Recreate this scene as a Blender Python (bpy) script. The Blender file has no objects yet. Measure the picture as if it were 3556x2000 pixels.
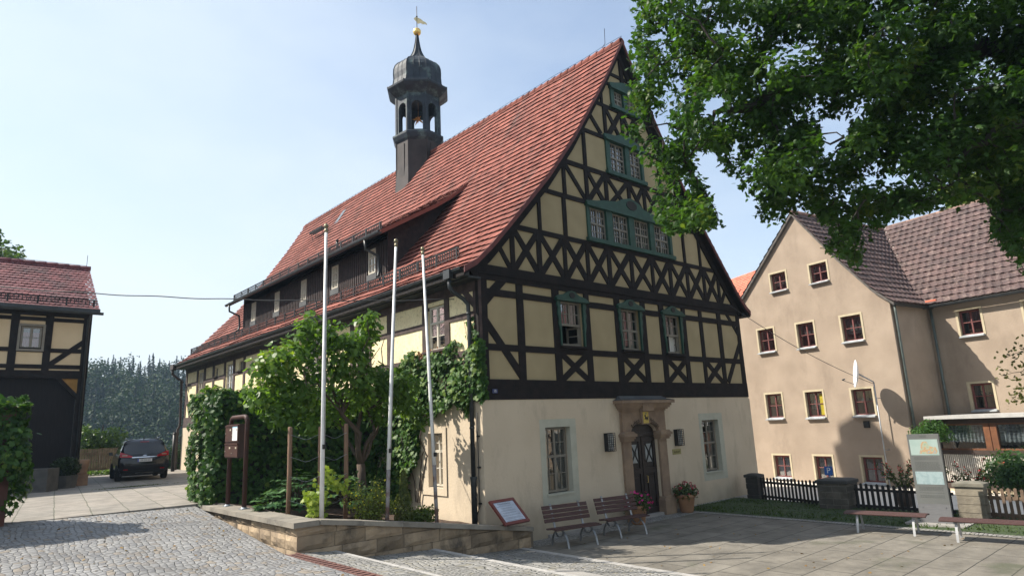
import bpy, math, random
import numpy as np
from mathutils import Vector, Matrix
from mathutils.geometry import tessellate_polygon
R = math.radians
rnd = random.Random(7); nrg = np.random.default_rng(11)
scn = bpy.context.scene
COL = scn.collection
# ------------------------------------------------------------ camera
CAM = np.array([-10.3722, -12.8626, 2.25]); YAW, PIT, ROL, FPX = 0.7316, 0.2080, -0.0446, 2251.1
fw = np.array([math.sin(YAW)*math.cos(PIT), math.cos(YAW)*math.cos(PIT), math.sin(PIT)])
r0 = np.array([math.cos(YAW), -math.sin(YAW), 0]); u0 = np.cross(r0, fw)
rt = math.cos(ROL)*r0 + math.sin(ROL)*u0; up = -math.sin(ROL)*r0 + math.cos(ROL)*u0
cd = bpy.data.cameras.new('camera'); cam = bpy.data.objects.new('camera', cd); COL.objects.link(cam)
cd.sensor_width = 36; cd.lens = FPX/3556*36; cd.clip_end = 4000; cd.clip_start = .1
M = Matrix.Identity(4)
for i in range(3):
    M[i][0], M[i][1], M[i][2], M[i][3] = rt[i], up[i], -fw[i], CAM[i]
cam.matrix_world = M; scn.camera = cam
# ------------------------------------------------------------ light
SUNV = np.array([-.735, .70, 1.0]); SUNV /= np.linalg.norm(SUNV)
EL = math.asin(SUNV[2]); AZ = math.atan2(SUNV[0], SUNV[1])
w = bpy.data.worlds.new('World'); scn.world = w; w.use_nodes = True
nt = w.node_tree; N = nt.nodes; bg = N['Background']
sky = N.new('ShaderNodeTexSky'); sky.sky_type = 'NISHITA'; sky.sun_disc = False
sky.sun_elevation = EL; sky.sun_rotation = AZ; sky.dust_density = 1.6; sky.air_density = 1.0; sky.ozone_density = 1.4
tc = N.new('ShaderNodeTexCoord'); mp = N.new('ShaderNodeMapping'); mp.inputs['Scale'].default_value = (1, 1, 2.2); mp.inputs['Rotation'].default_value = (.2, .5, .4)
nz = N.new('ShaderNodeTexNoise'); nz.inputs['Scale'].default_value = 1.5; nz.inputs['Detail'].default_value = 7; nz.inputs['Roughness'].default_value = .55
sxyz = N.new('ShaderNodeSeparateXYZ'); L = nt.links
def math_(op, a, b):
    m = N.new('ShaderNodeMath'); m.operation = op
    for k, q in enumerate((a, b)):
        if hasattr(q, 'is_output'): L.new(q, m.inputs[k])
        else: m.inputs[k].default_value = q
    return m.outputs[0]
L.new(tc.outputs['Generated'], mp.inputs[0]); L.new(mp.outputs[0], nz.inputs[0]); L.new(tc.outputs['Generated'], sxyz.inputs[0])
hz_ = math_('POWER', math_('SUBTRACT', 1., math_('MAXIMUM', sxyz.outputs[2], 0.)), 3.2)      # milky towards the horizon
lf_ = math_('MULTIPLY', math_('SUBTRACT', .6, sxyz.outputs[0]), .16)                            # thin veil is denser on the west side
cl_ = math_('MULTIPLY', math_('SUBTRACT', nz.outputs[0], .5), 1.1)
fac = N.new('ShaderNodeClamp'); L.new(math_('ADD', math_('ADD', math_('MULTIPLY', hz_, .75), lf_), math_('ADD', cl_, .32)), fac.inputs[0]); fac.inputs[1].default_value = .05; fac.inputs[2].default_value = .93
mx = N.new('ShaderNodeMixRGB'); mx.inputs[2].default_value = (5.7, 6.25, 6.6, 1)
sb_ = N.new('ShaderNodeMixRGB'); sb_.blend_type = 'MULTIPLY'; sb_.inputs[0].default_value = 1; sb_.inputs[2].default_value = (1.25, 1.3, 1.35, 1)
L.new(sky.outputs[0], sb_.inputs[1]); L.new(sb_.outputs[0], mx.inputs[1]); L.new(fac.outputs[0], mx.inputs[0]); L.new(mx.outputs[0], bg.inputs[0])
bg.inputs[1].default_value = .085
sd = bpy.data.lights.new('sun', 'SUN'); sd.energy = 4.8; sd.angle = R(.55); sd.color = (1, .93, .82)
so = bpy.data.objects.new('sun', sd); COL.objects.link(so); so.location = (-20, 17, 40)
so.rotation_euler = Vector(SUNV).to_track_quat('Z', 'Y').to_euler()
scn.view_settings.view_transform = 'Standard'; scn.view_settings.look = 'None'; scn.view_settings.gamma = 1
scn.view_settings.exposure = .95
scn.cycles.max_bounces = 6; scn.cycles.transparent_max_bounces = 12
# ------------------------------------------------------------ materials
def newmat(name):
    m = bpy.data.materials.new(name); m.use_nodes = True
    return m, m.node_tree.nodes, m.node_tree.links, m.node_tree.nodes['Principled BSDF']
def ramp(N, stops):
    r = N.new('ShaderNodeValToRGB'); e = r.color_ramp.elements
    while len(e) < len(stops): e.new(.5)
    for k, (p, c) in enumerate(stops):
        e[k].position = p; e[k].color = (*c, 1)
    return r
def sc(c, k): return tuple(x*k for x in c)
def pm(name, c1, c2=None, scale=3., rough=.8, bump=.0, bscale=None, metal=0., tint=0., detail=6, contrast=(.35, .65), spec=None, stretch=(1, 1, 1), stain=None, stscale=.7, base=None, ststretch=None):
    """noise-mixed colour, optional per-face tint attribute, optional stain colour"""
    m, N, L, b = newmat(name)
    c2 = c2 or sc(c1, .75)
    tc = N.new('ShaderNodeTexCoord'); mp = N.new('ShaderNodeMapping'); mp.inputs['Scale'].default_value = stretch
    L.new(tc.outputs['Object'], mp.inputs[0])
    nz = N.new('ShaderNodeTexNoise'); nz.inputs['Scale'].default_value = scale; nz.inputs['Detail'].default_value = detail
    L.new(mp.outputs[0], nz.inputs[0])
    rp = ramp(N, [(contrast[0], c2), (contrast[1], c1)]); L.new(nz.outputs[0], rp.inputs[0])
    out = rp.outputs[0]
    if stain:
        n2 = N.new('ShaderNodeTexNoise'); n2.inputs['Scale'].default_value = stscale; n2.inputs['Detail'].default_value = 9; n2.inputs['Roughness'].default_value = .7
        m2_ = N.new('ShaderNodeMapping'); m2_.inputs['Scale'].default_value = ststretch or stretch; L.new(tc.outputs['Object'], m2_.inputs[0]); L.new(m2_.outputs[0], n2.inputs[0]); r2 = ramp(N, [(.52, (0, 0, 0)), (.68, (.8, .8, .8))]); L.new(n2.outputs[0], r2.inputs[0])
        mm = N.new('ShaderNodeMixRGB'); mm.inputs[2].default_value = (*stain, 1); L.new(r2.outputs[0], mm.inputs[0]); L.new(out, mm.inputs[1]); out = mm.outputs[0]
    if base:      # splash dirt along the foot of a wall: (local z where it fades out, colour)
        sx_ = N.new('ShaderNodeSeparateXYZ'); L.new(tc.outputs['Object'], sx_.inputs[0]); nb_ = N.new('ShaderNodeTexNoise'); nb_.inputs['Scale'].default_value = 2.2; nb_.inputs['Detail'].default_value = 8; L.new(tc.outputs['Object'], nb_.inputs[0])
        mz = N.new('ShaderNodeMath'); mz.operation = 'MULTIPLY_ADD'; mz.inputs[1].default_value = -.9; L.new(nb_.outputs[0], mz.inputs[0]); L.new(sx_.outputs[2], mz.inputs[2])
        rz_ = ramp(N, [(0., (.75,)*3), (1., (0, 0, 0))]); mr_ = N.new('ShaderNodeMapRange'); mr_.inputs[1].default_value = base[0]-.75; mr_.inputs[2].default_value = base[0]; L.new(mz.outputs[0], mr_.inputs[0]); L.new(mr_.outputs[0], rz_.inputs[0])
        mb_ = N.new('ShaderNodeMixRGB'); mb_.inputs[2].default_value = (*base[1], 1); L.new(rz_.outputs[0], mb_.inputs[0]); L.new(out, mb_.inputs[1]); out = mb_.outputs[0]
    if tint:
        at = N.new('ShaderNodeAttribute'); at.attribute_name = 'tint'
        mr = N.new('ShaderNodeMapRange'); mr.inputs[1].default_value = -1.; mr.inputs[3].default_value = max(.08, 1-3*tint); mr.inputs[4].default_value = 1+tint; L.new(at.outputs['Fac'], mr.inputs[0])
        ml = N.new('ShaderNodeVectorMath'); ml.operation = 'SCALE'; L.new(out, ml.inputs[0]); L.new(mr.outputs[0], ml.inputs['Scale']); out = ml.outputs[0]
    L.new(out, b.inputs['Base Color'])
    b.inputs['Roughness'].default_value = rough; b.inputs['Metallic'].default_value = metal
    if spec is not None: b.inputs['Specular IOR Level'].default_value = spec
    if bump:
        bp = N.new('ShaderNodeBump'); bp.inputs['Strength'].default_value = bump; bp.inputs['Distance'].default_value = .02
        nb = N.new('ShaderNodeTexNoise'); nb.inputs['Scale'].default_value = bscale or scale*6; nb.inputs['Detail'].default_value = 4; L.new(mp.outputs[0], nb.inputs[0])
        L.new(nb.outputs[0], bp.inputs['Height']); L.new(bp.outputs[0], b.inputs['Normal'])
    return m
def leafmat(name, c1, c2, c3=None, trans=.35, rough=.45):
    m, N, L, b = newmat(name)
    at = N.new('ShaderNodeAttribute'); at.attribute_name = 'tint'
    st = [(0., c1), (.85, c2)] + ([(.97, c3)] if c3 else [])
    rp = ramp(N, st); L.new(at.outputs['Fac'], rp.inputs[0]); L.new(rp.outputs[0], b.inputs['Base Color']); b.inputs['Roughness'].default_value = rough
    b.inputs['Specular IOR Level'].default_value = .22
    tr = N.new('ShaderNodeBsdfTranslucent'); mu = N.new('ShaderNodeMixRGB'); mu.blend_type = 'MULTIPLY'; mu.inputs[0].default_value = 1; mu.inputs[2].default_value = (1.7, 1.8, .55, 1)
    L.new(rp.outputs[0], mu.inputs[1]); L.new(mu.outputs[0], tr.inputs[0])
    mx = N.new('ShaderNodeMixShader'); mx.inputs[0].default_value = trans
    L.new(b.outputs[0], mx.inputs[1]); L.new(tr.outputs[0], mx.inputs[2]); L.new(mx.outputs[0], N['Material Output'].inputs[0])
    return m
def glassmat(name, tintc=(.75, .8, .8), refl=.16):
    m, N, L, b = newmat(name); N.remove(b)
    lw = N.new('ShaderNodeFresnel'); lw.inputs[0].default_value = 1.5
    ad = N.new('ShaderNodeMath'); ad.operation = 'ADD'; ad.inputs[1].default_value = refl; ad.use_clamp = True; L.new(lw.outputs[0], ad.inputs[0])
    t = N.new('ShaderNodeBsdfTransparent'); t.inputs[0].default_value = (*tintc, 1)
    g = N.new('ShaderNodeBsdfGlossy'); g.inputs[1].default_value = .03; g.inputs[0].default_value = (.9, .9, .9, 1)
    nz = N.new('ShaderNodeTexNoise'); nz.inputs['Scale'].default_value = 3; tcc = N.new('ShaderNodeTexCoord'); L.new(tcc.outputs['Object'], nz.inputs[0])
    bp = N.new('ShaderNodeBump'); bp.inputs['Strength'].default_value = .12; bp.inputs['Distance'].default_value = .03; L.new(nz.outputs[0], bp.inputs['Height']); L.new(bp.outputs[0], g.inputs['Normal'])
    mx = N.new('ShaderNodeMixShader'); L.new(ad.outputs[0], mx.inputs[0]); L.new(t.outputs[0], mx.inputs[1]); L.new(g.outputs[0], mx.inputs[2]); L.new(mx.outputs[0], N['Material Output'].inputs[0])
    return m
def brickmat(name, c1, c2, mortar, bw, bh, ms=.02, rough=.85, bump=.5, noise=.5, vec='xy', off=.5, distort=.0, moss=None, mossat=.6, rot=0, nscale=2.5):
    m, N, L, b = newmat(name)
    tc = N.new('ShaderNodeTexCoord'); sx = N.new('ShaderNodeSeparateXYZ'); cb = N.new('ShaderNodeCombineXYZ'); L.new(tc.outputs['Object'], sx.inputs[0])
    L.new(sx.outputs['xyz'.index(vec[0])], cb.inputs[0]); L.new(sx.outputs['xyz'.index(vec[1])], cb.inputs[1])
    mp = N.new('ShaderNodeMapping'); mp.inputs['Rotation'].default_value = (0, 0, rot); L.new(cb.outputs[0], mp.inputs[0]); v = mp.outputs[0]
    if distort:
        nd = N.new('ShaderNodeTexNoise'); nd.inputs['Scale'].default_value = 1.3; L.new(v, nd.inputs[0])
        s1 = N.new('ShaderNodeVectorMath'); s1.operation = 'SUBTRACT'; s1.inputs[1].default_value = (.5, .5, .5); L.new(nd.outputs['Color'], s1.inputs[0])
        s2 = N.new('ShaderNodeVectorMath'); s2.operation = 'SCALE'; s2.inputs['Scale'].default_value = distort; L.new(s1.outputs[0], s2.inputs[0])
        s3 = N.new('ShaderNodeVectorMath'); s3.operation = 'ADD'; L.new(v, s3.inputs[0]); L.new(s2.outputs[0], s3.inputs[1]); v = s3.outputs[0]
    br = N.new('ShaderNodeTexBrick'); br.inputs['Scale'].default_value = 1; br.inputs['Brick Width'].default_value = bw; br.inputs['Row Height'].default_value = bh
    br.inputs['Mortar Size'].default_value = ms; br.inputs['Mortar Smooth'].default_value = .3; br.offset = off; br.inputs['Bias'].default_value = 0
    br.inputs['Color1'].default_value = (*c1, 1); br.inputs['Color2'].default_value = (*c2, 1); br.inputs['Mortar'].default_value = (*mortar, 1); L.new(v, br.inputs[0])
    nz = N.new('ShaderNodeTexNoise'); nz.inputs['Scale'].default_value = nscale; nz.inputs['Detail'].default_value = 8; nz.inputs['Roughness'].default_value = .65; L.new(tc.outputs['Object'], nz.inputs[0])
    rp = ramp(N, [(.3, (1-noise,)*3), (.7, (1+noise*.35,)*3)]); L.new(nz.outputs[0], rp.inputs[0])
    mu = N.new('ShaderNodeMixRGB'); mu.blend_type = 'MULTIPLY'; mu.inputs[0].default_value = 1; L.new(br.outputs[0], mu.inputs[1]); L.new(rp.outputs[0], mu.inputs[2]); out = mu.outputs[0]
    if moss:
        n2 = N.new('ShaderNodeTexNoise'); n2.inputs['Scale'].default_value = .9; n2.inputs['Detail'].default_value = 8; L.new(tc.outputs['Object'], n2.inputs[0])
        r2 = ramp(N, [(mossat, (0, 0, 0)), (mossat+.15, (.85,)*3)]); L.new(n2.outputs[0], r2.inputs[0])
        mm = N.new('ShaderNodeMixRGB'); mm.inputs[2].default_value = (*moss, 1); L.new(r2.outputs[0], mm.inputs[0]); L.new(out, mm.inputs[1]); out = mm.outputs[0]
    L.new(out, b.inputs['Base Color']); b.inputs['Roughness'].default_value = rough
    bp = N.new('ShaderNodeBump'); bp.inputs['Strength'].default_value = bump; bp.inputs['Distance'].default_value = .03
    ma = N.new('ShaderNodeMath'); ma.operation = 'MULTIPLY_ADD'; ma.inputs[1].default_value = -1.; L.new(br.outputs['Fac'], ma.inputs[0])
    n3 = N.new('ShaderNodeTexNoise'); n3.inputs['Scale'].default_value = 9; n3.inputs['Detail'].default_value = 6; L.new(tc.outputs['Object'], n3.inputs[0]); L.new(n3.outputs[0], ma.inputs[2])
    L.new(ma.outputs[0], bp.inputs['Height']); L.new(bp.outputs[0], b.inputs['Normal'])
    return m
def cobblemat(name, size, cA, cB, joint, warm, stretch=(1, 1, 1), moss=None, rot=0., rnds=.42, jw=.075):
    m, N, L, b = newmat(name)
    tc = N.new('ShaderNodeTexCoord'); mp = N.new('ShaderNodeMapping'); mp.inputs['Scale'].default_value = stretch; mp.inputs['Rotation'].default_value = (0, 0, rot); L.new(tc.outputs['Object'], mp.inputs[0])
    v1 = N.new('ShaderNodeTexVoronoi'); v1.feature = 'F1'; v1.voronoi_dimensions = '2D'; v1.inputs['Scale'].default_value = 1/size; v1.inputs['Randomness'].default_value = rnds
    v2 = N.new('ShaderNodeTexVoronoi'); v2.feature = 'DISTANCE_TO_EDGE'; v2.voronoi_dimensions = '2D'; v2.inputs['Scale'].default_value = 1/size; v2.inputs['Randomness'].default_value = rnds
    nd = N.new('ShaderNodeTexNoise'); nd.inputs['Scale'].default_value = .9; nd.inputs['Detail'].default_value = 3; L.new(tc.outputs['Object'], nd.inputs[0])
    sv = N.new('ShaderNodeVectorMath'); sv.operation = 'MULTIPLY_ADD'; sv.inputs[1].default_value = (.55, .55, 0); L.new(nd.outputs['Color'], sv.inputs[0]); L.new(mp.outputs[0], sv.inputs[2])
    L.new(sv.outputs[0], v1.inputs['Vector']); L.new(sv.outputs[0], v2.inputs['Vector'])
    sx = N.new('ShaderNodeSeparateColor'); L.new(v1.outputs['Color'], sx.inputs[0])
    rp = ramp(N, [(.0, cA), (.45, sc(cA, 1.12)), (.8, cB), (.97, warm)]); L.new(sx.outputs[0], rp.inputs[0])
    nz = N.new('ShaderNodeTexNoise'); nz.inputs['Scale'].default_value = 1.1; nz.inputs['Detail'].default_value = 8; L.new(tc.outputs['Object'], nz.inputs[0])
    r2 = ramp(N, [(.3, (.72,)*3), (.7, (1.12,)*3)]); L.new(nz.outputs[0], r2.inputs[0])
    mu = N.new('ShaderNodeMixRGB'); mu.blend_type = 'MULTIPLY'; mu.inputs[0].default_value = 1; L.new(rp.outputs[0], mu.inputs[1]); L.new(r2.outputs[0], mu.inputs[2])
    ej = ramp(N, [(jw*.2, (.95, .95, .95)), (jw, (0, 0, 0))]); L.new(v2.outputs['Distance'], ej.inputs[0])
    jm = N.new('ShaderNodeMixRGB'); L.new(ej.outputs[0], jm.inputs[0]); L.new(mu.outputs[0], jm.inputs[1]); jm.inputs[2].default_value = (*joint, 1)
    L.new(jm.outputs[0], b.inputs['Base Color']); b.inputs['Roughness'].default_value = .75
    hr = ramp(N, [(0, (0, 0, 0)), (.1, (.7,)*3), (.4, (1, 1, 1))]); L.new(v2.outputs['Distance'], hr.inputs[0])
    ad = N.new('ShaderNodeMath'); ad.operation = 'MULTIPLY_ADD'; ad.inputs[1].default_value = .35; L.new(sx.outputs[1], ad.inputs[0]); L.new(hr.outputs[0], ad.inputs[2])
    bp = N.new('ShaderNodeBump'); bp.inputs['Strength'].default_value = .9; bp.inputs['Distance'].default_value = .022; L.new(ad.outputs[0], bp.inputs['Height']); L.new(bp.outputs[0], b.inputs['Normal'])
    return m
# ------------------------------------------------------------ mesh builder
class Fr:
    def __init__(s, o, u, v=(0, 0, 1), n=None):
        s.o = np.array(o, float); s.u = np.array(u, float); s.v = np.array(v, float)
        s.n = np.array(n, float) if n is not None else np.cross(s.u, s.v)
    def p(s, a, b, c=0.): return s.o + a*s.u + b*s.v + c*s.n
W0 = Fr((0, 0, 0), (1, 0, 0), (0, 1, 0), (0, 0, 1))
WLOC = {}
class MB:
    def __init__(s): s.v = []; s.f = []; s.mi = []; s.t = []; s.cur = 0; s.tint = .5; s.big = []; s.sm = []; s.soft = False
    def vs(s, pts):
        k = len(s.v); s.v.extend([tuple(map(float, p)) for p in pts]); return list(range(k, k+len(pts)))
    def face(s, idx): s.f.append(tuple(idx)); s.mi.append(s.cur); s.t.append(s.tint); s.sm.append(s.soft)
    def poly(s, pts): s.face(s.vs(pts))
    def box(s, fr, a0, a1, b0, b1, c0, c1):
        q = s.vs([fr.p(a, b, c) for c in (c0, c1) for b in (b0, b1) for a in (a0, a1)])
        for f in ((0, 2, 3, 1), (4, 5, 7, 6), (0, 1, 5, 4), (2, 6, 7, 3), (0, 4, 6, 2), (1, 3, 7, 5)): s.face([q[i] for i in f])
    def prism(s, fr, pts, c0, c1):
        n = len(pts); A = s.vs([fr.p(a, b, c0) for a, b in pts]); B = s.vs([fr.p(a, b, c1) for a, b in pts])
        s.face(B); s.face(A[::-1])
        for i in range(n): j = (i+1) % n; s.face((A[i], A[j], B[j], B[i]))
    def bar(s, fr, p, q, w, c0, c1, jit=.1):
        p = np.array(p, float); q = np.array(q, float); d = q-p; d /= np.linalg.norm(d); t = np.array([-d[1], d[0]])
        w1 = w*(1+rnd.uniform(-jit, jit)); w2 = w*(1+rnd.uniform(-jit, jit)); m = (p+q)/2+t*rnd.uniform(-jit, jit)*w*.4; wm = (w1+w2)/2*(1+rnd.uniform(-jit, jit)*.5)
        s.prism(fr, [p-t*w1/2, m-t*wm/2, q-t*w2/2, q+t*w2/2, m+t*wm/2, p+t*w1/2], c0, c1)
    def tube(s, pts, r, n=8, cap=True):
        pts = [np.array(p, float) for p in pts]; rr = r if hasattr(r, '__len__') else [r]*len(pts); rings = []
        prev = None
        for i, p in enumerate(pts):
            d = (pts[min(i+1, len(pts)-1)]-pts[max(i-1, 0)]); d /= np.linalg.norm(d)+1e-9
            a = np.cross(d, (0, 0, 1)) if abs(d[2]) < .95 else np.cross(d, (1, 0, 0))
            if prev is not None:
                a = prev-d*(prev@d)
            a /= np.linalg.norm(a)+1e-9; b = np.cross(d, a); prev = a
            rings.append(s.vs([p+rr[i]*(math.cos(2*math.pi*k/n)*a+math.sin(2*math.pi*k/n)*b) for k in range(n)]))
        s.soft = n >= 6
        for A, B in zip(rings, rings[1:]):
            for k in range(n): j = (k+1) % n; s.face((A[k], A[j], B[j], B[k]))
        s.soft = False
        if cap: s.face(rings[0][::-1]); s.face(rings[-1])
    def lathe(s, c, prof, n=16, rot=0., cap=True):
        c = np.array(c, float); rings = []
        for r, z in prof:
            rings.append(s.vs([c+np.array([r*math.cos(rot+2*math.pi*k/n), r*math.sin(rot+2*math.pi*k/n), z]) for k in range(n)]))
        s.soft = n >= 14
        for A, B in zip(rings, rings[1:]):
            for k in range(n): j = (k+1) % n; s.face((A[k], A[j], B[j], B[k]))
        s.soft = False
        if cap: s.face(rings[0][::-1]); s.face(rings[-1])
    def holed(s, fr, outer, holes, c=0., reveal=0., niche=0., nm=None, rm=None):
        """flat wall with holes; reveal sides go inwards, then a dark niche"""
        loops = [outer]+holes; P = [p for lp in loops for p in lp]
        tris = tessellate_polygon([[Vector((a, b, 0)) for a, b in lp] for lp in loops])
        ids = s.vs([fr.p(a, b, c) for a, b in P])
        for t in tris:
            A, B, C_ = [np.array(P[i]) for i in t]
            if (B[0]-A[0])*(C_[1]-A[1])-(B[1]-A[1])*(C_[0]-A[0]) < 0: t = t[::-1]
            s.face([ids[i] for i in t])
        k0 = s.cur
        for h in holes:
            n = len(h)
            if rm is not None: s.cur = rm
            for i in range(n):
                p, q = h[i], h[(i+1) % n]
                s.poly([fr.p(*p, c), fr.p(*q, c), fr.p(*q, c-reveal), fr.p(*p, c-reveal)])
            if niche:
                s.cur = nm
                for i in range(n):
                    p, q = h[i], h[(i+1) % n]
                    s.poly([fr.p(*p, c-reveal), fr.p(*q, c-reveal), fr.p(*q, c-reveal-niche), fr.p(*p, c-reveal-niche)])
                s.poly([fr.p(*p, c-reveal-niche) for p in h])
            s.cur = k0
    def add(s, V, Fs, tints=None):
        """bulk numpy: V (n,3), Fs list of index arrays (m,k)"""
        s.big.append((np.asarray(V, np.float32), Fs, tints))
    def build(s, name, mats, parent=None, loc=None, smooth=False, **props):
        org = np.array(WLOC.get(parent.name, (0, 0, 0)) if parent else (loc if loc is not None else (0, 0, 0)), float)
        V = [np.array(s.v, np.float64).reshape(-1, 3)]; n = len(s.v)
        lt = [len(f) for f in s.f]; li = [i for f in s.f for i in f]; mi = list(s.mi); tt = list(s.t)
        LI = [np.array(li, np.int32)]; LT = [np.array(lt, np.int32)]; MI = [np.array(mi, np.int32)]; TT = [np.array(tt, np.float32)]
        for bv, Fs, tn in s.big:
            V.append(bv)
            for q, (fa, mat_i) in enumerate(Fs):
                LI.append((fa+n).ravel().astype(np.int32)); LT.append(np.full(len(fa), fa.shape[1], np.int32)); MI.append(np.full(len(fa), mat_i, np.int32))
                TT.append(np.full(len(fa), .5, np.float32) if tn is None else tn[q].astype(np.float32))
            n += len(bv)
        V = np.concatenate(V)-org; LI = np.concatenate(LI); LT = np.concatenate(LT); MI = np.concatenate(MI); TT = np.concatenate(TT)
        me = bpy.data.meshes.new(name); me.vertices.add(len(V)); me.vertices.foreach_set('co', V.astype(np.float32).ravel())
        me.loops.add(len(LI)); me.loops.foreach_set('vertex_index', LI)
        me.polygons.add(len(LT)); me.polygons.foreach_set('loop_start', np.concatenate([[0], np.cumsum(LT)[:-1]]).astype(np.int32)); me.polygons.foreach_set('loop_total', LT)
        me.polygons.foreach_set('material_index', MI)
        me.polygons.foreach_set('use_smooth', np.concatenate([np.array(s.sm, bool), np.zeros(len(LT)-len(s.sm), bool)]) | bool(smooth))
        at = me.attributes.new('tint', 'FLOAT', 'FACE'); at.data.foreach_set('value', TT)
        me.update(calc_edges=True)
        for m in (mats if isinstance(mats, (list, tuple)) else [mats]): me.materials.append(m)
        o = bpy.data.objects.new(name, me); COL.objects.link(o)
        if parent: o.parent = parent; WLOC[o.name] = tuple(org)
        else: o.location = org; WLOC[o.name] = tuple(org)
        for k, val in props.items(): o[k] = val
        return o
def thing(name, label, cat, loc=(0, 0, 0), group=None, rotz=0.):
    o = bpy.data.objects.new(name, None); COL.objects.link(o); o.location = loc; o.rotation_euler = (0, 0, rotz); o.empty_display_size = .3
    o['label'] = label; o['category'] = cat
    if group: o['group'] = group
    WLOC[o.name] = tuple(loc) if rotz == 0 else (0, 0, 0)
    return o
def tag(o, label, cat, group=None):
    o['label'] = label; o['category'] = cat
    if group: o['group'] = group
    return o
def kids(o): return [c for c in bpy.data.objects if c.parent == o]
def dup(root, loc, rotz=0., label=None, scale=None):
    r = root.copy(); COL.objects.link(r); r.location = loc; r.rotation_euler = (0, 0, rotz)
    if scale: r.scale = (scale,)*3
    if label: r['label'] = label
    for ch in kids(root):
        c = ch.copy(); COL.objects.link(c); c.parent = r
        for g in kids(ch):
            d = g.copy(); COL.objects.link(d); d.parent = c
    return r
def text_into(mb, body, fr, a, b, size, c, squash=1., align='CENTER', arc=None):
    cu = bpy.data.curves.new('t', 'FONT'); cu.body = body; cu.size = size; cu.align_x = align; cu.align_y = 'CENTER'; cu.resolution_u = 3
    o = bpy.data.objects.new('t', cu); COL.objects.link(o)
    dg = bpy.context.evaluated_depsgraph_get(); me = bpy.data.meshes.new_from_object(o.evaluated_get(dg))
    P = [(v.co.x*squash, v.co.y) for v in me.vertices]
    if arc:   # bend along a circle: centre (0,-arc)
        P = [((arc+y)*math.sin((x+a)/arc), (arc+y)*math.cos((x+a)/arc)-arc) for x, y in P]; ids = mb.vs([fr.p(x, b+y, c) for x, y in P])
    else: ids = mb.vs([fr.p(a+x, b+y, c) for x, y in P])
    for p in me.polygons: mb.face([ids[i] for i in p.vertices])
    bpy.data.objects.remove(o); bpy.data.meshes.remove(me); bpy.data.curves.remove(cu)
# ------------------------------------------------------------ foliage
def tpl(pts): return np.array(pts, float)
OAK = tpl([(0, -.5), (.12, -.3), (.10, -.15), (.30, -.08), (.18, .06), (.36, .18), (.2, .28), (.24, .42), (0, .5), (-.22, .4), (-.2, .27), (-.36, .16), (-.18, .05), (-.3, -.1), (-.1, -.16), (-.12, -.3)])
IVY = tpl([(0, .5), (-.3, .42), (-.5, .25), (-.3, .05), (-.42, -.2), (-.16, -.16), (0, -.5), (.16, -.16), (.42, -.2), (.3, .05), (.5, .25), (.3, .42)])
OVAL = tpl([(0, .5), (-.22, .3), (-.3, .05), (-.2, -.25), (0, -.5), (.2, -.25), (.3, .05), (.22, .3)])
LANCE = tpl([(0, .5), (-.11, .2), (-.1, -.15), (0, -.5), (.1, -.15), (.11, .2)])
QUAD = tpl([(0, .5), (-.32, 0), (0, -.5), (.32, 0)])
def leaves(mb, P, nrm, size, shape, droop=.3, mat_i=0, tint=None, rj=.6, fold=.25, down=None):
    """P (n,3) positions, nrm (n,3) preferred normals; leaf tip falls along -up"""
    n = len(P); P = np.asarray(P, float)
    nr = np.asarray(nrm, float)+nrg.normal(0, rj, (n, 3)); nr /= np.linalg.norm(nr, axis=1, keepdims=True)+1e-9
    dn = np.tile(np.array([0, 0, -1.]), (n, 1)) if down is None else down
    tip = dn*droop+nrg.normal(0, .55, (n, 3)); tip -= nr*(tip*nr).sum(1, keepdims=True); tip /= np.linalg.norm(tip, axis=1, keepdims=True)+1e-9
    sd_ = np.cross(nr, tip); s = size*nrg.uniform(.65, 1.25, n)
    k = len(shape); X = shape[:, 0]; Y = -shape[:, 1]
    V = P[:, None]+s[:, None, None]*(X[None, :, None]*sd_[:, None]+Y[None, :, None]*tip[:, None]-(fold*np.abs(X)+.22*np.maximum(Y, 0)**1.5)[None, :, None]*nr[:, None])
    F = np.arange(n*k).reshape(n, k)
    t = nrg.uniform(0, 1, n) if tint is None else np.clip(tint+nrg.normal(0, .15, n), 0, 1)
    mb.add(V.reshape(-1, 3), [(F, mat_i)], [t])
def clump(c, rad, n, squash=(1, 1, .8), shell=.5):
    d = nrg.normal(0, 1, (n, 3)); d /= np.linalg.norm(d, axis=1, keepdims=True); r = nrg.uniform(0, 1, n)**shell
    return np.asarray(c)+d*r[:, None]*rad*np.array(squash), d
# ------------------------------------------------------------ shared materials
MT = {}
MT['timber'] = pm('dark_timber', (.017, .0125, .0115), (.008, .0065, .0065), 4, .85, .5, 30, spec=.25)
MT['timber_warm'] = pm('sun_tone_timber', (.075, .048, .042), (.035, .022, .020), 5, .85, .5, 30)  # lighter brown copy of the dark timber, sunlit tone put into the colour
MT['infill'] = pm('cream_plaster_shade_tone', (.355, .285, .165), (.305, .245, .138), 1.4, .9, .25, 22)  # darker copy of the infill, shade on the gable put into the colour
MT['infill_lit'] = pm('cream_plaster_sun_tone_cracked', (.80, .69, .43), (.70, .58, .35), 2.2, .9, .35, 30, stain=(.30, .22, .13), stscale=11)  # lighter copy of the infill, sun put into the colour; crack speckle on top
MT['plaster'] = pm('ground_floor_plaster', (.56, .465, .345), (.50, .41, .30), .6, .92, .3, 16, stain=(.40, .33, .245), stscale=1.6, detail=10, ststretch=(1, 1, .35), base=(.28, (.27, .235, .175)))
MT['stoneband'] = pm('grey_green_paint', (.43, .42, .34), (.37, .36, .29), 3, .9, .2, 20)
MT['sand'] = pm('sandstone', (.27, .19, .125), (.19, .13, .09), 2.5, .9, .4, 18)
MT['lead'] = pm('lead_sheet', (.075, .078, .078), (.05, .05, .052), 2, .6, .3, 9)
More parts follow.
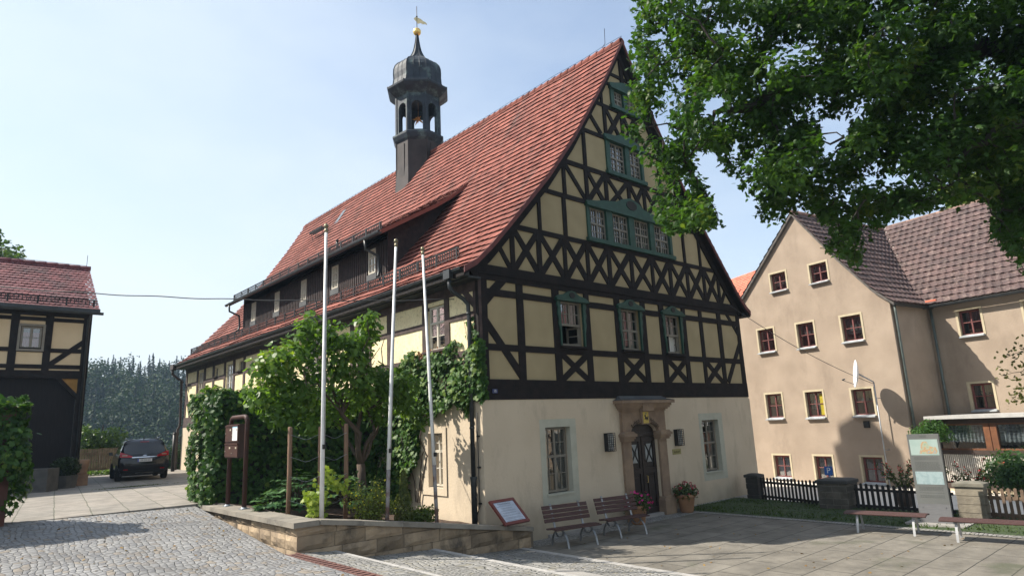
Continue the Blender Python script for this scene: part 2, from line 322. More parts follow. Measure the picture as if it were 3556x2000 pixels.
MT['dark'] = pm('dark_interior', (.012, .012, .013), None, 2, 1.)
MT['frame'] = pm('grey_beige_window_paint', (.20, .18, .145), (.165, .145, .115), 6, .6)
MT['frame_light'] = pm('pale_window_paint', (.50, .46, .38), (.42, .38, .31), 6, .6)
MT['green'] = pm('dull_green_paint', (.017, .066, .045), (.011, .045, .030), 5, .6, .25, 18)
MT['dkoval'] = pm('dark_medallion', (.02, .018, .016), None, 5, .8)
MT['glass'] = glassmat('window_glass')
MT['white_cloth'] = pm('white_curtain', (.62, .6, .56), (.5, .48, .45), 12, .9, stretch=(6, 6, .3))
MT['grey_cloth'] = pm('dim_curtain', (.30, .30, .285), (.24, .24, .23), 5, .9)
MT['red_cloth'] = pm('red_curtain', (.42, .045, .05), (.28, .03, .035), 10, .9, stretch=(6, 6, .3))
MT['tile'] = pm('red_crown_tile', (.232, .080, .060), (.172, .060, .047), 1.2, .85, .2, 40, tint=.32, stain=(.115, .066, .058), stscale=.8, spec=.2, stretch=(.4, 1.5, .4))
MT['tile_dark'] = pm('old_beaver_tile', (.19, .058, .06), (.13, .045, .05), 1.5, .8, .2, 40, tint=.22, stain=(.07, .04, .042), stscale=.7)
MT['tile_brown'] = pm('brown_pan_tile', (.098, .060, .055), (.066, .043, .041), 1.8, .8, .3, 40, tint=.25, stain=(.19, .14, .12), stscale=3.5)
MT['tile_orange'] = pm('orange_beaver_tile', (.58, .17, .10), (.46, .13, .08), 2.2, .8, .2, 30, tint=.22)
MT['zinc'] = pm('dark_zinc', (.045, .05, .052), (.028, .031, .033), 5, .45, metal=.3)
MT['iron'] = pm('black_iron', (.018, .018, .019), None, 9, .5, metal=.3)
MT['slate'] = pm('slate_blue_copper', (.027, .037, .053), (.015, .021, .030), 2.5, .62, .3, 10, spec=.3, stain=(.11, .16, .155), stscale=1.6)
MT['sheet'] = pm('brown_copper_sheet', (.048, .038, .037), (.030, .025, .025), 1.6, .65, .2, 8, spec=.25)
MT['gold'] = pm('gilding', (.85, .58, .20), (.75, .48, .15), 5, .35, metal=.85)
# ------------------------------------------------------------ windows
def window(parent, fr, a0, a1, b0, b1, dep, tr=.5, up=(2, 2), lo=(2, 2), fm='frame', fw=.055, cur=None, open_lo=False, name='window', thick=.05, mun=.022, trw=.6, cmw=.62):
    mb = MB(); c0, c1 = -dep-thick, -dep
    mb.box(fr, a0, a0+fw, b0, b1, c0, c1); mb.box(fr, a1-fw, a1, b0, b1, c0, c1+.001)
    mb.box(fr, a0+fw, a1-fw, b0, b0+fw, c0, c1-.001); mb.box(fr, a0+fw, a1-fw, b1-fw, b1, c0, c1-.002)
    bt = b0+(b1-b0)*tr; am = (a0+a1)/2; segs = []
    if 0 < tr < 1:
        mb.box(fr, a0+fw, a1-fw, bt-fw*trw, bt+fw*trw, c0, c1+.012*(trw > .5)-.004*(trw < .5)); segs = [(b0+fw, bt-fw*trw, lo), (bt+fw*trw, b1-fw, up)]
    else: segs = [(b0+fw, b1-fw, up)]
    for k, (s0, s1, (nc, nr)) in enumerate(segs):
        if open_lo and k == 0:
            # one casement swung inwards
            f2 = Fr(fr.p(a1-fw, 0, -dep-.02), -fr.n*.93-fr.u*.36, fr.v, fr.u)
            wd = (a1-a0)/2-fw
            for x0, x1, z0, z1 in ((0, .05, s0, s1), (wd-.05, wd, s0, s1), (.05, wd-.05, s0, s0+.05), (.05, wd-.05, s1-.05, s1), (.05, wd-.05, (s0+s1)/2-.012, (s0+s1)/2+.012)): mb.box(f2, x0, x1, z0, z1, -.02, .02)
            continue
        mb.box(fr, am-fw*cmw, am+fw*cmw, s0, s1, c0, c1+.006)
        for side in (0, 1):
            x0, x1 = (a0+fw, am-fw*.62) if side == 0 else (am+fw*.62, a1-fw)
            for q in range(1, nc): x = x0+(x1-x0)*q/nc; mb.box(fr, x-mun/2, x+mun/2, s0, s1, c0+.012, c1-.012)
            for q in range(1, nr): z = s0+(s1-s0)*q/nr; mb.box(fr, x0, x1, z-mun/2, z+mun/2, c0+.013, c1-.011)
    o = mb.build(name, MT[fm], parent)
    g = MB()
    for k, (s0, s1, _) in enumerate(segs):
        if open_lo and k == 0: continue
        g.poly([fr.p(a0+fw*.5, s0-.01, -dep-thick*.6), fr.p(a1-fw*.5, s0-.01, -dep-thick*.6), fr.p(a1-fw*.5, s1+.01, -dep-thick*.6), fr.p(a0+fw*.5, s1+.01, -dep-thick*.6)])
    g.build('pane', MT['glass'], o)
    if cur:
        for (x0, x1, z0, z1, mname) in cur:
            cm = MB(); n = max(6, int((x1-x0)*(a1-a0)/.03)); A = a0+x0*(a1-a0); B = a0+x1*(a1-a0); Z0 = b0+z0*(b1-b0); Z1 = b0+z1*(b1-b0)
            p = [(A+(B-A)*i/n, -dep-.14+.012*math.sin(i*1.9)+.01*rnd.random()) for i in range(n+1)]
            for (xa, ca), (xb, cb) in zip(p, p[1:]): cm.poly([fr.p(xa, Z0, ca), fr.p(xb, Z0, cb), fr.p(xb, Z1, cb), fr.p(xa, Z1, ca)])
            cm.build('curtain', MT[mname], o)
    return o
def rect(a0, a1, b0, b1): return [(a0, b0), (a1, b0), (a1, b1), (a0, b1)]
# ------------------------------------------------------------ roof tiles
def tile_rows(mb, rows, tw, lift, style='crown', jit=.010, tvar=.26):
    for ri, (la, lb, ha, hb) in enumerate(rows):
        la, lb, ha, hb = [np.array(q, float) for q in (la, lb, ha, hb)]; ln = np.linalg.norm(lb-la)
        if ln < .05: continue
        n = np.cross(lb-la, ha-la); n /= np.linalg.norm(n)
        if n[2] < 0: n = -n
        k = max(1, int(round(ln/tw))); off = .5 if ri % 2 else 0.
        ts = sorted(set([0.]+[min(1., max(0., (i+off)/k)) for i in range(k+1)]+[1.])); dn = (la-ha)/np.linalg.norm(la-ha); rt_ = rnd.uniform(-.08, .08)
        hl = np.linalg.norm(ha-la)
        for t0, t1 in zip(ts, ts[1:]):
            if t1-t0 < 1e-6: continue
            j = rnd.uniform(-jit, jit); mb.tint = min(1, max(0, .5+rt_+rnd.gauss(0, tvar)))
            if rnd.random() < .03: mb.tint = 0.
            A = la+(lb-la)*t0; B = la+(lb-la)*t1; C_ = ha+(hb-ha)*t1; D_ = ha+(hb-ha)*t0; Mi = (A+B)/2; Mh = (C_+D_)/2; Lf = n*(lift+j); w_ = (B-A)
            sl = dn*rnd.uniform(-.012, .012)
            if style == 'crown':
                a, m, b, h1, hm, h0 = mb.vs([A+Lf+sl-dn*.03, Mi+Lf+n*.010+sl+dn*.012, B+Lf+sl-dn*.03, C_+n*.004, Mh+n*.010, D_+n*.004])
                mb.face((a, m, hm, h0)); mb.face((m, b, h1, hm)); a2, m2, b2 = mb.vs([A-n*.01-dn*.055, Mi-n*.01-dn*.013, B-n*.01-dn*.055]); mb.tint = -.7; mb.face((a2, m2, m, a)); mb.face((m2, b2, b, m))  # riser faces tinted dark: shadow gap under the tile edge put into the colour
            elif style == 'beaver':
                r_ = min(.5*np.linalg.norm(w_), .10)
                low = [A+Lf-dn*r_*.75, A+w_*.18+Lf-dn*r_*.25, Mi+Lf, B-w_*.18+Lf-dn*r_*.25, B+Lf-dn*r_*.75]
                i0 = mb.vs(low+[C_+n*.004-0*dn, D_+n*.004]); mb.face(i0)
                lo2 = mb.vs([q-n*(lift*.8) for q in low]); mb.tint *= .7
                for q in range(4): mb.face((lo2[q], lo2[q+1], i0[q+1], i0[q]))
            else:  # pan: s-shaped
                pr = [(0, .0), (.22, .03), (.45, .012), (.75, -.006), (1., .0)]
                lo = mb.vs([A+w_*x+Lf+n*h for x, h in pr]); hi = mb.vs([D_+(C_-D_)*x+n*(.004+h) for x, h in pr]); l2 = mb.vs([A+w_*x+n*(h-.012) for x, h in pr])
                for q in range(4): mb.face((lo[q], lo[q+1], hi[q+1], hi[q]))
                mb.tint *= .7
                for q in range(4): mb.face((l2[q], l2[q+1], lo[q+1], lo[q]))
    mb.tint = .5
def resample(pr, step):
    pr = [np.array(p, float) for p in pr]; d = [0.]
    for p, q in zip(pr, pr[1:]): d.append(d[-1]+np.linalg.norm(q-p))
    n = max(1, int(round(d[-1]/step))); out = []
    for i in range(n+1):
        s = d[-1]*i/n; k = min(len(d)-2, max(0, int(np.searchsorted(d, s))-1)); t = (s-d[k])/(d[k+1]-d[k]); out.append(pr[k]+(pr[k+1]-pr[k])*t)
    return out
def snow_guard(mb, fr, a0, a1, b, c, h=.24, step=.11, slope=0.):
    mb.tube([fr.p(a0, b+h, c), fr.p(a1, b+h, c)], .022, 5); mb.tube([fr.p(a0, b+.04, c), fr.p(a1, b+.04, c)], .018, 5); mb.tube([fr.p(a0, b+h*.55, c), fr.p(a1, b+h*.55, c)], .014, 4)
    n = int((a1-a0)/step)
    for i in range(n+1):
        a = a0+(a1-a0)*i/n; mb.box(fr, a-.012, a+.012, b+.04, b+h, c-.008, c+.008)
    n = int((a1-a0)/1.)+1
    for i in range(n+1):
        a = a0+.1+(a1-a0-.2)*i/n; mb.box(fr, a-.03, a+.03, b-.05, b+h+.03, c-.016, c+.016); mb.tube([fr.p(a, b+h, c), fr.p(a, b-.02, c-.2)], .012, 4)
# ------------------------------------------------------------ town hall
GF = Fr((0, 0, 0), (1, 0, 0), (0, 0, 1), (0, -1, 0)); LF = Fr((0, 0, 0), (0, 1, 0), (0, 0, 1), (-1, 0, 0))
TH = thing('town_hall', 'large half timbered town hall with steep red tiled roof and bell tower', 'building', (0, 0, -.65))
TL, TW, RX, RZ = 25.7, 13.0, 6.68, 15.42
PL = [(-.67, 6.19), (-.26, 6.43), (.30, 6.95), (.90, 7.59), (1.84, 8.62), (2.62, 9.48), (3.85, 11.05), (5.47, 13.45), (RX, RZ)]
PR = [(RX+(RX-x)*.923, z) for x, z in PL]
def zp(x):
    P = PL if x <= RX else PR[::-1]
    return float(np.interp(x, [p[0] for p in P], [p[1] for p in P]))
# --- upper plaster walls (gable + storey), window list
GW = [(2.97, 3.93, 4.40, 5.74), (5.71, 6.66, 4.40, 5.74), (8.04, 8.95, 4.38, 5.73)]
AT4 = [(4.56, 5.36), (5.66, 6.51), (6.79, 7.64), (7.89, 8.78)]
holes = [rect(*w_) for w_ in GW]+[rect(4.5, 8.85, 7.84, 8.93), rect(5.76, 7.55, 10.33, 11.48), rect(6.24, 7.45, 12.83, 13.52)]
under = .14
gable = [(0, 2.9), (13, 2.9), (13, zp(13)-under)]+[(x, z-under) for x, z in PR[1:] if x < 13]+[(x, z-under) for x, z in PL[::-1][1:-1] if x > 0]+[(0, zp(0)-under)]
mb = MB(); mb.holed(GF, gable, holes, 0, .10, .5, 1)
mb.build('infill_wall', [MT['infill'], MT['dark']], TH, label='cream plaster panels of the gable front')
LW = [(1.52, 2.32, 4.36, 5.62), (5.79, 6.66, 4.36, 5.62), (9.3, 10.15, 4.36, 5.62), (12.6, 13.45, 4.36, 5.62), (18.35, 19.2, 4.36, 5.62), (22.65, 23.5, 4.36, 5.62)]
LS = [(17.05, 17.55, 5.20, 5.62), (20.45, 20.88, 5.20, 5.62)]
lh = [rect(*q) for q in LW+LS]
mb = MB(); mb.holed(LF, [(0, 2.9), (TL, 2.9), (TL, zp(0)-under), (0, zp(0)-under)], lh, 0, .10, .5, 1)
mb.box(Fr((0, TL, 0), (1, 0, 0), (0, 0, 1), (0, 1, 0)), .01, 12.99, 2.9, 6.3, -.1, 0); mb.prism(Fr((0, TL, 0), (1, 0, 0), (0, 0, 1), (0, 1, 0)), [(x, z-under) for x, z in PL if x > 0]+[(x, z-under) for x, z in PR[::-1] if x < 13], -.05, .01)
mb.box(Fr((13, 0, 0), (0, 1, 0), (0, 0, 1), (1, 0, 0)), .02, TL-.02, 2.9, 6.6, -.1, 0)
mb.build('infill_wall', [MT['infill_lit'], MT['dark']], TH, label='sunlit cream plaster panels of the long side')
# --- ground floor plaster
dw = [(5.62, -.65), (7.02, -.65), (7.02, 1.85)]+[(6.32+.70*math.cos(t*math.pi/12), 1.85+.31*math.sin(t*math.pi/12)) for t in range(1, 12)]+[(5.62, 1.85)]
gw = [(2.09, 3.07, .40, 2.15), (9.64, 10.68, .38, 2.13)]
lgw = (1.64, 2.32, .71, 2.13)
mb = MB()
f1 = Fr((0, -.05, 0), (1, 0, 0), (0, 0, 1), (0, -1, 0)); f2 = Fr((-.05, 0, 0), (0, 1, 0), (0, 0, 1), (-1, 0, 0))
topz = [(x, 2.93+.012*math.sin(x*3.1)+.01*math.sin(x*7.7)) for x in np.linspace(12.9, .1, 33)]
mb.holed(f1, [(-.05, -.9), (5.62, -.9), (5.62, 1.85)]+[(6.32-.70*math.cos(t*math.pi/12), 1.85+.31*math.sin(t*math.pi/12)) for t in range(1, 12)]+[(7.02, 1.85), (7.02, -.9), (13.05, -.9), (13.05, 2.82)]+topz+[(-.05, 2.80)], [rect(*q) for q in gw], 0, .24, .5, 1)
for i in range(len(dw)):
    p, q = dw[i], dw[(i+1) % len(dw)]
    mb.poly([f1.p(*p, 0), f1.p(*q, 0), f1.p(*q, -.5), f1.p(*p, -.5)])
mb.holed(f2, [(-.05, -.9), (TL+.05, -.9), (TL+.05, 2.87), (-.05, 2.87)], [rect(*lgw)], 0, .2, .5, 1)
tp = [f1.p(a, b, 0) for a, b in topz]; tq = [f1.p(a, b+.03, -.055) for a, b in topz]
for a, b, c_, d in zip(tp, tp[1:], tq[1:], tq): mb.poly([a, b, c_, d])
mb.poly([f2.p(-.05, 2.87, 0), f2.p(TL+.05, 2.87, 0), f2.p(TL+.05, 2.9, -.05), f2.p(-.05, 2.9, -.05)])
mb.box(Fr((13.05, 0, 0), (0, 1, 0), (0, 0, 1), (1, 0, 0)), -.05+.001, TL, -.9, 2.85, -.1, 0); mb.box(Fr((0, TL+.05, 0), (1, 0, 0), (0, 0, 1), (0, 1, 0)), -.049, 13, -.9, 2.86, -.1, 0)
mb.build('plaster_wall', [MT['plaster'], MT['dark']], TH)
# --- timber frame, gable
mb = MB(); cc = [.030]
zl_ = [p[1] for p in PL]
def T(p, q, w_, fr=GF, jit=.13, dc=0.):
    cc[0] += .00023
    if fr is GF and p[1] > 6.6 and abs(p[1]-q[1]) < .01:      # rails stop at the rafters
        xl = float(np.interp(p[1]+w_/2+.2, zl_, [a for a, _ in PL])); xr = float(np.interp(p[1]+w_/2+.2, zl_, [a for a, _ in PR])); p = (max(p[0], xl), p[1]); q = (min(q[0], xr), q[1])
        if q[0]-p[0] < .05: return
    mb.bar(fr, p, q, w_, -.06, cc[0]+dc, jit)
def X(a0, a1, b0, b1, w_=.2, fr=GF):
    T((a0, b1), (a1, b0), w_, fr, dc=-.012); T((a0, b0), (a1, b1), w_, fr, dc=-.008)
T((0, 3.02), (13, 3.02), .26, dc=.035); T((-.02, 3.27), (13.02, 3.27), .30, dc=.02); T((0, 6.12), (13, 6.12), .22, dc=.01); T((-.1, 6.30), (13.1, 6.30), .26, dc=.04)
T((.1, 2.95), (.1, 6.3), .30); T((12.9, 2.95), (12.9, 6.3), .26)
for x, w_ in ((1.42, .27), (2.82, .28), (4.14, .25), (5.57, .27), (6.90, .25), (7.91, .27), (9.22, .24), (10.28, .2), (11.53, .26)): T((x, 3.4), (x, 6.05), w_)
for a0, a1 in ((.2, 2.8), (4.2, 5.5), (6.9, 7.9), (9.2, 12.85)):
    T((a0, 5.70), (a1, 5.70), .18, dc=-.006)
T((.2, 4.25), (12.85, 4.25), .18, dc=-.005)
X(2.94, 4.04, 3.44, 4.18); X(5.7, 6.78, 3.44, 4.18); X(8.04, 9.1, 3.44, 4.18); X(10.38, 11.4, 3.44, 4.18)
T((.12, 5.0), (1.4, 3.5), .22, dc=-.01); T((.12, 5.38), (.86, 6.1), .22, dc=-.01); T((12.88, 4.95), (11.75, 3.45), .2, dc=-.01); T((12.88, 5.25), (12.1, 6.08), .18, dc=-.01)
# gable rows
T((.5, 7.67), (12.35, 7.67), .16); T((2.0, 9.02), (4.5, 9.02), .15); T((8.8, 9.02), (11.2, 9.02), .15); T((2.95, 10.18), (10.3, 10.18), .16); T((4.0, 11.52), (5.7, 11.52), .14); T((7.5, 11.52), (9.3, 11.52), .14)
T((4.85, 12.71), (8.45, 12.71), .14); T((5.55, 13.63), (6.3, 13.63), .11); T((7.4, 13.63), (7.8, 13.63), .11); T((6.0, 14.07), (7.3, 14.07), .12)
xs = [1.24, 2.27, 3.33, 4.34, 5.37, 6.5, 7.63, 8.67, 9.72, 10.79, 11.78]
for x in xs: T((x, 6.42), (x, 7.62), .16)
for a, b in zip(xs, xs[1:]): X(a+.06, b-.06, 6.44, 7.6, .19)
T((.72, 7.05), (1.14, 6.44), .15, dc=-.01); T((12.28, 7.05), (11.86, 6.44), .15, dc=-.01)
for x in (2.35, 3.42, 9.66, 10.67): T((x, 7.72), (x, 8.97), .13)
for x in (3.5, 4.53, 5.49, 6.68, 7.53, 8.5, 9.5): T((x, 9.08), (x, 10.1), .15)
T((3.56, 10.1), (4.45, 9.1), .17, dc=-.01); T((9.44, 10.1), (8.55, 9.1), .17, dc=-.01); X(4.6, 5.42, 9.1, 10.1, .17); X(5.56, 6.61, 9.1, 10.1, .17); X(6.75, 7.46, 9.1, 10.1, .17); X(7.6, 8.43, 9.1, 10.1, .17)
for x in (4.54, 8.55): T((x, 10.25), (x, 11.46), .13)
for x in (5.7, 6.62, 7.4): T((x, 11.58), (x, 12.66), .14)
T((4.8, 12.3), (5.45, 11.6), .15, dc=-.01); T((8.3, 12.3), (7.7, 11.6), .15, dc=-.01); X(5.78, 6.54, 11.6, 12.65, .16); X(6.7, 7.33, 11.6, 12.65, .16)
T((6.82, 13.6), (6.78, 15.1), .2); T((5.6, 12.75), (5.6, 13.4), .12)
for P in (PL, PR):
    for p, q in zip(P, P[1:]):
        if max(p[1], q[1]) < 6.5: continue
        T((p[0], p[1]-.30), (q[0], q[1]-.30), .30, jit=.02, dc=.012)
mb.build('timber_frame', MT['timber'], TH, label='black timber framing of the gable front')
# --- timber frame, long side (brown copy of the timber, sunlight put into its colour)
mb = MB(); cc[0] = .03
T((0, 3.02), (TL, 3.02), .26, LF, dc=.03); T((0, 3.27), (TL, 3.27), .28, LF, dc=.02); T((0, 6.0), (TL, 6.0), .5, LF, dc=.02)
T((.09, 2.95), (.09, 6.1), .26, LF); T((TL-.12, 2.9), (TL-.12, 6.1), .25, LF)
px_ = [1.40, 2.45, 4.4, 5.66, 6.8, 8.2, 9.18, 10.28, 11.6, 12.48, 13.6, 15.0, 16.83, 18.15, 19.4, 21.07, 22.45, 23.65]
for x in px_: T((x, 3.35), (x, 5.9), .24, LF)
wx = [(1.4, 2.45), (5.66, 6.8), (9.18, 10.28), (12.48, 13.6), (18.15, 19.4), (22.45, 23.65)]
ed = [.1]+px_+[TL-.1]
for a, b in zip(ed, ed[1:]):
    T((a, 4.14), (b, 4.14), .16, LF, dc=-.006)
    if not any(abs(a-q[0]) < .05 for q in wx): T((a, 5.12), (b, 5.12), .15, LF, dc=-.007)
T((.1, 4.75), (.9, 3.4), .2, LF, dc=-.01); T((.15, 5.35), (.75, 5.95), .18, LF, dc=-.01); T((TL-.1, 4.9), (24.7, 3.4), .2, LF, dc=-.01)
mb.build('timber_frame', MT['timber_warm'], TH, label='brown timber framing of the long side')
# --- windows of the gable
cur2 = [(.06, .48, .0, .97, 'white_cloth'), (.5, .72, .5, .97, 'red_cloth'), (.74, .95, .0, .97, 'white_cloth')]
curr = [(.05, .3, .0, .95, 'red_cloth'), (.31, .42, 0, .95, 'white_cloth'), (.43, .72, .1, .95, 'red_cloth'), (.73, .95, 0, .95, 'white_cloth')]
for i, (a0, a1, b0, b1) in enumerate(GW):
    win = window(TH, GF, a0+.02, a1-.02, b0+.03, b1-.02, .07, .47, (2, 2), (2, 2), cur=[(.05, .5, .5, .8, 'red_cloth'), (.5, .95, .5, .97, 'white_cloth')] if i == 0 else (curr if i == 1 else [(.1, .9, .5, .85, 'white_cloth'), (.55, .95, 0, .5, 'white_cloth')]), open_lo=(i != 1))
    s_ = MB(); am = (a0+a1)/2; hw = (a1-a0)/2
    for sg in (-1, 1):
        pts = [(am+sg*(hw+.0), b0-.02), (am+sg*(hw+.0), b1), (am+sg*(hw+.13), b1), (am+sg*(hw+.15), b1-.15), (am+sg*(hw+.10), b1-.25), (am+sg*(hw+.13), b1-.4), (am+sg*(hw+.09), b1-.55), (am+sg*(hw+.11), b1-.7), (am+sg*(hw+.05), b0+.4), (am+sg*(hw+.04), b0-.02)]
        s_.prism(GF, pts if sg < 0 else pts[::-1], -.02, .068)
    up_ = [(-hw-.2, b1), (-hw-.2, b1+.06), (-hw-.08, b1+.13), (-.33, b1+.17), (-.24, b1+.21), (-.15, b1+.27), (0, b1+.30), (.15, b1+.27), (.24, b1+.21), (.33, b1+.17), (hw+.08, b1+.13), (hw+.2, b1+.06), (hw+.2, b1)]
    s_.prism(GF, [(am+x, z) for x, z in up_][::-1], -.02, .10)
    s_.box(GF, am-hw-.2, am+hw+.2, b1-.03, b1+.035, 0, .15)
    s_.cur = 1; s_.prism(GF, [(am+.12*math.cos(t*math.pi/8), b1+.16+.085*math.sin(t*math.pi/8)) for t in range(16)], .0, .118); s_.cur = 0
    s_.build('carved_surround', [MT['green'], MT['dkoval']], win)
    sb = MB(); sb.box(GF, a0-.08, a1+.08, b0-.06, b0, -.05, .12); sb.build('sill', MT['timber'], win)
def attic(name, panes, b0, b1, sur, crown, mun, cur, oval=None):
    root = None
    for k, (a0, a1) in enumerate(panes):
        o = window(TH, GF, a0, a1, b0, b1, .03, .5, mun, mun, cur=cur, fw=.05, mun=.03)
        if k == 0: root = o
    s_ = MB(); s0, s1, z0, z1 = sur; ed_ = [s0]+[x for p in panes for x in p]+[s1]
    for k in range(0, len(ed_), 2): s_.box(GF, ed_[k], ed_[k+1], z0, z1, -.06, .055+k*.0007)
    s_.box(GF, s0-.06, s1+.06, z0-.09, b0, -.06, .13); s_.prism(GF, crown, -.05, .09); s_.box(GF, s0-.05, s1+.05, b1, z1+.02, -.05, .14)
    if oval: s_.cur = 1; s_.prism(GF, [(oval[0]+oval[2]*math.cos(t*math.pi/8), oval[1]+oval[3]*math.sin(t*math.pi/8)) for t in range(16)], 0, .11)
    s_.build('carved_surround', [MT['green'], MT['dkoval']], root)
wc = [(.05, .95, .02, .96, 'white_cloth')]
attic('a', AT4, 7.86, 8.89, (4.43, 8.92, 7.82, 8.98), [(8.95, 8.95), (8.95, 9.06), (8.0, 9.2), (7.4, 9.28), (7.1, 9.45), (6.68, 9.57), (6.2, 9.44), (5.9, 9.3), (5.2, 9.2), (4.9, 9.13), (4.4, 9.06), (4.4, 8.95)], (3, 2), None, (6.68, 9.3, .28, .16))
attic('b', [(5.82, 6.62), (6.85, 7.5)], 10.36, 11.44, (5.62, 7.62, 10.32, 11.5), [(7.7, 11.48), (7.7, 11.62), (7.3, 11.72), (6.9, 11.86), (6.4, 11.8), (6.1, 11.7), (5.55, 11.64), (5.55, 11.48)], (2, 3), None)
attic('c', [(6.28, 6.78), (7.0, 7.42)], 12.86, 13.48, (6.10, 7.52, 12.82, 13.53), [(7.55, 13.52), (7.55, 13.7), (7.2, 13.82), (6.95, 13.92), (6.6, 13.84), (6.3, 13.74), (6.05, 13.68), (6.05, 13.52)], (2, 2), None)
for k, (a0, a1, b0, b1) in enumerate(gw):
    win = window(TH, f1, a0+.03, a1-.03, b0+.04, b1-.02, .17, .55, (2, 2), (2, 2), cur=[(.06, .40, .0, .97, 'grey_cloth'), (.62, .94, .0, .97, 'grey_cloth')])
    s_ = MB(); o_ = (1.89, 3.30, .14, 2.36) if k == 0 else (9.46, 10.95, .12, 2.36)
    s_.holed(f1, rect(*o_), [rect(a0+.005, a1-.005, b0+.005, b1-.005)], .006, .16); s_.box(f1, a0-.02, a1+.02, b0-.03, b0+.02, -.16, .035); s_.build('stone_surround', MT['stoneband'], win)
# long side windows
for (a0, a1, b0, b1) in LW:
    win = window(TH, LF, a0+.02, a1-.02, b0+.02, b1-.02, .04, .62, (1, 2), (1, 2), fm='frame_light', fw=.05, cur=[(.05, .95, .55, .98, 'white_cloth')])
    sb = MB(); sb.box(LF, a0-.12, a1+.12, b0-.06, b0, -.05, .16); sb.build('sill', MT['timber_warm'], win)
for (a0, a1, b0, b1) in LS:
    win = window(TH, LF, a0+.02, a1-.02, b0+.02, b1-.02, .06, 0, (1, 1)); sb = MB(); sb.box(LF, a0-.06, a1+.06, b0-.05, b0, -.05, .1); sb.build('sill', MT['timber'], win)
a0, a1, b0, b1 = lgw
win = window(TH, f2, a0+.02, a1-.02, b0+.03, b1-.02, .12, .66, (1, 2), (1, 2), fm='frame_light')
s_ = MB(); s_.holed(f2, rect(1.48, 2.66, .52, 2.3), [rect(a0+.005, a1-.005, b0+.005, b1-.005)], .03, .12); s_.build('stone_surround', MT['plaster'], win)
# --- roof
rf = MB(); y0, y1 = -.28, TL+.28
F_roof = Fr((0, 0, 0), (1, 0, 0), (0, 0, 1), (0, 1, 0))
lowp = [(x, z-.03) for x, z in PL]+[(x, z-.03) for x, z in PR[::-1]][1:]
inn = [(x, z-.20) for x, z in PL]+[(x, z-.20) for x, z in PR[::-1]][1:]
rf.prism(F_roof, lowp[:len(PL)]+inn[:len(PL)][::-1], y0, y1); rf.prism(F_roof, lowp[len(PL)-1:]+inn[len(PL)-1:][::-1], y0+.001, y1-.001)
ROOF = rf.build('roof', MT['timber'], TH)
tl = MB()
for P in (PL, PR):
    rs = resample(P, .31)
    rows = [((p[0], y0-.03, p[1]), (p[0], y1+.03, p[1]), (q[0], y0-.03, q[1]), (q[0], y1+.03, q[1])) for p, q in zip(rs, rs[1:])]
    tile_rows(tl, rows, .18, .042)
tl.v = [(x, y, z+.016*math.sin(y*.9+x*.6)+.010*math.sin(y*2.3-x)) for x, y, z in tl.v]
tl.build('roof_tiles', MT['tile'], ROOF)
rg = MB(); n = int((y1-y0)/.36)
for i in range(n):
    ya = y0+(y1-y0)*i/n; yb = ya+(y1-y0)/n+.04; h = .0; rg.tint = rnd.random()
    sg = .05*math.sin(i*.21)*0
    ring = lambda y, r, dz: rg.vs([(RX+r*math.cos(t*math.pi/6), y, RZ-.07+dz+r*math.sin(t*math.pi/6)) for t in range(-1, 8)])
    A = ring(ya, .15, .03); B = ring(yb, .125, .0)
    for q in range(8): rg.face((A[q], A[q+1], B[q+1], B[q]))
    A2 = ring(ya, .11, .02)
    for q in range(8): rg.face((A[q], A[q+1], A2[q+1], A2[q]))
rg.build('ridge_tiles', MT['tile'], ROOF)
wb = MB()
for sgn, P in ((1, PL), (-1, PR)):    # red verge trim
    for p, q in zip(P, P[1:]): wb.prism(F_roof, [(p[0], p[1]-.13), (q[0], q[1]-.13), (q[0], q[1]+.035), (p[0], p[1]+.035)] if sgn > 0 else [(p[0], p[1]-.13), (p[0], p[1]+.035), (q[0], q[1]+.035), (q[0], q[1]-.13)], y0-.035, y0-.002)
wb.build('verge_trim', pm('verge_mortar', (.16, .05, .045), (.10, .035, .035), 4, .85), ROOF)
sgm = MB(); snow_guard(sgm, LF, .9, TL-.2, 6.80, -.08, .30); sgm.build('snow_guard', MT['iron'], ROOF)
lr = MB(); lr.tube([(RX, y0, RZ+.13)]+[(RX, y0+(TL)*i/30, RZ+.17+.02*math.sin(i*2.)) for i in range(31)], .008, 4); lr.tube([(RX, y0+.9, RZ+.15), (RX, y0+.75, RZ+.25), (RX, y0+.72, RZ+.85)], .012, 4)
for i in range(25): lr.tube([(RX, y0+.5+i, RZ+.02), (RX, y0+.5+i, RZ+.18)], .008, 4)
lr.build('lightning_conductor', MT['iron'], ROOF)
# gutters
def gutter(fr, a0, a1, b, c, r=.085):
    g = MB(); n = 7; P = [(c+r*math.cos(math.pi*(1+t/n)), b+r*math.sin(math.pi*(1+t/n))) for t in range(n+1)]
    for (ca, ba), (cb, bb) in zip(P, P[1:]):
        g.poly([fr.p(a0, ba, ca), fr.p(a1, ba, ca), fr.p(a1, bb, cb), fr.p(a0, bb, cb)]); g.poly([fr.p(a0, ba+.006, ca*1.0), fr.p(a1, ba+.006, ca), fr.p(a1, bb+.006, cb), fr.p(a0, bb+.006, cb)])
    g.tube([fr.p(a0, b+.01, c+r), fr.p(a1, b+.01, c+r)], .014, 5)
    for a in (a0, a1): g.poly([fr.p(a, q, p) for p, q in P])
    return g
g = gutter(LF, -.2, TL+.2, 6.19, .66); g.box(LF, -.15, TL+.15, 6.02, 6.26, .40, .54); g.box(LF, -.14, TL+.14, 5.98, 6.04, .02, .42)
g.box(LF, .18, .45, 5.98, 6.22, .57, .80); g.build('gutter', MT['zinc'], TH)
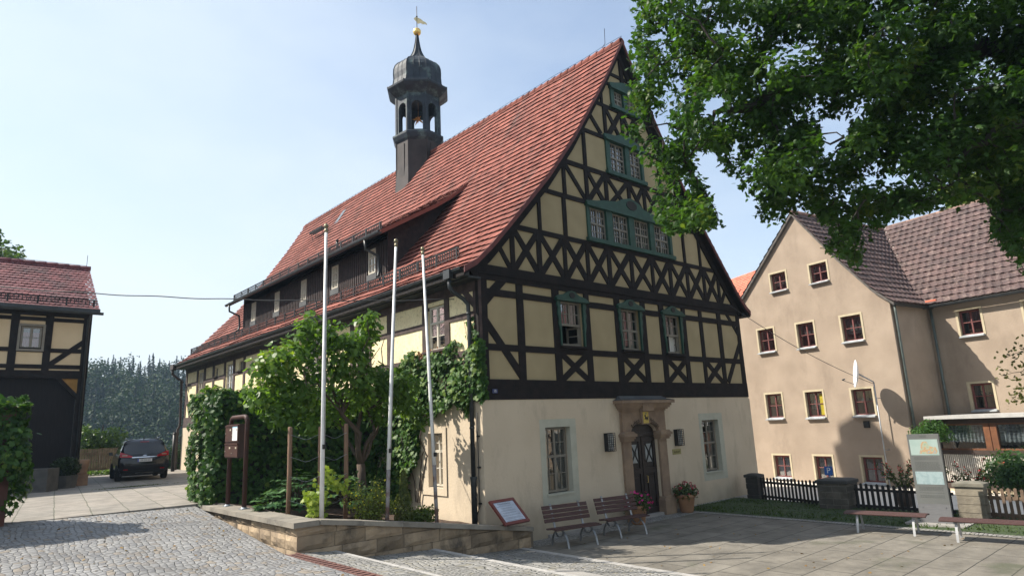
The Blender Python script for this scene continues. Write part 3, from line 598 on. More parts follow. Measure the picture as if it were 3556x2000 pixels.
g = MB(); g.box(Fr((13, 0, 0), (0, 1, 0), (0, 0, 1), (1, 0, 0)), -.2, TL+.2, 6.02, 6.2, .1, .62); g.build('eaves_board', MT['timber'], TH)
dp = MB(); dp.tube([LF.p(.32, 6.0, .69), LF.p(.32, 5.78, .69), LF.p(.30, 5.66, .60), LF.p(.26, 5.50, .30), LF.p(.24, 5.36, .17), LF.p(.24, 4.9, .15), LF.p(.24, 1.0, .16)], .058, 10)
dp.tube([LF.p(.24, 1.05, .16), LF.p(.24, 1.03, .16), LF.p(.24, .95, .16), LF.p(.24, -.3, .16)], [.09, .09, .075, .075], 10)
for z in (5.1, 3.7, 2.2): dp.tube([LF.p(.24, z, .16), LF.p(.24, z+.05, .16)], .068, 10)
dp.build('downpipe', MT['zinc'], TH)
dp = MB(); dp.tube([LF.p(.10, 2.6, .10), LF.p(.10, 1.0, .10), LF.p(.10, .35, .10), LF.p(.2, .1, .14)], .012, 6)
for z in (.4, 1.25, 2.0): dp.box(LF, .07, .13, z, z+.04, .04, .12)
dp.build('earth_cable', MT['iron'], TH)
dp = MB(); dp.box(LF, TL-.35, TL+.25, 5.98, 6.24, .55, .80); dp.tube([LF.p(TL+.1, 6.0, .69), LF.p(TL+.1, 5.75, .69), LF.p(TL+.12, 5.55, .45), LF.p(TL+.14, 5.4, .2), LF.p(TL+.14, 3.0, .15), LF.p(TL+.16, 2.8, .25), LF.p(TL+.16, .7, .25)], .07, 8); dp.build('downpipe', pm('rusty_pipe', (.05, .035, .032), None, 5, .6), TH)
# --- shed dormer
DX, DZ, DY0, DY1 = .72, 8.62, 5.75, 19.35
dm = MB(); n = int((DY1-DY0)/.16); dwn = [(6.50, 6.98), (9.30, 9.80), (12.12, 12.60), (14.90, 15.38), (17.70, 18.20)]
DF = Fr((DX, 0, 0), (0, 1, 0), (0, 0, 1), (-1, 0, 0))
dm.holed(DF, rect(DY0, DY1, 7.2, DZ), [rect(a, b, 7.62, 8.5) for a, b in dwn], 0, .05, .4, 1)
for i in range(n):
    a = DY0+(i+.5)*(DY1-DY0)/n
    if any(p-.06 < a < q+.06 for p, q in dwn): continue
    dm.box(DF, a-.028, a+.028, 7.36, DZ, -.02, .024+.001*(i % 3))
dzf = lambda x: DZ+.08+(x-.15)*.60
xin = 3.35
for yy, s_ in ((DY0, 1), (DY1, -1)):
    pts = [(DX, 7.2)]+[(x, zp(x)-.1) for x in np.linspace(DX, xin, 9)]+[(DX, DZ)]
    dm.prism(F_roof, [(DX, 7.2)]+[(x, zp(x)-.1) for x in np.linspace(DX+.05, xin, 9)]+[(xin-.02, dzf(xin)-.1), (DX, dzf(DX)-.12)], yy-.03, yy+.03)
DM = dm.build('dormer', [pm('black_brown_boards', (.036, .020, .018), (.016, .010, .010), 6, .8, .4, 24), MT['dark']], TH)
for a, b in dwn:
    wm = MB(); wm.box(DF, a, a+.05, 7.62, 8.5, -.04, .03); wm.box(DF, b-.05, b, 7.62, 8.5, -.04, .031); wm.box(DF, a+.05, b-.05, 7.62, 7.67, -.04, .03); wm.box(DF, a+.05, b-.05, 8.45, 8.5, -.04, .03)
    m_ = (a+b)/2; wm.box(DF, m_-.02, m_+.02, 7.67, 8.45, -.03, .02)
    for z in (7.93, 8.2): wm.box(DF, a+.05, b-.05, z-.012, z+.012, -.03, .018)
    wm.cur = 1; wm.poly([DF.p(a+.02, 7.64, -.02), DF.p(b-.02, 7.64, -.02), DF.p(b-.02, 8.48, -.02), DF.p(a+.02, 8.48, -.02)])
    wm.cur = 2; wm.box(DF, a-.1, b+.1, 7.36, 7.6, .0, .05)
    wm.build('window', [MT['frame_light'], MT['glass'], MT['lead']], DM)
dr = MB(); ya, yb = DY0-.75, DY1+.75
xs_ = [.15, .8, 1.6, 2.4, 3.1, 3.55, 3.9]
dprof = [(x, dzf(x)+(.0 if x < 2.4 else (x-2.4)**2*.12)) for x in xs_]
dr.prism(F_roof, [(x, z-.02) for x, z in dprof]+[(x, z-.14) for x, z in dprof[::-1]], DY0-.45, DY1+.45)
DR = dr.build('dormer_roof', MT['timber'], DM)
rs = resample(dprof, .31); t_ = MB()
rows = []
for k, (p, q) in enumerate(zip(rs, rs[1:])):
    rows.append(((p[0], DY0-.5, p[1]), (p[0], DY1+.5, p[1]), (q[0], DY0-.5, q[1]), (q[0], DY1+.5, q[1])))
tile_rows(t_, rows, .18, .042)
t_.prism(F_roof, [(x, z+.03) for x, z in dprof]+[(x, z-.12) for x, z in dprof[::-1]], DY0-.53, DY0-.5)
t_.build('roof_tiles', MT['tile'], DR)
g = gutter(DF, DY0-.55, DY1+.75, 8.66, .60, .075); g.build('gutter', MT['zinc'], DR)
g = MB(); snow_guard(g, DF, DY0-.2, DY1+.5, 8.86, .34, .28); g.build('snow_guard', MT['iron'], DR)
for yq in (DY0+.45, DY1+.3):
    g = MB(); g.tube([DF.p(yq, 8.6, .6), DF.p(yq, 8.3, .58), DF.p(yq-.05, 8.1, .12), DF.p(yq-.05, 7.6, .08), DF.p(yq-.1, 7.38, .15), DF.p(yq-.3, 7.3, .3)], .05, 8); g.build('downpipe', MT['zinc'], DM)
# roof fittings
g = MB(); Pr = np.array([3.38, 14.8, zp(3.38)]); g.tube([Pr, Pr+(0, 0, .75)], .06, 8); g.tube([Pr+(0, 0, .75), Pr+(0, 0, .8)], .085, 8); g.build('vent_pipe', MT['iron'], ROOF)
g = MB(); xq = 5.35; zq = zp(xq); fq = Fr((xq, 20.0, zq), (0, 1, 0), (0, 0, 1), (-1, 0, 0))
for c in np.linspace(0, .3, 5): g.box(fq, 0, 1.6, .30, .34, c, c+.03)
for a in np.linspace(0, 1.6, 9): g.box(fq, a, a+.02, .29, .33, 0, .33)
for a in (.1, 1.45): g.tube([fq.p(a, .3, .3), fq.p(a, -.25, .12)], .02, 4); g.tube([fq.p(a, .3, .0), fq.p(a, .0, .0)], .02, 4)
g.build('chimney_sweep_step', MT['zinc'], ROOF)
g = MB(); x_, x2 = 5.6, 6.1; g.poly([(x_, 19.2, zp(x_)+.12), (x_, 19.6, zp(x_)+.12), (x2, 19.6, zp(x2)+.12), (x2, 19.2, zp(x2)+.12)]); g.box(Fr((x_, 0, zp(x_)), (0, 1, 0), (0, 0, 1), (-1, 0, 0)), 19.18, 19.62, 0, .12, -.05, .02)
g.build('roof_hatch', pm('hatch_metal', (.12, .14, .155), None, 5, .3, metal=.6), ROOF)
# --- bell tower
TC = np.array([6.6, 12.55, 0.]); oct_ = R(22.5)+R(8)
def octp(r, z): return [TC+(r*math.cos(oct_+k*math.pi/4), r*math.sin(oct_+k*math.pi/4), z) for k in range(8)]
g = MB(); g.lathe(TC, [(1.26, 13.0), (1.16, 14.6), (1.15, 16.02)], 8, oct_)
for k in range(8):      # sheet seams and raised panels
    P, Q = octp(1.155, 0)[k], octp(1.155, 0)[(k+1) % 8]; u_ = (Q-P)/np.linalg.norm(Q-P); fr = Fr(P, u_, (0, 0, 1), np.cross(u_, (0, 0, 1)))
    wd = np.linalg.norm(Q-P); g.box(fr, wd*.28, wd*.68, 14.0, 15.85, -.03, .03); g.box(fr, -.015, .02, 13, 16, -.02, .03)
BT = g.build('bell_tower', MT['sheet'], TH)
g = MB(); g.lathe(TC, [(1.15, 15.98), (1.24, 16.08), (1.34, 16.28), (1.34, 16.36), (1.16, 16.47), (1.0, 16.5)], 8, oct_); g.build('ledge', MT['slate'], BT)
g = MB(); ri = 1.14
for k in range(8):
    P, Q = octp(ri, 0)[k], octp(ri, 0)[(k+1) % 8]; u_ = (Q-P)/np.linalg.norm(Q-P); nn = np.cross(u_, (0, 0, 1)); wd = np.linalg.norm(Q-P); h = wd*.31; m_ = wd/2
    arc = [(m_-h*math.cos(t*math.pi/10), 17.75+h*1.05*math.sin(t*math.pi/10)) for t in range(11)]
    hole = [(m_+h, 16.52), (m_+h, 17.75)]+[(m_+h*math.cos(t*math.pi/10), 17.75+h*1.05*math.sin(t*math.pi/10)) for t in range(1, 10)]+[(m_-h, 17.75), (m_-h, 16.52)]
    for c, rv in ((0, .16), (-.16, 0)): g.holed(Fr(P, u_, (0, 0, 1), nn), rect(0 if c == 0 else .06, wd if c == 0 else wd-.06, 16.46, 18.62), [hole[::-1]], c, rv)
    g.box(Fr(P, u_, (0, 0, 1), nn), -.05, .05, 16.46, 18.6, -.08, .035)
g.lathe(TC, [(1.1, 18.58), (.02, 18.6)], 8, oct_, False)
g.build('lantern', MT['slate'], BT)
dome = [(1.15, 18.45), (1.28, 18.55), (1.46, 18.70), (1.60, 18.84), (1.62, 18.93), (1.60, 18.96), (1.42, 19.00), (1.35, 19.07), (1.29, 19.22), (1.26, 19.45), (1.275, 19.75), (1.26, 20.02), (1.18, 20.25), (1.02, 20.44), (.78, 20.59), (.57, 20.72), (.41, 20.88), (.30, 21.08), (.21, 21.30), (.14, 21.6), (.085, 21.95), (.05, 22.26)]
g = MB(); g.lathe(TC, dome, 8, oct_)
for k in range(8):
    g.tube([TC+((r+.012)*math.cos(oct_+k*math.pi/4), (r+.012)*math.sin(oct_+k*math.pi/4), z) for r, z in dome[5:]], .022, 5)
    for q in (.35, .66):
        an = oct_+k*math.pi/4; B = oct_+(k+1)*math.pi/4
        g.tube([TC+np.array([(r+.004)*((1-q)*math.cos(an)+q*math.cos(B)), (r+.004)*((1-q)*math.sin(an)+q*math.sin(B)), z]) for r, z in dome[7:15]], .013, 4)
g.build('onion_dome', MT['slate'], BT)
g = MB(); g.lathe(TC, [(.21*math.sin(t*math.pi/12)+.001, 22.46-.21*math.cos(t*math.pi/12)) for t in range(13)], 16); g.build('gilded_ball', MT['gold'], BT, smooth=True)
g = MB(); g.tube([TC+(0, 0, 22.6), TC+(0, 0, 23.95)], .018, 6); g.lathe(TC, [(.01, 23.3), (.05, 23.36), (.01, 23.42)], 8)
vf = Fr(TC, (.8, -.6, 0), (0, 0, 1)); g.cur = 1
g.prism(vf, [(-.16, 23.22), (-.08, 23.12), (.0, 23.02), (.05, 22.93), (.2, 22.98), (.3, 22.9), (.42, 22.93), (.5, 22.86), (.52, 22.92), (.45, 23.02), (.33, 23.08), (.22, 23.2), (.08, 23.27), (.0, 23.34), (-.1, 23.3)], -.01, .01)
g.build('weather_vane', [MT['iron'], pm('vane_gilding', (.75, .62, .36), None, 6, .5, metal=.4)], BT)
# --- portal and door
g = MB(); s_ = Fr((0, -.05, 0), (1, 0, 0), (0, 0, 1), (0, -1, 0))
for a0, a1 in ((5.22, 5.63), (7.01, 7.44)):
    g.box(s_, a0+.02, a1-.0 if a0 < 6 else a1-.02, -.25, 1.64, -.3, .075); g.box(s_, a0-.06, a1+.06, -.66, -.22, -.3, .18); g.prism(s_, [(a0-.06, -.22), (a1+.06, -.22), (a1-.01, -.12), (a0+.01, -.12)], -.29, .15)
    g.box(s_, a0-.02, a1+.04, 1.62, 1.68, -.3, .16); g.box(s_, a0-.05, a1+.08, 1.68, 1.75, -.3, .19); g.box(s_, a0-.08, a1+.12, 1.75, 1.83, -.3, .23); g.prism(s_, [(a0-.07, 1.83), (a1+.1, 1.83), (a1+.0, 1.9), (a0+.02, 1.9)], -.29, .2)
arch = [(5.24, 1.86), (5.62, 1.86)]+[(6.32-.70*math.cos(t*math.pi/14), 1.86+.31*math.sin(t*math.pi/14)) for t in range(1, 14)]+[(7.02, 1.86), (7.40, 1.86), (7.40, 2.52), (5.24, 2.52)]
g.holed(s_, arch, [], .105); 
for i in range(len(arch)):
    p, q = arch[i], arch[(i+1) % len(arch)]; g.poly([s_.p(*p, .105), s_.p(*q, .105), s_.p(*q, -.3), s_.p(*p, -.3)])
for k, (o_, z0, z1, d) in enumerate(((.02, 2.5, 2.55, .14), (.08, 2.55, 2.60, .19), (.13, 2.60, 2.66, .24), (.17, 2.66, 2.74, .28), (.25, 2.74, 2.83, .36))): g.box(s_, 5.24-o_, 7.40+o_, z0, z1, -.02, d)
g.prism(s_, [(6.14, 2.1), (6.50, 2.1), (6.54, 2.5), (6.10, 2.5)], -.3, .16); g.box(s_, 6.05, 6.58, 2.5, 2.74, 0, .30)
g.cur = 1; A = [s_.p(4.98, 2.832, .37), s_.p(7.66, 2.832, .37), s_.p(7.66, 2.832, 0), s_.p(4.98, 2.832, 0)]; B = [s_.p(5.2, 2.97, .06), s_.p(7.35, 2.97, .06), s_.p(7.35, 2.97, 0), s_.p(5.2, 2.97, 0)]
A = g.vs(A); Mid = g.vs([s_.p(5.12, 2.88, .2), s_.p(7.46, 2.88, .2), s_.p(7.46, 2.88, 0), s_.p(5.12, 2.88, 0)]); B = g.vs(B)
for P, Q in ((A, Mid), (Mid, B)):
    for i in range(4): g.face((P[i], P[(i+1) % 4], Q[(i+1) % 4], Q[i]))
g.face(B)
PO = g.build('stone_portal', [MT['sand'], MT['lead']], TH)
g = MB()
text_into(g, 'Rathaus', s_, -.50, 2.27, .20, .118, .72, arc=1.0); g.v = [(x+6.32, y, z) for x, y, z in g.v]; n0 = len(g.v)
text_into(g, 'Hohnstein', s_, .52, 2.27, .20, .118, .60, arc=1.0); g.v = g.v[:n0]+[(x+6.32, y, z) for x, y, z in g.v[n0:]]
g.build('lettering', pm('black_lettering', (.006, .006, .006), None, 3, .9, spec=.05), PO)
g = MB(); g.prism(s_, [(6.20, 2.13), (6.45, 2.13), (6.46, 2.47), (6.19, 2.47)], .15, .172); g.cur = 1
g.prism(s_, [(6.24, 2.34), (6.27, 2.39), (6.31, 2.38), (6.31, 2.33), (6.35, 2.31), (6.40, 2.31), (6.42, 2.35), (6.43, 2.34), (6.415, 2.28), (6.415, 2.22), (6.40, 2.22), (6.39, 2.26), (6.37, 2.27), (6.375, 2.22), (6.36, 2.22), (6.35, 2.27), (6.33, 2.27), (6.325, 2.22), (6.31, 2.22), (6.30, 2.27), (6.26, 2.24), (6.245, 2.255), (6.28, 2.30), (6.27, 2.33)][::-1], .17, .18)
g.cur = 2; g.prism(s_, [(6.325+.024*math.cos(t), 2.42+.024*math.sin(t)) for t in np.linspace(0, 5.5, 9)], .17, .18)
g.build('coat_of_arms', [pm('yellow_shield', (.55, .40, .08), None, 6, .6), MT['iron'], pm('teal_dot', (.03, .2, .17), None, 5, .6)], PO)
g = MB(); dfr = Fr((0, .07, 0), (1, 0, 0), (0, 0, 1), (0, -1, 0))
g.box(dfr, 5.6, 7.05, -.66, 2.2, -.08, 0)
for a0, a1 in ((5.64, 6.29), (6.35, 7.0)):
    for (x0, x1, z0, z1) in ((a0, a0+.12, -.6, 1.72), (a1-.12, a1, -.6, 1.72), (a0+.12, a1-.12, -.6, -.4), (a0+.12, a1-.12, 1.58, 1.72), (a0+.12, a1-.12, .62, .78)): g.box(dfr, x0, x1, z0, z1, 0, .035)
    g.box(dfr, a0+.18, a1-.18, -.3, .52, 0, .03)
g.box(dfr, 5.62, 7.02, 1.73, 1.85, 0, .06); g.box(dfr, 6.29, 6.35, -.6, 1.73, 0, .055)
DO = g.build('door', pm('dark_oak_door', (.022, .013, .010), (.012, .008, .007), 4, .5, .3, 20, stretch=(6, 6, 1)), TH)
for a0, a1 in ((5.64, 6.29), (6.35, 7.0)):
    g = MB(); g.box(dfr, a0+.16, a1-.16, .95, 1.5, .004, .012); g.cur = 1
    T0 = lambda p, q, w_, k: g.bar(dfr, p, q, w_, .01, .03+k*.002, 0)
    T0((a0+.16, .95), (a1-.16, 1.5), .04, 0); T0((a0+.16, 1.5), (a1-.16, .95), .04, 1); g.box(dfr, (a0+a1)/2-.05, (a0+a1)/2+.05, 1.18, 1.27, .01, .04)
    g.build('pane', [pm('pale_door_glass', (.30, .32, .32), None, 4, .15), MT['iron']], DO)
g = MB(); g.tube([dfr.p(6.40, .55, .07), dfr.p(6.40, .55, .12), dfr.p(6.40, .35, .12), dfr.p(6.40, .35, .07)], .012, 5); g.build('handle', pm('brass', (.5, .36, .12), None, 5, .35, metal=.8), DO)
# --- things fixed to the walls
for (a0, a1, b0, b1, lb) in ((4.47, 4.82, 1.38, 1.90, 'black caged wall lamp left of the stone portal'), (7.95, 8.30, 1.36, 1.88, 'black caged wall lamp right of the portal above a small sign')):
    t = thing('wall_lamp', lb, 'lamp', s_.p((a0+a1)/2, b0, 0), 'caged lamps beside the door')
    g = MB(); g.box(s_, a0, a1, b0, b1, .0, .03); g.box(s_, a0, a0+.025, b0, b1, .03, .14)
    for x in np.linspace(a0, a1, 5): g.box(s_, x-.006, x+.006, b0, b1, .125, .142)
    for z in np.linspace(b0, b1, 9): g.box(s_, a0, a1+.001, z-.006, z+.006, .124, .141)
    for x in (a1-.015,):
        for z in np.linspace(b0, b1, 9): g.box(s_, x, x+.012, z-.005, z+.005, .03, .124)
    g.build('cage', MT['iron'], t)
    g = MB(); g.box(s_, a0+.035, a1-.035, b0+.03, b1-.03, .03, .11); g.build('lamp_shade', pm('milky_lamp_glass', (.55, .56, .54), (.22, .24, .24), 9, .3), t)
g = MB(); g.box(s_, 7.78, 8.24, 1.09, 1.26, 0, .015); g.cur = 1; text_into(g, 'Standesamt', s_, 8.01, 1.175, .088, .018, .8)
tag(g.build('door_sign', [pm('yellow_green_plate', (.30, .27, .10), None, 6, .5), MT['iron']], loc=s_.p(8.0, 1.09, 0)), 'small yellowish plate reading Standesamt under the right wall lamp', 'sign')
g = MB(); hf = Fr((0, -.075, 0), (1, 0, 0), (0, 0, 1), (0, -1, 0)); g.prism(hf, [(.29, 3.06), (.44, 3.06), (.455, 3.075), (.455, 3.155), (.44, 3.17), (.29, 3.17), (.275, 3.155), (.275, 3.075)], -.02, .012); g.cur = 1; text_into(g, '10', hf, .365, 3.115, .095, .015, .8)
tag(g.build('house_number', [pm('blue_enamel', (.012, .02, .10), None, 4, .25), pm('white_enamel', (.7, .7, .7), None, 4, .3)], loc=hf.p(.365, 3.06, 0)), 'small blue house number plate 10 on the black corner timber', 'sign')
g = MB()
for k in range(12):
    d = nrg.normal(0, 1, 3); d[2] *= 1; d /= np.linalg.norm(d); L_ = rnd.uniform(.28, .40); a = np.cross(d, (.3, .5, .8)); a /= np.linalg.norm(a); b = np.cross(d, a); o_ = TC+(0, 0, 17.55)
    q = g.vs([o_+.07*a, o_+.07*b, o_-.07*a, o_-.07*b, o_+d*L_])
    for i in range(4): g.face((q[i], q[(i+1) % 4], q[4]))
g.tube([TC+(0, 0, 17.6), TC+(0, 0, 18.6)], .008, 4)
tag(g.build('star_ornament', pm('orange_star', (.55, .24, .05), (.4, .16, .04), 6, .6), loc=TC+np.array((0, 0, 17.2))), 'orange many pointed star hanging in the open tower lantern', 'star')
# ------------------------------------------------------------ ground, paving, steps
def S_(name, mb, mats, loc=(0, 0, 0), **k): return mb.build(name, mats, loc=loc, kind='structure', **k)
GR = {}
GR['cob'] = cobblemat('granite_setts', .13, (.205, .203, .20), (.15, .15, .155), (.095, .092, .085), (.22, .19, .155), (1.2, .85, 1), rnds=.5)
GR['cob2'] = cobblemat('small_setts', .105, (.28, .272, .255), (.21, .206, .2), (.045, .047, .038), (.29, .27, .22), (.8, 1.2, 1), jw=.13)
GR['slab'] = brickmat('plaza_slabs', (.165, .15, .125), (.195, .178, .15), (.045, .043, .036), 1.25, .68, .013, .85, .35, .42, distort=.03, nscale=1.6, moss=(.075, .08, .05), mossat=.60)
GR['yard'] = brickmat('yard_slabs', (.255, .228, .195), (.215, .197, .17), (.10, .10, .07), 1.55, .72, .014, .85, .35, .4, distort=.06, rot=R(97), moss=(.10, .13, .05), mossat=.68, off=.37)
GR['kerb'] = pm('granite_kerb', (.38, .365, .345), (.28, .27, .255), 7, .85, .5, 30)
GR['slabg'] = pm('smooth_grey_slab', (.30, .285, .265), (.25, .24, .225), 2, .8, .2, 20)
GR['lane'] = pm('pale_gravel', (.62, .57, .51), (.54, .50, .44), 6, .95, .4, 60)
GR['soil'] = pm('bark_mulch', (.085, .05, .032), (.035, .022, .016), 14, .95, 1., 40)
GR['grassbase'] = pm('lawn', (.045, .075, .022), (.03, .045, .018), 5, .95, .6, 60)
GR['field'] = pm('far_ground', (.07, .095, .04), (.05, .07, .03), .05, .95)
def tz(x, y):
    d = y
    if d < 30: v = -1.6
    elif d < 75: v = -1.6-(d-30)*.42
    elif d < 100: v = -20.5
    else: v = -20.5+min(32, (d-100)*.31)
    return v+(0 if abs(x) < 400 else 0)
ax = [-1500, -700, -300]+list(np.linspace(-160, 160, 25))+[300, 700, 1500]; ay = [-1500, -600, -200, -60, 0, 27, 30]+list(np.linspace(36, 330, 40))+[600, 1500]
g = MB(); ids = [[g.vs([(x, y, tz(x, y))])[0] for x in ax] for y in ay]
for j in range(len(ay)-1):
    for i in range(len(ax)-1): g.face((ids[j][i], ids[j][i+1], ids[j+1][i+1], ids[j+1][i]))
S_('ground', g, GR['field'])
def zs(x, y):
    z = .12+max(0., min(1., (y+.7)/5.5))*.53
    z += .05*max(0, min(1, (-5.2-x)/4))
    return z
def grid(mb, xs, ys, fz):
    ids = [[mb.vs([(x, y, fz(x, y))])[0] for x in xs] for y in ys]
    for j in range(len(ys)-1):
        for i in range(len(xs)-1): mb.face((ids[j][i], ids[j][i+1], ids[j+1][i+1], ids[j+1][i]))
g = MB(); grid(g, list(np.linspace(-40, -14, 6))+list(np.linspace(-13, -5.24, 16)), list(np.linspace(-45, -2, 10))+list(np.linspace(-1.5, 4.86, 16)), zs); S_('cobbled_street', g, GR['cob'])
g = MB(); grid(g, list(np.linspace(-45, -5.06, 20)), list(np.linspace(4.86, 28.2, 20)), lambda x, y: .70); grid(g, list(np.linspace(-5.06, -.01, 5)), list(np.linspace(5.6, 28.2, 20)), lambda x, y: .70); g.poly([(-45, 4.86, -1), (-5.06, 4.86, -1), (-5.06, 4.86, .70), (-45, 4.86, .70)]); S_('stone_slab_yard', g, GR['yard'])
# cobbled terrace steps, each with a granite nosing
g = MB(); nz_ = [(-5.02, -4.25, .12, .05), (-4.42, -1.96, -.115, -.26), (-2.12, .58, -.46, -.62)]
for k, (xa, xb, za, zb) in enumerate(nz_): g.poly([(xa, -45, za), (xb, -45, zb), (xb, -.55, zb), (xa, -.55, za)])
S_('cobbled_terrace_steps', g, GR['cob2'])
g = MB()
for k, (xb, zb, lo) in enumerate(((-4.25, .05, -.3), (-1.96, -.26, -.6), (.58, -.615, -.8))): g.box(W0, xb-(.24 if k < 2 else .16), xb, -45, -.60, lo, zb+.008)
S_('step_kerb', g, GR['kerb'])
g = MB()
for (xa, xb, ya, yb, z) in ((-4.12, -3.55, -9, -1.75, -.135), (-1.8, -.75, -9.5, -3.3, -.49), (-.35, .42, -4.0, -1.3, -.598)): g.poly([(xa, ya, z), (xb, ya, z-.035), (xb, yb, z-.035), (xa, yb, z)])
S_('smooth_stone_slabs', g, GR['slabg'])
g = MB(); g.poly([(.58, -45, -.652), (7.75, -45, -.652), (7.75, -.75, -.652), (.58, -.75, -.652)]); S_('plaza', g, GR['slab'])
g = MB(); g.poly([(.5, -.75, -.648), (9.4, -.75, -.648), (9.4, .1, -.648), (.5, .1, -.648)]); g.poly([(.58, -45, -.644), (.72, -45, -.644), (.72, -.75, -.644), (.58, -.75, -.644)]); g.poly([(7.75, -45, -.64), (8.05, -45, -.64), (8.05, -.75, -.64), (7.75, -.75, -.64)])
S_('cobbled_gutter_strip', g, GR['cob2'])
g = MB(); g.box(W0, 2.0, 12, -.14, .2, -.9, -.57); S_('wall_plinth', g, GR['slabg'])
g = MB(); grid(g, np.linspace(8.05, 11.2, 8), np.linspace(-45, .05, 40), lambda x, y: -.645+.06*min(1, (x-8.05)*1.5)+.02*math.sin(x*3+y*2)); S_('lawn', g, GR['grassbase'])
g = MB(); grid(g, [11.2, 13, 16, 26], [-60, -20, 0, 30, 45], lambda x, y: float(np.interp(x, [11.2, 13, 16, 26], [-.66, -.85, -.98, -1.12]))); S_('lane', g, GR['lane'])
# lawn blades
g = MB(); n = 9000; P = np.stack([nrg.uniform(8.1, 11.2, n), -nrg.uniform(0, 1, n)**1.3*14+.02, np.full(n, -.60)], 1); ok = ~((P[:, 0] < 8.6) & (nrg.random(n) < .3)); P = P[ok]
leaves(g, P, np.tile([0.3, 0.3, .2], (len(P), 1)), .11, LANCE, -1.2, rj=.7)
g.build('grass', leafmat('grass_blades', (.025, .048, .011), (.058, .09, .022), trans=.25), kind='stuff')
# ------------------------------------------------------------ planting bed with sandstone wall
bed = lambda x, y: float(np.interp(x, [-5.05, -4.4, .6], [.56, .5, -.22]))+.05*math.sin(3*x+2*y)+.06*max(0, y)/3
g = MB(); grid(g, np.linspace(-4.85, .75, 18), [-.5, -.25, .01], lambda x, y: bed(x, y) if x < .6 else -.25); grid(g, np.linspace(-4.85, -.02, 16), np.linspace(.01, 5.4, 12), bed); S_('planting_bed', g, GR['soil'])
SW = thing('garden_wall', 'low sandstone retaining wall with sloping coping round the planting bed', 'wall', (-5.05, -.7, .1))
RB = MB(); fw_ = Fr((0, -.66, 0), (1, 0, 0), (0, 0, 1), (0, -1, 0)); fl_ = Fr((-5.02, 0, 0), (0, 1, 0), (0, 0, 1), (-1, 0, 0))
ctop = lambda x: float(np.interp(x, [-5.1, -4.62, -4.6, .85], [.56, .56, .58, -.27]))
rowsz = [(-.95, -.66), (-.66, -.40), (-.40, -.12), (-.12, .14), (.14, .40), (.40, .64)]
def block(fr, a0, a1, b0, b1, top=None):
    P = 5; q = []
    a0 += .006; a1 -= .006; b0 += .005
    na, nb = 5, 4; RB.tint = rnd.random()
    ed_ = lambda i, n: .0 if i in (0, n-1) else 1.
    bt = lambda a: min(b1-.005, top(a)) if top else b1-.005
    if bt(a0) <= b0+.01 and bt(a1) <= b0+.01: return
    ids = []
    for j in range(nb):
        for i in range(na):
            a = a0+(a1-a0)*i/(na-1); t_ = max(b0+.004, bt(a)); b = b0+(t_-b0)*j/(nb-1); c = rnd.uniform(.0, .035)*ed_(i, na)*ed_(j, nb)+(.012 if ed_(i, na)*ed_(j, nb) else 0); ids.append(fr.p(a, b, c))
    ids = RB.vs(ids)
    for j in range(nb-1):
        for i in range(na-1): RB.face((ids[j*na+i], ids[j*na+i+1], ids[(j+1)*na+i+1], ids[(j+1)*na+i]))
for r, (b0, b1) in enumerate(rowsz):
    x = -5.04
    k = 0
    while x < .84:
        w_ = rnd.uniform(.55, 1.0)*(1.25 if (r+k) % 3 == 0 else .9); x1 = min(.84, x+w_); x1 = .84 if .84-x1 < .25 else x1
        block(fw_, x, x1, b0, b1, ctop); x = x1; k += 1
    y = -.65
    while y < 5.0:
        w_ = rnd.uniform(.45, .8); y1 = min(5.0, y+w_); y1 = 5.0 if 5.0-y1 < .2 else y1
        block(fl_, y, y1, b0, b1, lambda a: .56); y = y1
block(Fr((.82, 0, 0), (0, 1, 0), (0, 0, 1), (1, 0, 0)), -.66, -.06, -.95, -.5); block(Fr((.82, 0, 0), (0, 1, 0), (0, 0, 1), (1, 0, 0)), -.66, -.06, -.5, -.28)
RB.tint = .5
RB.cur = 1; RB.box(W0, -5.015, -4.68, -.655, 5.0, -1, .55)
for xa in np.linspace(-5.0, .5, 12): RB.box(W0, xa, xa+.42, -.65, -.36, -1, min(ctop(xa), ctop(xa+.42))-.02)
RB.box(W0, .4, .81, -.65, -.06, -1, -.3)
m1 = pm('split_sandstone', (.30, .225, .145), (.19, .142, .095), 2.2, .9, .6, 14, tint=.3, stain=(.045, .038, .03), stscale=1.5, ststretch=(1, 1, .6))
RB.build('stone_block_face', [m1, pm('mortar', (.16, .13, .095), None, 5, .95)], SW)
g = MB(); cw = pm('coping_stone', (.27, .24, .195), (.20, .18, .15), 2.0, .85, .12, 40, tint=.15, stain=(.11, .10, .085), stscale=1.4)
y = -.60
for w_ in (1.15, 1.2, 1.1, 1.25, .95):
    g.tint = rnd.random(); g.box(W0, -5.125, -4.62, y+.004-(.12 if y < -.5 else 0), y+w_-.004, .56, .66); y += w_
xs_ = np.linspace(-4.61, .88, 7); cf = Fr((0, 0, 0), (1, 0, 0), (0, 0, 1), (0, -1, 0))
for a, b in zip(xs_, xs_[1:]):
    g.tint = rnd.random(); za, zb = ctop(a), ctop(b); g.prism(cf, [(a+.004, za), (b-.004, zb), (b-.004, zb+.09), (a+.004, za+.09)], .34, .735)
g.tint = .4; g.box(W0, .35, .88, -.335, -.08, -.275, -.19)
g.build('coping', cw, SW)
g = MB(); g.box(W0, -.1, .9, -.30, -.06, -.35, -.235); g.poly([(-.9, -.1, .02), (.34, -.1, -.2), (.34, -.33, -.2), (-.9, -.33, .02)]); S_('bed_edge_slabs', g, GR['slabg'])
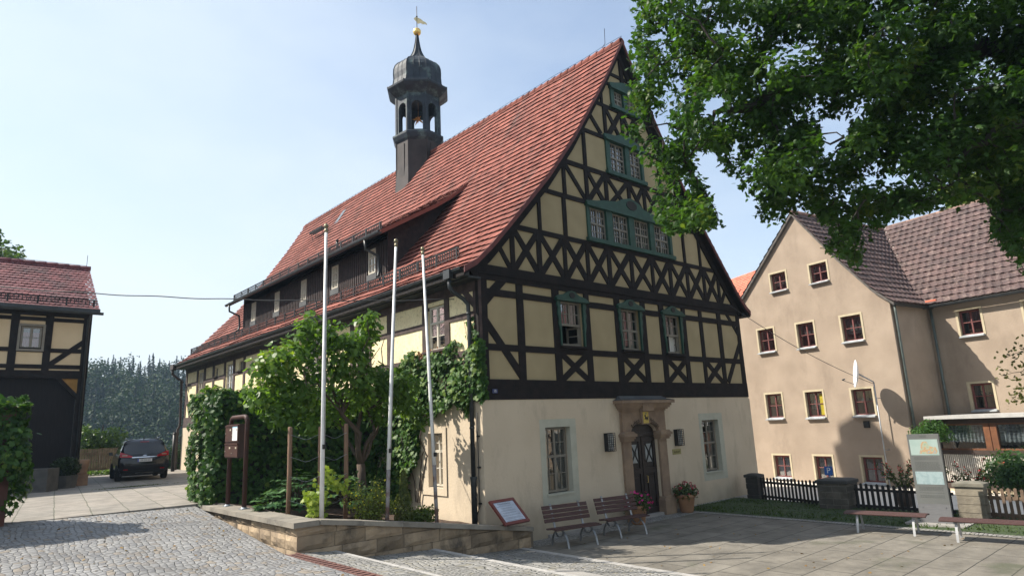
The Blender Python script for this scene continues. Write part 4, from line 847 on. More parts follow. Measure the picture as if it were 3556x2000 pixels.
# drain
g = MB(); 
for i in range(60):
    y = -.72-i*.16; g.box(W0, -5.215, -5.035, y-.10, y, .04, .128)
g.box(W0, -5.235, -5.215, -11, -.62, 0, .132); g.box(W0, -5.035, -5.015, -11, -.62, 0, .132); g.box(W0, -5.21, -5.04, -11, -.62, 0, .09)
tag(g.build('drain_grate', pm('rusty_iron', (.14, .065, .05), (.09, .04, .035), 7, .8, .4, 40), loc=(-5.12, -.7, .05)), 'long rusty drain grate along the edge of the cobbled street', 'drain')
# ------------------------------------------------------------ flagpoles
def pole(base, top, label, dark):
    t = thing('flagpole', label, 'flagpole', base, 'white flagpoles in the planting bed'); b, q = np.array(base), np.array(top); d = q-b
    g = MB(); g.tube([b+d*dark, b+d*.45, q], [.045, .042, .030], 12); g.build('pole', pm('white_pole_paint', (.72, .72, .70), (.6, .6, .59), 5, .45), t)
    if dark > .0:
        g = MB(); g.tube([b-(0, 0, .3), b+d*dark], [.044, .044], 10); g.build('pole_foot', pm('grey_rust_foot', (.22, .2, .19), (.12, .07, .055), 4, .7, contrast=(.45, .55)), t)
    g = MB(); g.lathe(q, [(.03, -.08), (.04, -.07), (.04, -.01), (.025, 0), (.042, .025), (.052, .06), (.042, .10), (.015, .12)], 14); g.build('pole_cap', pm('brass_cap', (.20, .17, .10), None, 5, .4, metal=.6), t, smooth=True)
    g = MB(); h = b+d*.245; g.box(Fr(h, (1, 0, 0), (0, 0, 1), (0, -1, 0)), -.03, .03, 0, .09, .04, .085); g.tube([q-d*.03+(.0, -.04, 0), b+d*.26+(0, -.07, 0)], .005, 4); g.build('halyard_cleat', MT['iron'], t)
pole((-4.36, -.25, .45), (-4.36, -.25, 6.56), 'white flagpole nearest the wall corner, beside the wooden stakes', .0)
pole((-2.90, -.25, .25), (-2.62, -.25, 6.5), 'white flagpole with rusty foot between the other two flagpoles', .19)
pole((-1.60, -.25, .08), (-1.88, -.25, 6.42), 'flagpole leaning left, nearest the corner downpipe of the town hall', .215)
# wooden stakes + wire
wood = pm('round_wood_stake', (.21, .125, .075), (.13, .078, .05), 5, .85, .5, 30, stretch=(4, 4, .6))
ST = [(-4.60, .8, .45, 2.42, 'leftmost round wooden stake, partly behind the shrubs'), (-4.13, .35, .45, 2.40, 'middle round wooden stake wrapped by a yellow climbing plant'), (-3.54, .35, .38, 2.44, 'thick wooden stake right of the first flagpole')]
for x, y, z0, z1, lb in ST:
    g = MB(); g.tube([(x, y, z0), (x+.01, y, (z0+z1)/2), (x, y, z1-.02), (x, y, z1)], [.046, .048, .046, .036], 10); o = tag(g.build('wooden_stake', wood, loc=(x, y, z0)), lb, 'stake', 'wooden stakes in the planting bed')
wire_m = pm('galvanised_wire', (.25, .27, .28), None, 5, .5, metal=.5)
for h, nm in ((.93, 'lowest'), (1.4, 'second lowest'), (1.8, 'second highest'), (2.25, 'highest')):
    p = [np.array([x, y-.05, h]) for x, y, z0, z1, _ in ST]; pts = []
    for a, b in zip(p, p[1:]): pts += [a+(b-a)*t+np.array([0, 0, -.09*math.sin(t*math.pi)+.02*math.sin(t*9)*math.sin(t*math.pi)]) for t in np.linspace(0, 1, 9)[:-1]]
    g = MB(); g.tube(pts+[p[-1]], .004, 4); tag(g.build('tie_wire', wire_m, loc=tuple(p[0])), nm+' thin wire strung along the three wooden stakes', 'wire', 'wires between the wooden stakes')
# ------------------------------------------------------------ letterbox stand
brn = pm('brown_metal_paint', (.055, .023, .017), (.04, .018, .014), 4, .6, spec=.3)
t = thing('letterbox_stand', 'brown tubular stand holding two letterboxes before the vine wall', 'letterbox', (-4.8, 3.3, .66))
ya, yb, zt = 3.85, 2.76, 2.72
g = MB(); arc_ = [(-4.8, ya, .66), (-4.8, ya, zt-.16)]+[(-4.8, ya-.16*(1-math.cos(a)), zt-.16+.16*math.sin(a)) for a in np.linspace(.2, 1.57, 6)]+[(-4.8, yb+.16*(1-math.sin(a)), zt-.16+.16*math.cos(a)) for a in np.linspace(0, 1.37, 6)]+[(-4.8, yb, zt-.16), (-4.8, yb, .66)]
g.tube(arc_, .052, 12); g.build('tube_frame', brn, t, smooth=True)
g = MB()
for y in (ya, yb): g.box(W0, -4.9, -4.7, y-.1, y+.1, .655, .672); g.lathe((-4.8, y, .672), [(.075, 0), (.055, .03)], 10)
g.build('foot_plate', pm('foot_steel', (.3, .33, .36), None, 5, .4, metal=.5), t)
lfb = Fr((-4.86, 0, 0), (0, -1, 0), (0, 0, 1), (-1, 0, 0))
g = MB(); g.box(lfb, -4.0, -3.1, 1.78, 2.56, -.14, 0); g.build('box_body', pm('brown_box_side', (.055, .026, .021), None, 4, .5), t)
for z0, z1 in ((1.80, 2.12), (2.15, 2.54)):
    g = MB(); g.box(lfb, -3.99, -3.11, z0, z1, 0.0005, .022); g.box(lfb, -3.99, -3.11, z1-.035, z1-.005, .022, .035)
    g.cur = 1; g.box(lfb, -3.25, -3.18, z1-.13, z1-.09, .022, .03); g.box(lfb, -3.67, -3.59, z1-.13, z1-.09, .022, .03); g.box(lfb, -3.96, -3.94, z1-.2, z1-.18, .022, .032); g.box(lfb, -3.5, -3.48, z1-.24, z1-.22, .022, .032); g.build('flap_door', [brn, pm('name_tab', (.45, .4, .3), None, 4, .5)], t)
g = MB(); g.box(lfb, -3.48, -3.16, 2.18, 2.53, .023, .028); g.cur = 1; g.box(lfb, -3.48, -3.16, 2.48, 2.53, .028, .029); g.cur = 2
for i in range(9): g.box(lfb, -3.45, -3.45+rnd.uniform(.15, .23), 2.45-i*.028, 2.46-i*.028, .028, .029)
g.build('notice_sheet', [pm('paper', (.75, .77, .78), None, 3, .7), pm('light_blue_print', (.25, .5, .65), None, 3, .7), pm('grey_print', (.4, .4, .42), None, 3, .7)], t)
# ------------------------------------------------------------ slanted info board
t = thing('info_board', 'slanted notice board in a red brown wooden frame by the wall', 'info board', (.1, -.42, -.25))
A = np.array([-.33, -.50, .50]); B = np.array([.50, -.42, .50]); uu = (B-A)/np.linalg.norm(B-A); dn_ = np.array([.02, -.52, -.50]); dn_ -= uu*(dn_@uu); hh = np.linalg.norm(dn_); vv = -dn_/hh; fb = Fr(A+dn_, uu, vv); wd = np.linalg.norm(B-A)
rw = pm('red_brown_wood', (.17, .035, .022), (.12, .026, .018), 5, .45)
g = MB(); fr_ = .07
g.box(fb, 0, wd, 0, fr_, 0, .05); g.box(fb, 0, wd, hh-fr_, hh, 0, .051); g.box(fb, 0, fr_, fr_, hh-fr_, 0, .0505); g.box(fb, wd-fr_, wd, fr_, hh-fr_, 0, .0495); g.build('frame', rw, t)
g = MB(); g.box(fb, .03, wd-.03, .03, hh-.03, .005, .03); g.cur = 1; text_into(g, 'Historisches Rathaus', fb, wd/2, hh-.125, .058, .032, .9)
z = hh-.18; g.cur = 2
while z > .1:
    for k in range(rnd.choice((2, 2, 3))):
        l = rnd.uniform(.18, .30); x = wd/2-l
        while x < wd/2+l: e = rnd.uniform(.012, .04); g.box(fb, x, min(x+e, wd/2+l), z, z+.008, .03, .0315); x += e+.008
        z -= .022
    z -= .025
g.build('sheet', [pm('bluish_paper', (.46, .50, .58), None, 3, .35), MT['iron'], pm('print', (.2, .22, .26), None, 3, .6)], t)
g = MB(); g.tube([(.09, -.45, -.25), (.09, -.62, .12), (.09, -.62, .2)], .03, 8); g.build('post', MT['zinc'], t)
# ------------------------------------------------------------ benches
bw = pm('red_brown_slats', (.085, .029, .023), (.055, .02, .017), 5, .6, spec=.25, bump=.25, bscale=30, stretch=(1.2, 8, 8)) if 0 else pm('red_brown_slats', (.070, .029, .024), (.046, .02, .017), 5, .65, .25, 30, stretch=(1.2, 8, 8)); steel = pm('flat_steel', (.28, .29, .30), (.2, .205, .21), 5, .38, metal=.7)
def slat(mb, x0, x1, y, z, w_, t_, ang=0.):
    f = Fr((0, y, z), (1, 0, 0), (0, math.cos(ang), math.sin(ang)))
    mb.box(f, x0, x1, -w_/2, w_/2, -t_/2, t_/2)
def bevel(o, w_=.008):
    m = o.modifiers.new('bevel', 'BEVEL'); m.width = w_; m.segments = 2; m.limit_method = 'ANGLE'; return o
def strip(mb, pts, w_, x, th=.012):
    """flat steel bar following pts (y,z) at x"""
    P = [np.array(p) for p in pts]
    for k, (p, q) in enumerate(zip(P, P[1:])):
        d = (q-p)/np.linalg.norm(q-p); t_ = np.array([-d[1], d[0]])*th/2; e = d*.003
        mb.prism(Fr((x, 0, 0), (0, 1, 0), (0, 0, 1), (1, 0, 0)), [p-t_-e, q-t_+e, q+t_+e, p+t_-e], -w_/2+.0003*k, w_/2+.0003*k)
def bench_back(label, loc, rz, L_=1.36):
    t = thing('park_bench', label, 'bench', loc, 'benches with backrests against the plaster wall', rz)
    g = MB()
    for k, y in enumerate((-.28, -.19, -.10, -.01, .08)): slat(g, -L_/2, L_/2, y, .44-.012*abs(k-1.5), .078, .035, -.06+.03*k)
    bevel(g.build('seat', bw, t))
    for k in range(4):
        g = MB(); slat(g, -L_/2, L_/2, .17+.035*k, .585+.098*k, .088, .035, 1.28); bevel(g.build('backrest_slat', bw, t))
    for x in (-L_*.31, L_*.31):
        g = MB(); strip(g, [(-.44+.0, 0), (-.40, .16), (-.33, .28), (-.22, .37), (-.08, .405), (.06, .37), (.17, .28), (.24, .16), (.27, 0)], .05, x)
        g2 = [(.18*math.cos(a)-.06, .40+.17*math.sin(a)) for a in np.linspace(math.pi, 2*math.pi, 9)]; strip(g, g2, .045, x+.001); g.build('leg_arch', steel, t)
        g = MB(); strip(g, [(.06, .38), (.12, .44), (.29, .96)], .055, x, .014); g.build('back_support', steel, t)
    return t
bench_back('bench with backrest nearest the slanted info board, under the left ground floor window', (1.72, -1.20, -.65), R(-11))
bench_back('bench with backrest directly left of the stone portal and its flower pot', (3.52, -1.30, -.65), R(-11))
def bench_low(label, loc, rz, L_=1.75):
    t = thing('backless_bench', label, 'bench', loc, 'backless benches by the information stele', rz)
    g = MB()
    for k, y in enumerate((-.24, -.16, -.08, 0, .08, .16, .24)): slat(g, -L_/2, L_/2, y, .455-.10*abs(y)*abs(y)*4, .074, .032, -y*.7)
    bevel(g.build('seat', bw, t))
    for x in (-L_*.34, L_*.34):
        g = MB(); strip(g, [(-.27, 0), (-.245, .15), (-.2, .3), (-.13, .425)], .05, x); strip(g, [(.27, 0), (.245, .15), (.2, .3), (.13, .425)], .049, x); strip(g, [(-.14, .425), (.14, .425)], .06, x); g.build('leg_pair', pm('galvanised_leg', (.45, .45, .45), (.36, .36, .36), 4, .45, metal=.25), t)
    return t
bench_low('backless bench with red brown slats left of the grey information stele', (7.12, -6.45, -.65), R(-90+8))
bench_low('backless bench with red brown slats right of the stele, at the picture edge', (6.98, -8.62, -.65), R(-90+8), 1.9)
# ------------------------------------------------------------ stele
t = thing('information_stele', 'tall grey information stele with two printed picture panels', 'stele', (8.7, -7.05, -.65))
stu = np.array([.10, -.995, 0]); stf = Fr((8.62, -6.70, -.65), stu, (0, 0, 1), np.cross(stu, (0, 0, 1))); 
if stf.n[0] > 0: stf.n = -stf.n
gp = MB(); gp.box(stf, 0, .70, .52, 2.22, -.14, 0)
g = MB(); g.box(stf, 0, .70, 0, .519, -.14, 0.001); 
for a in (.1, .6): g.lathe(stf.p(a, .44, .0), [(.012, -.012), (.012, .012)], 8)
g.build('steel_foot', pm('brushed_steel', (.16, .16, .165), (.13, .13, .135), 6, .7, metal=.1, stretch=(1, 1, 20)), t)
def picmat(name, stops, scale, seed):
    m, N, L, b = newmat(name); tc_ = N.new('ShaderNodeTexCoord'); nz_ = N.new('ShaderNodeTexNoise'); nz_.inputs['Scale'].default_value = scale; nz_.inputs['Detail'].default_value = 6
    mp_ = N.new('ShaderNodeMapping'); mp_.inputs['Location'].default_value = (seed, seed, 0); L.new(tc_.outputs['Object'], mp_.inputs[0]); L.new(mp_.outputs[0], nz_.inputs[0]); rp_ = ramp(N, stops); L.new(nz_.outputs[0], rp_.inputs[0]); L.new(rp_.outputs[0], b.inputs['Base Color']); b.inputs['Roughness'].default_value = .85; b.inputs['Specular IOR Level'].default_value = .15; return m
g = MB(); g.box(stf, .04, .66, 1.70, 2.09, 0, .004); g.cur = 1
for pts in ([(.22, 1.74), (.27, 1.86), (.29, 1.98), (.33, 2.03), (.38, 2.05), (.43, 2.02), (.46, 1.94), (.53, 1.90), (.6, 1.9), (.63, 1.8), (.6, 1.74)],): g.prism(stf, pts, .003, .006)
g.build('picture_panel', [picmat('pale_sky_print', [(.35, (.28, .37, .34)), (.6, (.34, .42, .39))], 3, 1), picmat('hill_town_print', [(.36, (.26, .34, .25)), (.46, (.36, .38, .28)), (.54, (.42, .25, .13)), (.60, (.46, .31, .18)), (.66, (.28, .31, .30))], 11, 3)], t)
g = MB(); g.box(stf, .06, .66, .99, 1.30, 0, .004); g.build('picture_panel', picmat('pale_map_print', [(.42, (.26, .34, .35)), (.55, (.32, .40, .41)), (.7, (.28, .36, .37))], 9, 2), t)
g = gp; g.cur = 1
for a, b in ((1.34, 1.64), (.62, .92)):
    z = b
    while z > a:
        x = .09
        while x < .6: e = rnd.uniform(.02, .06); g.box(stf, x, min(x+e, .62), z, z+.009, 0, .002); x += e+.012
        z -= .026 if rnd.random() < .8 else .06
g.box(stf, .27, .43, 2.175, 2.187, 0, .002); g.box(stf, .28, .43, 2.145, 2.157, 0, .002)
g.build('panel_body', [pm('grey_glass_panel', (.15, .153, .143), (.12, .124, .12), 1.2, .55, spec=.25), pm('grey_text', (.085, .09, .085), None, 3, .4)], t)
g = MB(); g.box(W0, 8.35, 9.15, -7.75, -6.4, -.66, -.58); S_('stele_base_slab', g, GR['slabg'])
# ------------------------------------------------------------ flower pots
terr = pm('terracotta', (.32, .17, .085), (.24, .13, .07), 4, .8, .2, 20)
def flowerpot(label, loc, h, r, cols, nf, spread):
    t = thing('flower_pot', label, 'flower pot', loc, 'flower pots flanking the door'); c = np.array(loc)
    g = MB(); g.lathe(c, [(r*.62, 0), (r*.7, h*.1), (r*.93, h*.78), (r*1.0, h*.82), (r*1.06, h*.84), (r*1.06, h), (r*.95, h), (r*.9, h*.9)], 20); g.build('pot', terr, t, smooth=False)
    g = MB(); P, D = clump(c+(0, 0, h*1.15), spread, 900, (1, 1, .62), .5); leaves(g, P, D+(0, 0, .4), .07, OVAL, .5)
    for k in range(14):
        a = rnd.uniform(0, 6.28); e = c+np.array([math.cos(a)*spread*.9, math.sin(a)*spread*.9, h*(.55+rnd.random()*.5)]); s0_ = c+np.array([math.cos(a)*r*.8, math.sin(a)*r*.8, h*1.05]); leaves(g, np.array([s0_+(e-s0_)*u for u in np.linspace(.1, 1, 14)])+nrg.normal(0, .02, (14, 3)), np.tile([0, 0, 1.], (14, 1)), .06, OVAL, .6)
    g.build('foliage', leafmat('pot_leaves', (.035, .06, .02), (.075, .105, .04)), t)
    g = MB(); P, D = clump(c+(0, 0, h*1.22), spread*1.06, nf, (1, 1, .66), .12)
    for q in range(4): leaves(g, P+nrg.normal(0, .012, P.shape), D, .062, OVAL, .2)
    g.build('flowers', leafmat('petals', cols[0], cols[1], trans=.2), t)
flowerpot('terracotta pot with pink flowers behind the bench, left of the door', (5.05, -.62, -.65), .52, .27, ((.42, .02, .10), (.5, .04, .25)), 55, .42)
flowerpot('terracotta pot with dark red flowers right of the stone portal', (7.75, -.42, -.65), .55, .29, ((.22, .012, .03), (.4, .1, .12)), 50, .40)
# ------------------------------------------------------------ fences and pillars at the right
black = pm('black_stained_wood', (.016, .013, .012), (.01, .009, .008), 5, .75, .4, 30)
def picket(label, p, q, z0, z1, step, w_, mat, group, rails=(.2, .78), grow=0., rail_w=.07, point=True):
    p = np.array((*p, z0)); q = np.array((*q, z0)); d = q-p; L_ = np.linalg.norm(d); u_ = d/L_; fr = Fr(p, u_, (0, 0, 1)); h = z1-z0
    t = thing('picket_fence', label, 'fence', tuple(p), group); n = int(L_/step)
    g = MB()
    for i in range(n+1):
        a = L_*(i+.5)/(n+1); e = rnd.uniform(-.02, .02); l = rnd.uniform(-.006, .006)
        pts = [(a-w_/2, .06), (a+w_/2, .06), (a+w_/2+l, h+e-.025), (a+l, h+e), (a-w_/2+l, h+e-.025)] if point else [(a-w_/2, .05), (a+w_/2, .05), (a+w_/2+l, h+e), (a-w_/2+l, h+e)]
        g.prism(fr, pts, .0, .022)
    g.build('pickets', mat, t)
    for r_ in rails:
        g = MB(); g.box(fr, 0, L_, h*r_-rail_w/2, h*r_+rail_w/2, -.05, -.001); g.build('rail', mat, t)
    return t
darkstone = brickmat('dark_sandstone_blocks', (.085, .078, .066), (.13, .112, .09), (.16, .15, .125), .42, .18, .012, .9, .8, .5, vec='yz')
picket('black picket fence between the town hall corner and the brick pillar', (11.35, -1.0), (10.55, -3.55), -.66, .14, .155, .075, black, 'picket fences beyond the plaza')
picket('black picket fence between the brick pillar and the stele', (10.45, -4.45), (10.25, -7.05), -.66, .12, .16, .078, black, 'picket fences beyond the plaza')
picket('weathered brown picket fence behind the right bench', (10.15, -7.85), (9.6, -12.5), -.66, .16, .14, .07, pm('weathered_brown_slats', (.15, .10, .065), (.09, .06, .042), 6, .85, .4, 30), 'picket fences beyond the plaza', rails=(.2, .70), rail_w=.09)
def pillar(label, x0, x1, y0, y1, z0, z1, mat, cap, grp):
    t = thing('stone_pillar', label, 'pillar', ((x0+x1)/2, (y0+y1)/2, z0), grp)
    g = MB(); nr = max(2, int(round((z1-z0-.12)/.2)))
    for k in range(nr):
        e = rnd.uniform(0, .006) if mat is darkstone else rnd.uniform(0, .025); za = z0+(z1-z0-.12)*k/nr; zb = z0+(z1-z0-.12)*(k+1)/nr; g.box(W0, x0+e, x1-e, y0+e, y1-e, za, zb-(.002 if mat is darkstone else .012)); 
    g.box(W0, x0+.035, x1-.035, y0+.035, y1-.035, z0, z1-.13); g.build('shaft', mat, t)
    g = MB(); c = .04; g.box(W0, x0-c, x1+c, y0-c, y1+c, z1-.12, z1-.03)
    A = g.vs([(x0-c, y0-c, z1-.03), (x1+c, y0-c, z1-.03), (x1+c, y1+c, z1-.03), (x0-c, y1+c, z1-.03)]); B = g.vs([(x0+.1, y0+.1, z1+.015), (x1-.1, y0+.1, z1+.015), (x1-.1, y1-.1, z1+.015), (x0+.1, y1-.1, z1+.015)])
    for i in range(4): g.face((A[i], A[(i+1) % 4], B[(i+1) % 4], B[i]))
    g.face(B); bevel(g.build('cap', cap, t), .015)
dcap = pm('dark_cap_stone', (.05, .05, .048), (.035, .035, .034), 3, .8, .3, 20)
pillar('narrow dark stone pillar at the right corner of the town hall', 11.3, 11.7, -.95, -.5, -.66, .22, pm('dark_stone', (.045, .042, .038), (.03, .028, .026), 3, .9, .6, 16), dcap, 'stone gate pillars')
pillar('broad dark sandstone pillar between the two black fences', 10.05, 10.85, -4.42, -3.55, -.66, .24, darkstone, dcap, 'stone gate pillars')
pillar('pale sandstone pillar right of the stele', 9.85, 10.25, -7.85, -7.22, -.66, .30, pm('pale_sandstone', (.27, .235, .18), (.16, .14, .11), 2.5, .9, .6, 12), pm('mossy_cap', (.22, .2, .16), (.13, .125, .1), 3, .9, .4, 20), 'stone gate pillars')
g = MB(); pf = Fr((12.5, -2.9, .1), (.1, -.99, 0), (0, 0, 1), (-.99, -.1, 0)); g.tube([(12.53, -2.9, -.65), (12.53, -2.9, .2)], .02, 6); g.box(pf, -.13, .13, .05, .33, 0, .012); g.cur = 1; text_into(g, 'P', pf, 0, .19, .26, .014)
tag(g.build('parking_sign', [pm('blue_sign', (.02, .12, .42), None, 4, .4), pm('white_letter', (.75, .75, .75), None, 4, .4)], loc=(12.53, -2.9, -.65)), 'small blue parking sign with white P behind the dark pillar', 'sign')
# ------------------------------------------------------------ right plaster house
d1 = np.array([.194, .981, 0]); d1 /= np.linalg.norm(d1); hn = np.array([-.981, .194, 0]); hn /= np.linalg.norm(hn)
KS = 1.3; hu = hn.copy(); du = d1.copy(); d1 = d1*KS; hn = hn*KS; Z3 = np.array([0, 0, KS])
P0 = CAM+(np.array([14.2504, -1.5781, 0.])-CAM)*KS
HF = Fr(P0, d1, Z3, hn); WF = Fr(P0-2.3*hn, d1, Z3, hn)
MT['hp'] = pm('beige_brown_render', (.325, .258, .197), (.265, .208, .157), .9, .92, .3, 14, stain=(.225, .175, .132), stscale=.9, detail=9, ststretch=(1, 1, .45), base=(-.2, (.2, .17, .13)))
MT['cream'] = pm('cream_trim', (.45, .385, .265), (.40, .34, .23), 5, .85)
MT['redw'] = pm('rose_red_window_paint', (.165, .05, .044), (.13, .04, .036), 5, .6)
MT['grey_net'] = pm('grey_net_curtain', (.10, .11, .11), (.05, .055, .055), 9, .9, stretch=(5, 5, .4))
RH = thing('plaster_house', 'large beige brown plastered house with tiled roofs and red window frames', 'building', tuple(P0+(0, 0, -.65)))
hw = [(.06, .78, 6.98, 7.70), (-1.70, -.98, 6.96, 7.67), (.94, 1.70, 4.66, 5.58), (-.83, -.10, 4.62, 5.55), (-2.68, -1.93, 4.62, 5.53), (.95, 1.70, 2.06, 3.0), (-.81, -.08, 2.04, 2.98), (-2.68, -1.92, 2.04, 2.95), (.93, 1.68, -.18, .66), (-.83, -.1, -.2, .66), (-2.68, -1.92, -.2, .66)]
ww = [(-5.38, -4.69, 4.52, 5.38), (-7.3, -6.6, 4.52, 5.38), (-5.33, -4.64, 2.06, 2.93), (-7.3, -6.6, 2.06, 2.93), (-9.3, -8.6, 4.52, 5.38), (-9.3, -8.6, 2.06, 2.93)]
vg = [(-3.95, 5.72), (-3.3, 6.30), (-2.2, 7.66), (-.61, 9.88), (2.2, 7.04), (3.3, 5.95)]
zv = lambda s: float(np.interp(s, [p[0] for p in vg], [p[1] for p in vg]))
g = MB(); g.holed(HF, [(-3.75, -1.2), (3.1, -1.2), (3.1, zv(3.1)-.08), (2.2, 6.96), (-.61, 9.80), (-2.2, 7.58), (-3.3, 6.22), (-3.75, 5.80)], [rect(*q) for q in hw], 0, .16, .45, 1)
sf = Fr(HF.p(-3.75, 0, 0), -hn, Z3, -d1)
g.poly([sf.p(0, -1.2), sf.p(2.3, -1.2), sf.p(2.3, 5.8), sf.p(0, 5.8)])
g.holed(WF, [(-16, -1.2), (-3.75, -1.2), (-3.75, 5.85), (-16, 5.85)], [rect(*q) for q in ww], 0, .16, .45, 1)
g.box(Fr(HF.p(3.1, 0, 0), -hn, Z3, d1), 0, 10, -1.2, 5.9, -.1, 0); g.box(Fr(WF.p(0, 0, -8), d1, Z3, -hn), -16, 3, -1.2, 5.85, -.1, 0)
g.build('wall', [MT['hp'], MT['dark']], RH)
def hwin(fr, q, k):
    a0, a1, b0, b1 = q
    o = window(RH, fr, a0+.015, a1-.015, b0+.02, b1-.02, .11, .52, (1, 1), (1, 1), fm='redw', fw=.05, mun=.025, trw=.26, cmw=.42, cur=[(.06, .94, .55 if k % 2 else .3, .96, 'grey_net')] if k % 3 != 2 else None)
    s_ = MB(); s_.holed(fr, rect(a0-.065, a1+.065, b0-.02, b1+.065), [rect(a0+.005, a1-.005, b0+.005, b1-.005)], .016, .1); s_.build('cream_surround', MT['cream'], o)
    s_ = MB(); s_.prism(Fr(fr.o, fr.n, Z3, fr.u), [(-.05, b0+.03), (.13, b0-.03), (.13, b0-.06), (-.05, b0-.06)], a0-.03, a1+.03); s_.build('sill', pm('grey_sill', (.33, .36, .38), (.25, .26, .27), 5, .6), o)
    return o
for k, q in enumerate(hw):
    o = hwin(HF, q, k)
    if k == 6:
        g = MB(); g.poly([HF.p(q[0]+.06, q[2]+.08, -.14), HF.p(q[0]+.24, q[2]+.08, -.14), HF.p(q[0]+.24, q[3]-.1, -.14), HF.p(q[0]+.06, q[3]-.1, -.14)]); g.build('curtain', pm('yellow_blind', (.48, .38, .02), None, 4, .7), o, label='yellow blind')
for k, q in enumerate(ww): hwin(WF, q, k+1)
# roofs
def rrows(fr_pts, z0, z1, step): n = int((z1-z0)/step); return [z0+(z1-z0)*i/n for i in range(n+1)]
def hp_(s, c, z): return HF.p(s, z, -c)
invz = lambda P_: (lambda z: float(np.interp(z, [p[1] for p in P_], [p[0] for p in P_])))
sr = invz(vg[:4]); sl = invz(vg[3:][::-1])
offw = lambda z: 2.3+max(0, (z-5.8))/1.025
g = MB(); zz = rrows(None, 5.72, 9.88, .235)
rows = [(hp_(sr(a), -.14, a), hp_(sr(a), offw(a)-.02, a), hp_(sr(b), -.14, b), hp_(sr(b), offw(b)-.02, b)) for a, b in zip(zz, zz[1:])]
tile_rows(g, rows, .33, .055, 'pan')
rows = [(hp_(sl(a), 9, a), hp_(sl(a), -.14, a), hp_(sl(b), 9, b), hp_(sl(b), -.14, b)) for a, b in zip(zz, zz[1:])]
tile_rows(g, rows, .33, .055, 'pan')
zz = rrows(None, 5.72, 9.95, .232)
sval = lambda z: float(np.interp(z, [5.72, 9.88, 10.2], [-3.75, -.61, -.4]))
rows = [(hp_(-16, 2.02+(a-5.72)/1.025, a), hp_(sval(a), 2.02+(a-5.72)/1.025, a), hp_(-16, 2.02+(b-5.72)/1.025, b), hp_(sval(b), 2.02+(b-5.72)/1.025, b)) for a, b in zip(zz, zz[1:])]
tile_rows(g, rows, .33, .055, 'pan')
g.poly([hp_(-16, 10.6, 5.8), hp_(3, 10.6, 5.8), hp_(3, 6.3, 9.93), hp_(-16, 6.3, 9.93)])
g.build('roof', MT['tile_brown'], RH)
g = MB(); HFr = Fr(P0, d1, Z3, -hn)
g.prism(HFr, [(s, z-.02) for s, z in vg]+[(s, z-.12) for s, z in vg[::-1]], -.12, -.001)
g.prism(HFr, [(s, z-.03) for s, z in vg[3:]]+[(s, z-.10) for s, z in vg[3:][::-1]], 0.001, 9)
g.build('verge_board', pm('grey_weathered_board', (.12, .105, .095), (.06, .055, .05), 5, .85, .4, 30), RH)
g = MB()
for i in range(24): g.tint = rnd.random(); a = -.4-i*.6; g.tube([hp_(a, 6.28, 9.98), hp_(a-.63, 6.28, 9.99)], [.12, .10], 7)
for i in range(15): g.tint = rnd.random(); g.tube([hp_(-.61, -.15+i*.44, 9.91), hp_(-.61, .31+i*.44, 9.92)], [.11, .095], 7)
g.build('ridge_tiles', pm('pale_ridge_tile', (.28, .17, .13), (.18, .12, .10), 3, .85, tint=.3), RH)
g = MB(); vp = [hp_(-3.78, 2.3, 5.83), hp_(-2.2, offw(7.66), 7.74), hp_(-.65, offw(9.82), 9.93)]; g.tube([p+np.array([0, 0, .07]) for p in vp], .07, 6); g.build('valley_flashing', pm('pale_flashing', (.55, .50, .46), (.42, .38, .35), 5, .8), RH)
g = MB(); g.box(WF, -4.3, -3.95, 5.80, 5.86, .36, .44); g.build('replaced_tiles', MT['tile_orange'], RH)
for s0_, z_ in ((-5.4, 7.6), (-7.4, 8.6)):
    c_ = 2.3+(z_-5.8)/1.025; g = MB(); a, b, c, d = hp_(s0_, c_, z_+.1), hp_(s0_-.35, c_, z_+.1), hp_(s0_-.35, c_+.3, z_+.42), hp_(s0_, c_+.3, z_+.42); g.poly([a, b, c, d]); g.build('glass_tile', pm('glass_roof_tile', (.13, .17, .19), None, 4, .15), RH)
g = gutter(Fr(HF.p(0, 0, 0), hn, Z3, -d1), -2.3, .05, 5.66, 3.93, .07); g.build('gutter', MT['zinc'], RH)
g = gutter(WF, -16, -3.8, 5.66, .32, .07); g.build('gutter', MT['zinc'], RH)
g = MB(); q = HF.p(-3.82, 0, -.14); g.tube([q+Z3*5.62, q+Z3*5.4, q-Z3*.6], .06, 8); q = WF.p(-3.9, 0, .08); g.tube([q+Z3*5.62, q-Z3*.6], .055, 8); g.build('downpipe', pm('green_grey_pipe', (.11, .135, .125), None, 4, .6), RH)
g = MB()
cb = WF.p(-7.9, 9.95, -3.9); brickc = brickmat('chimney_brick', (.34, .14, .08), (.40, .20, .12), (.3, .27, .23), .24, .08, .012, .9, .3, .3, vec='yz')
g.box(Fr(cb, d1, Z3, hn), -.35, .35, -1, .9, -.3, .3); g.box(Fr(cb, d1, Z3, hn), -.4, .4, .9, 1.0, -.35, .35); g.build('chimney', brickc, RH)
g = MB(); g.box(HF, -2.42, -2.21, 1.63, 1.86, 0, .035); g.box(HF, -2.40, -2.23, 1.65, 1.84, .035, .05); g.build('vent_grille', MT['iron'], RH)
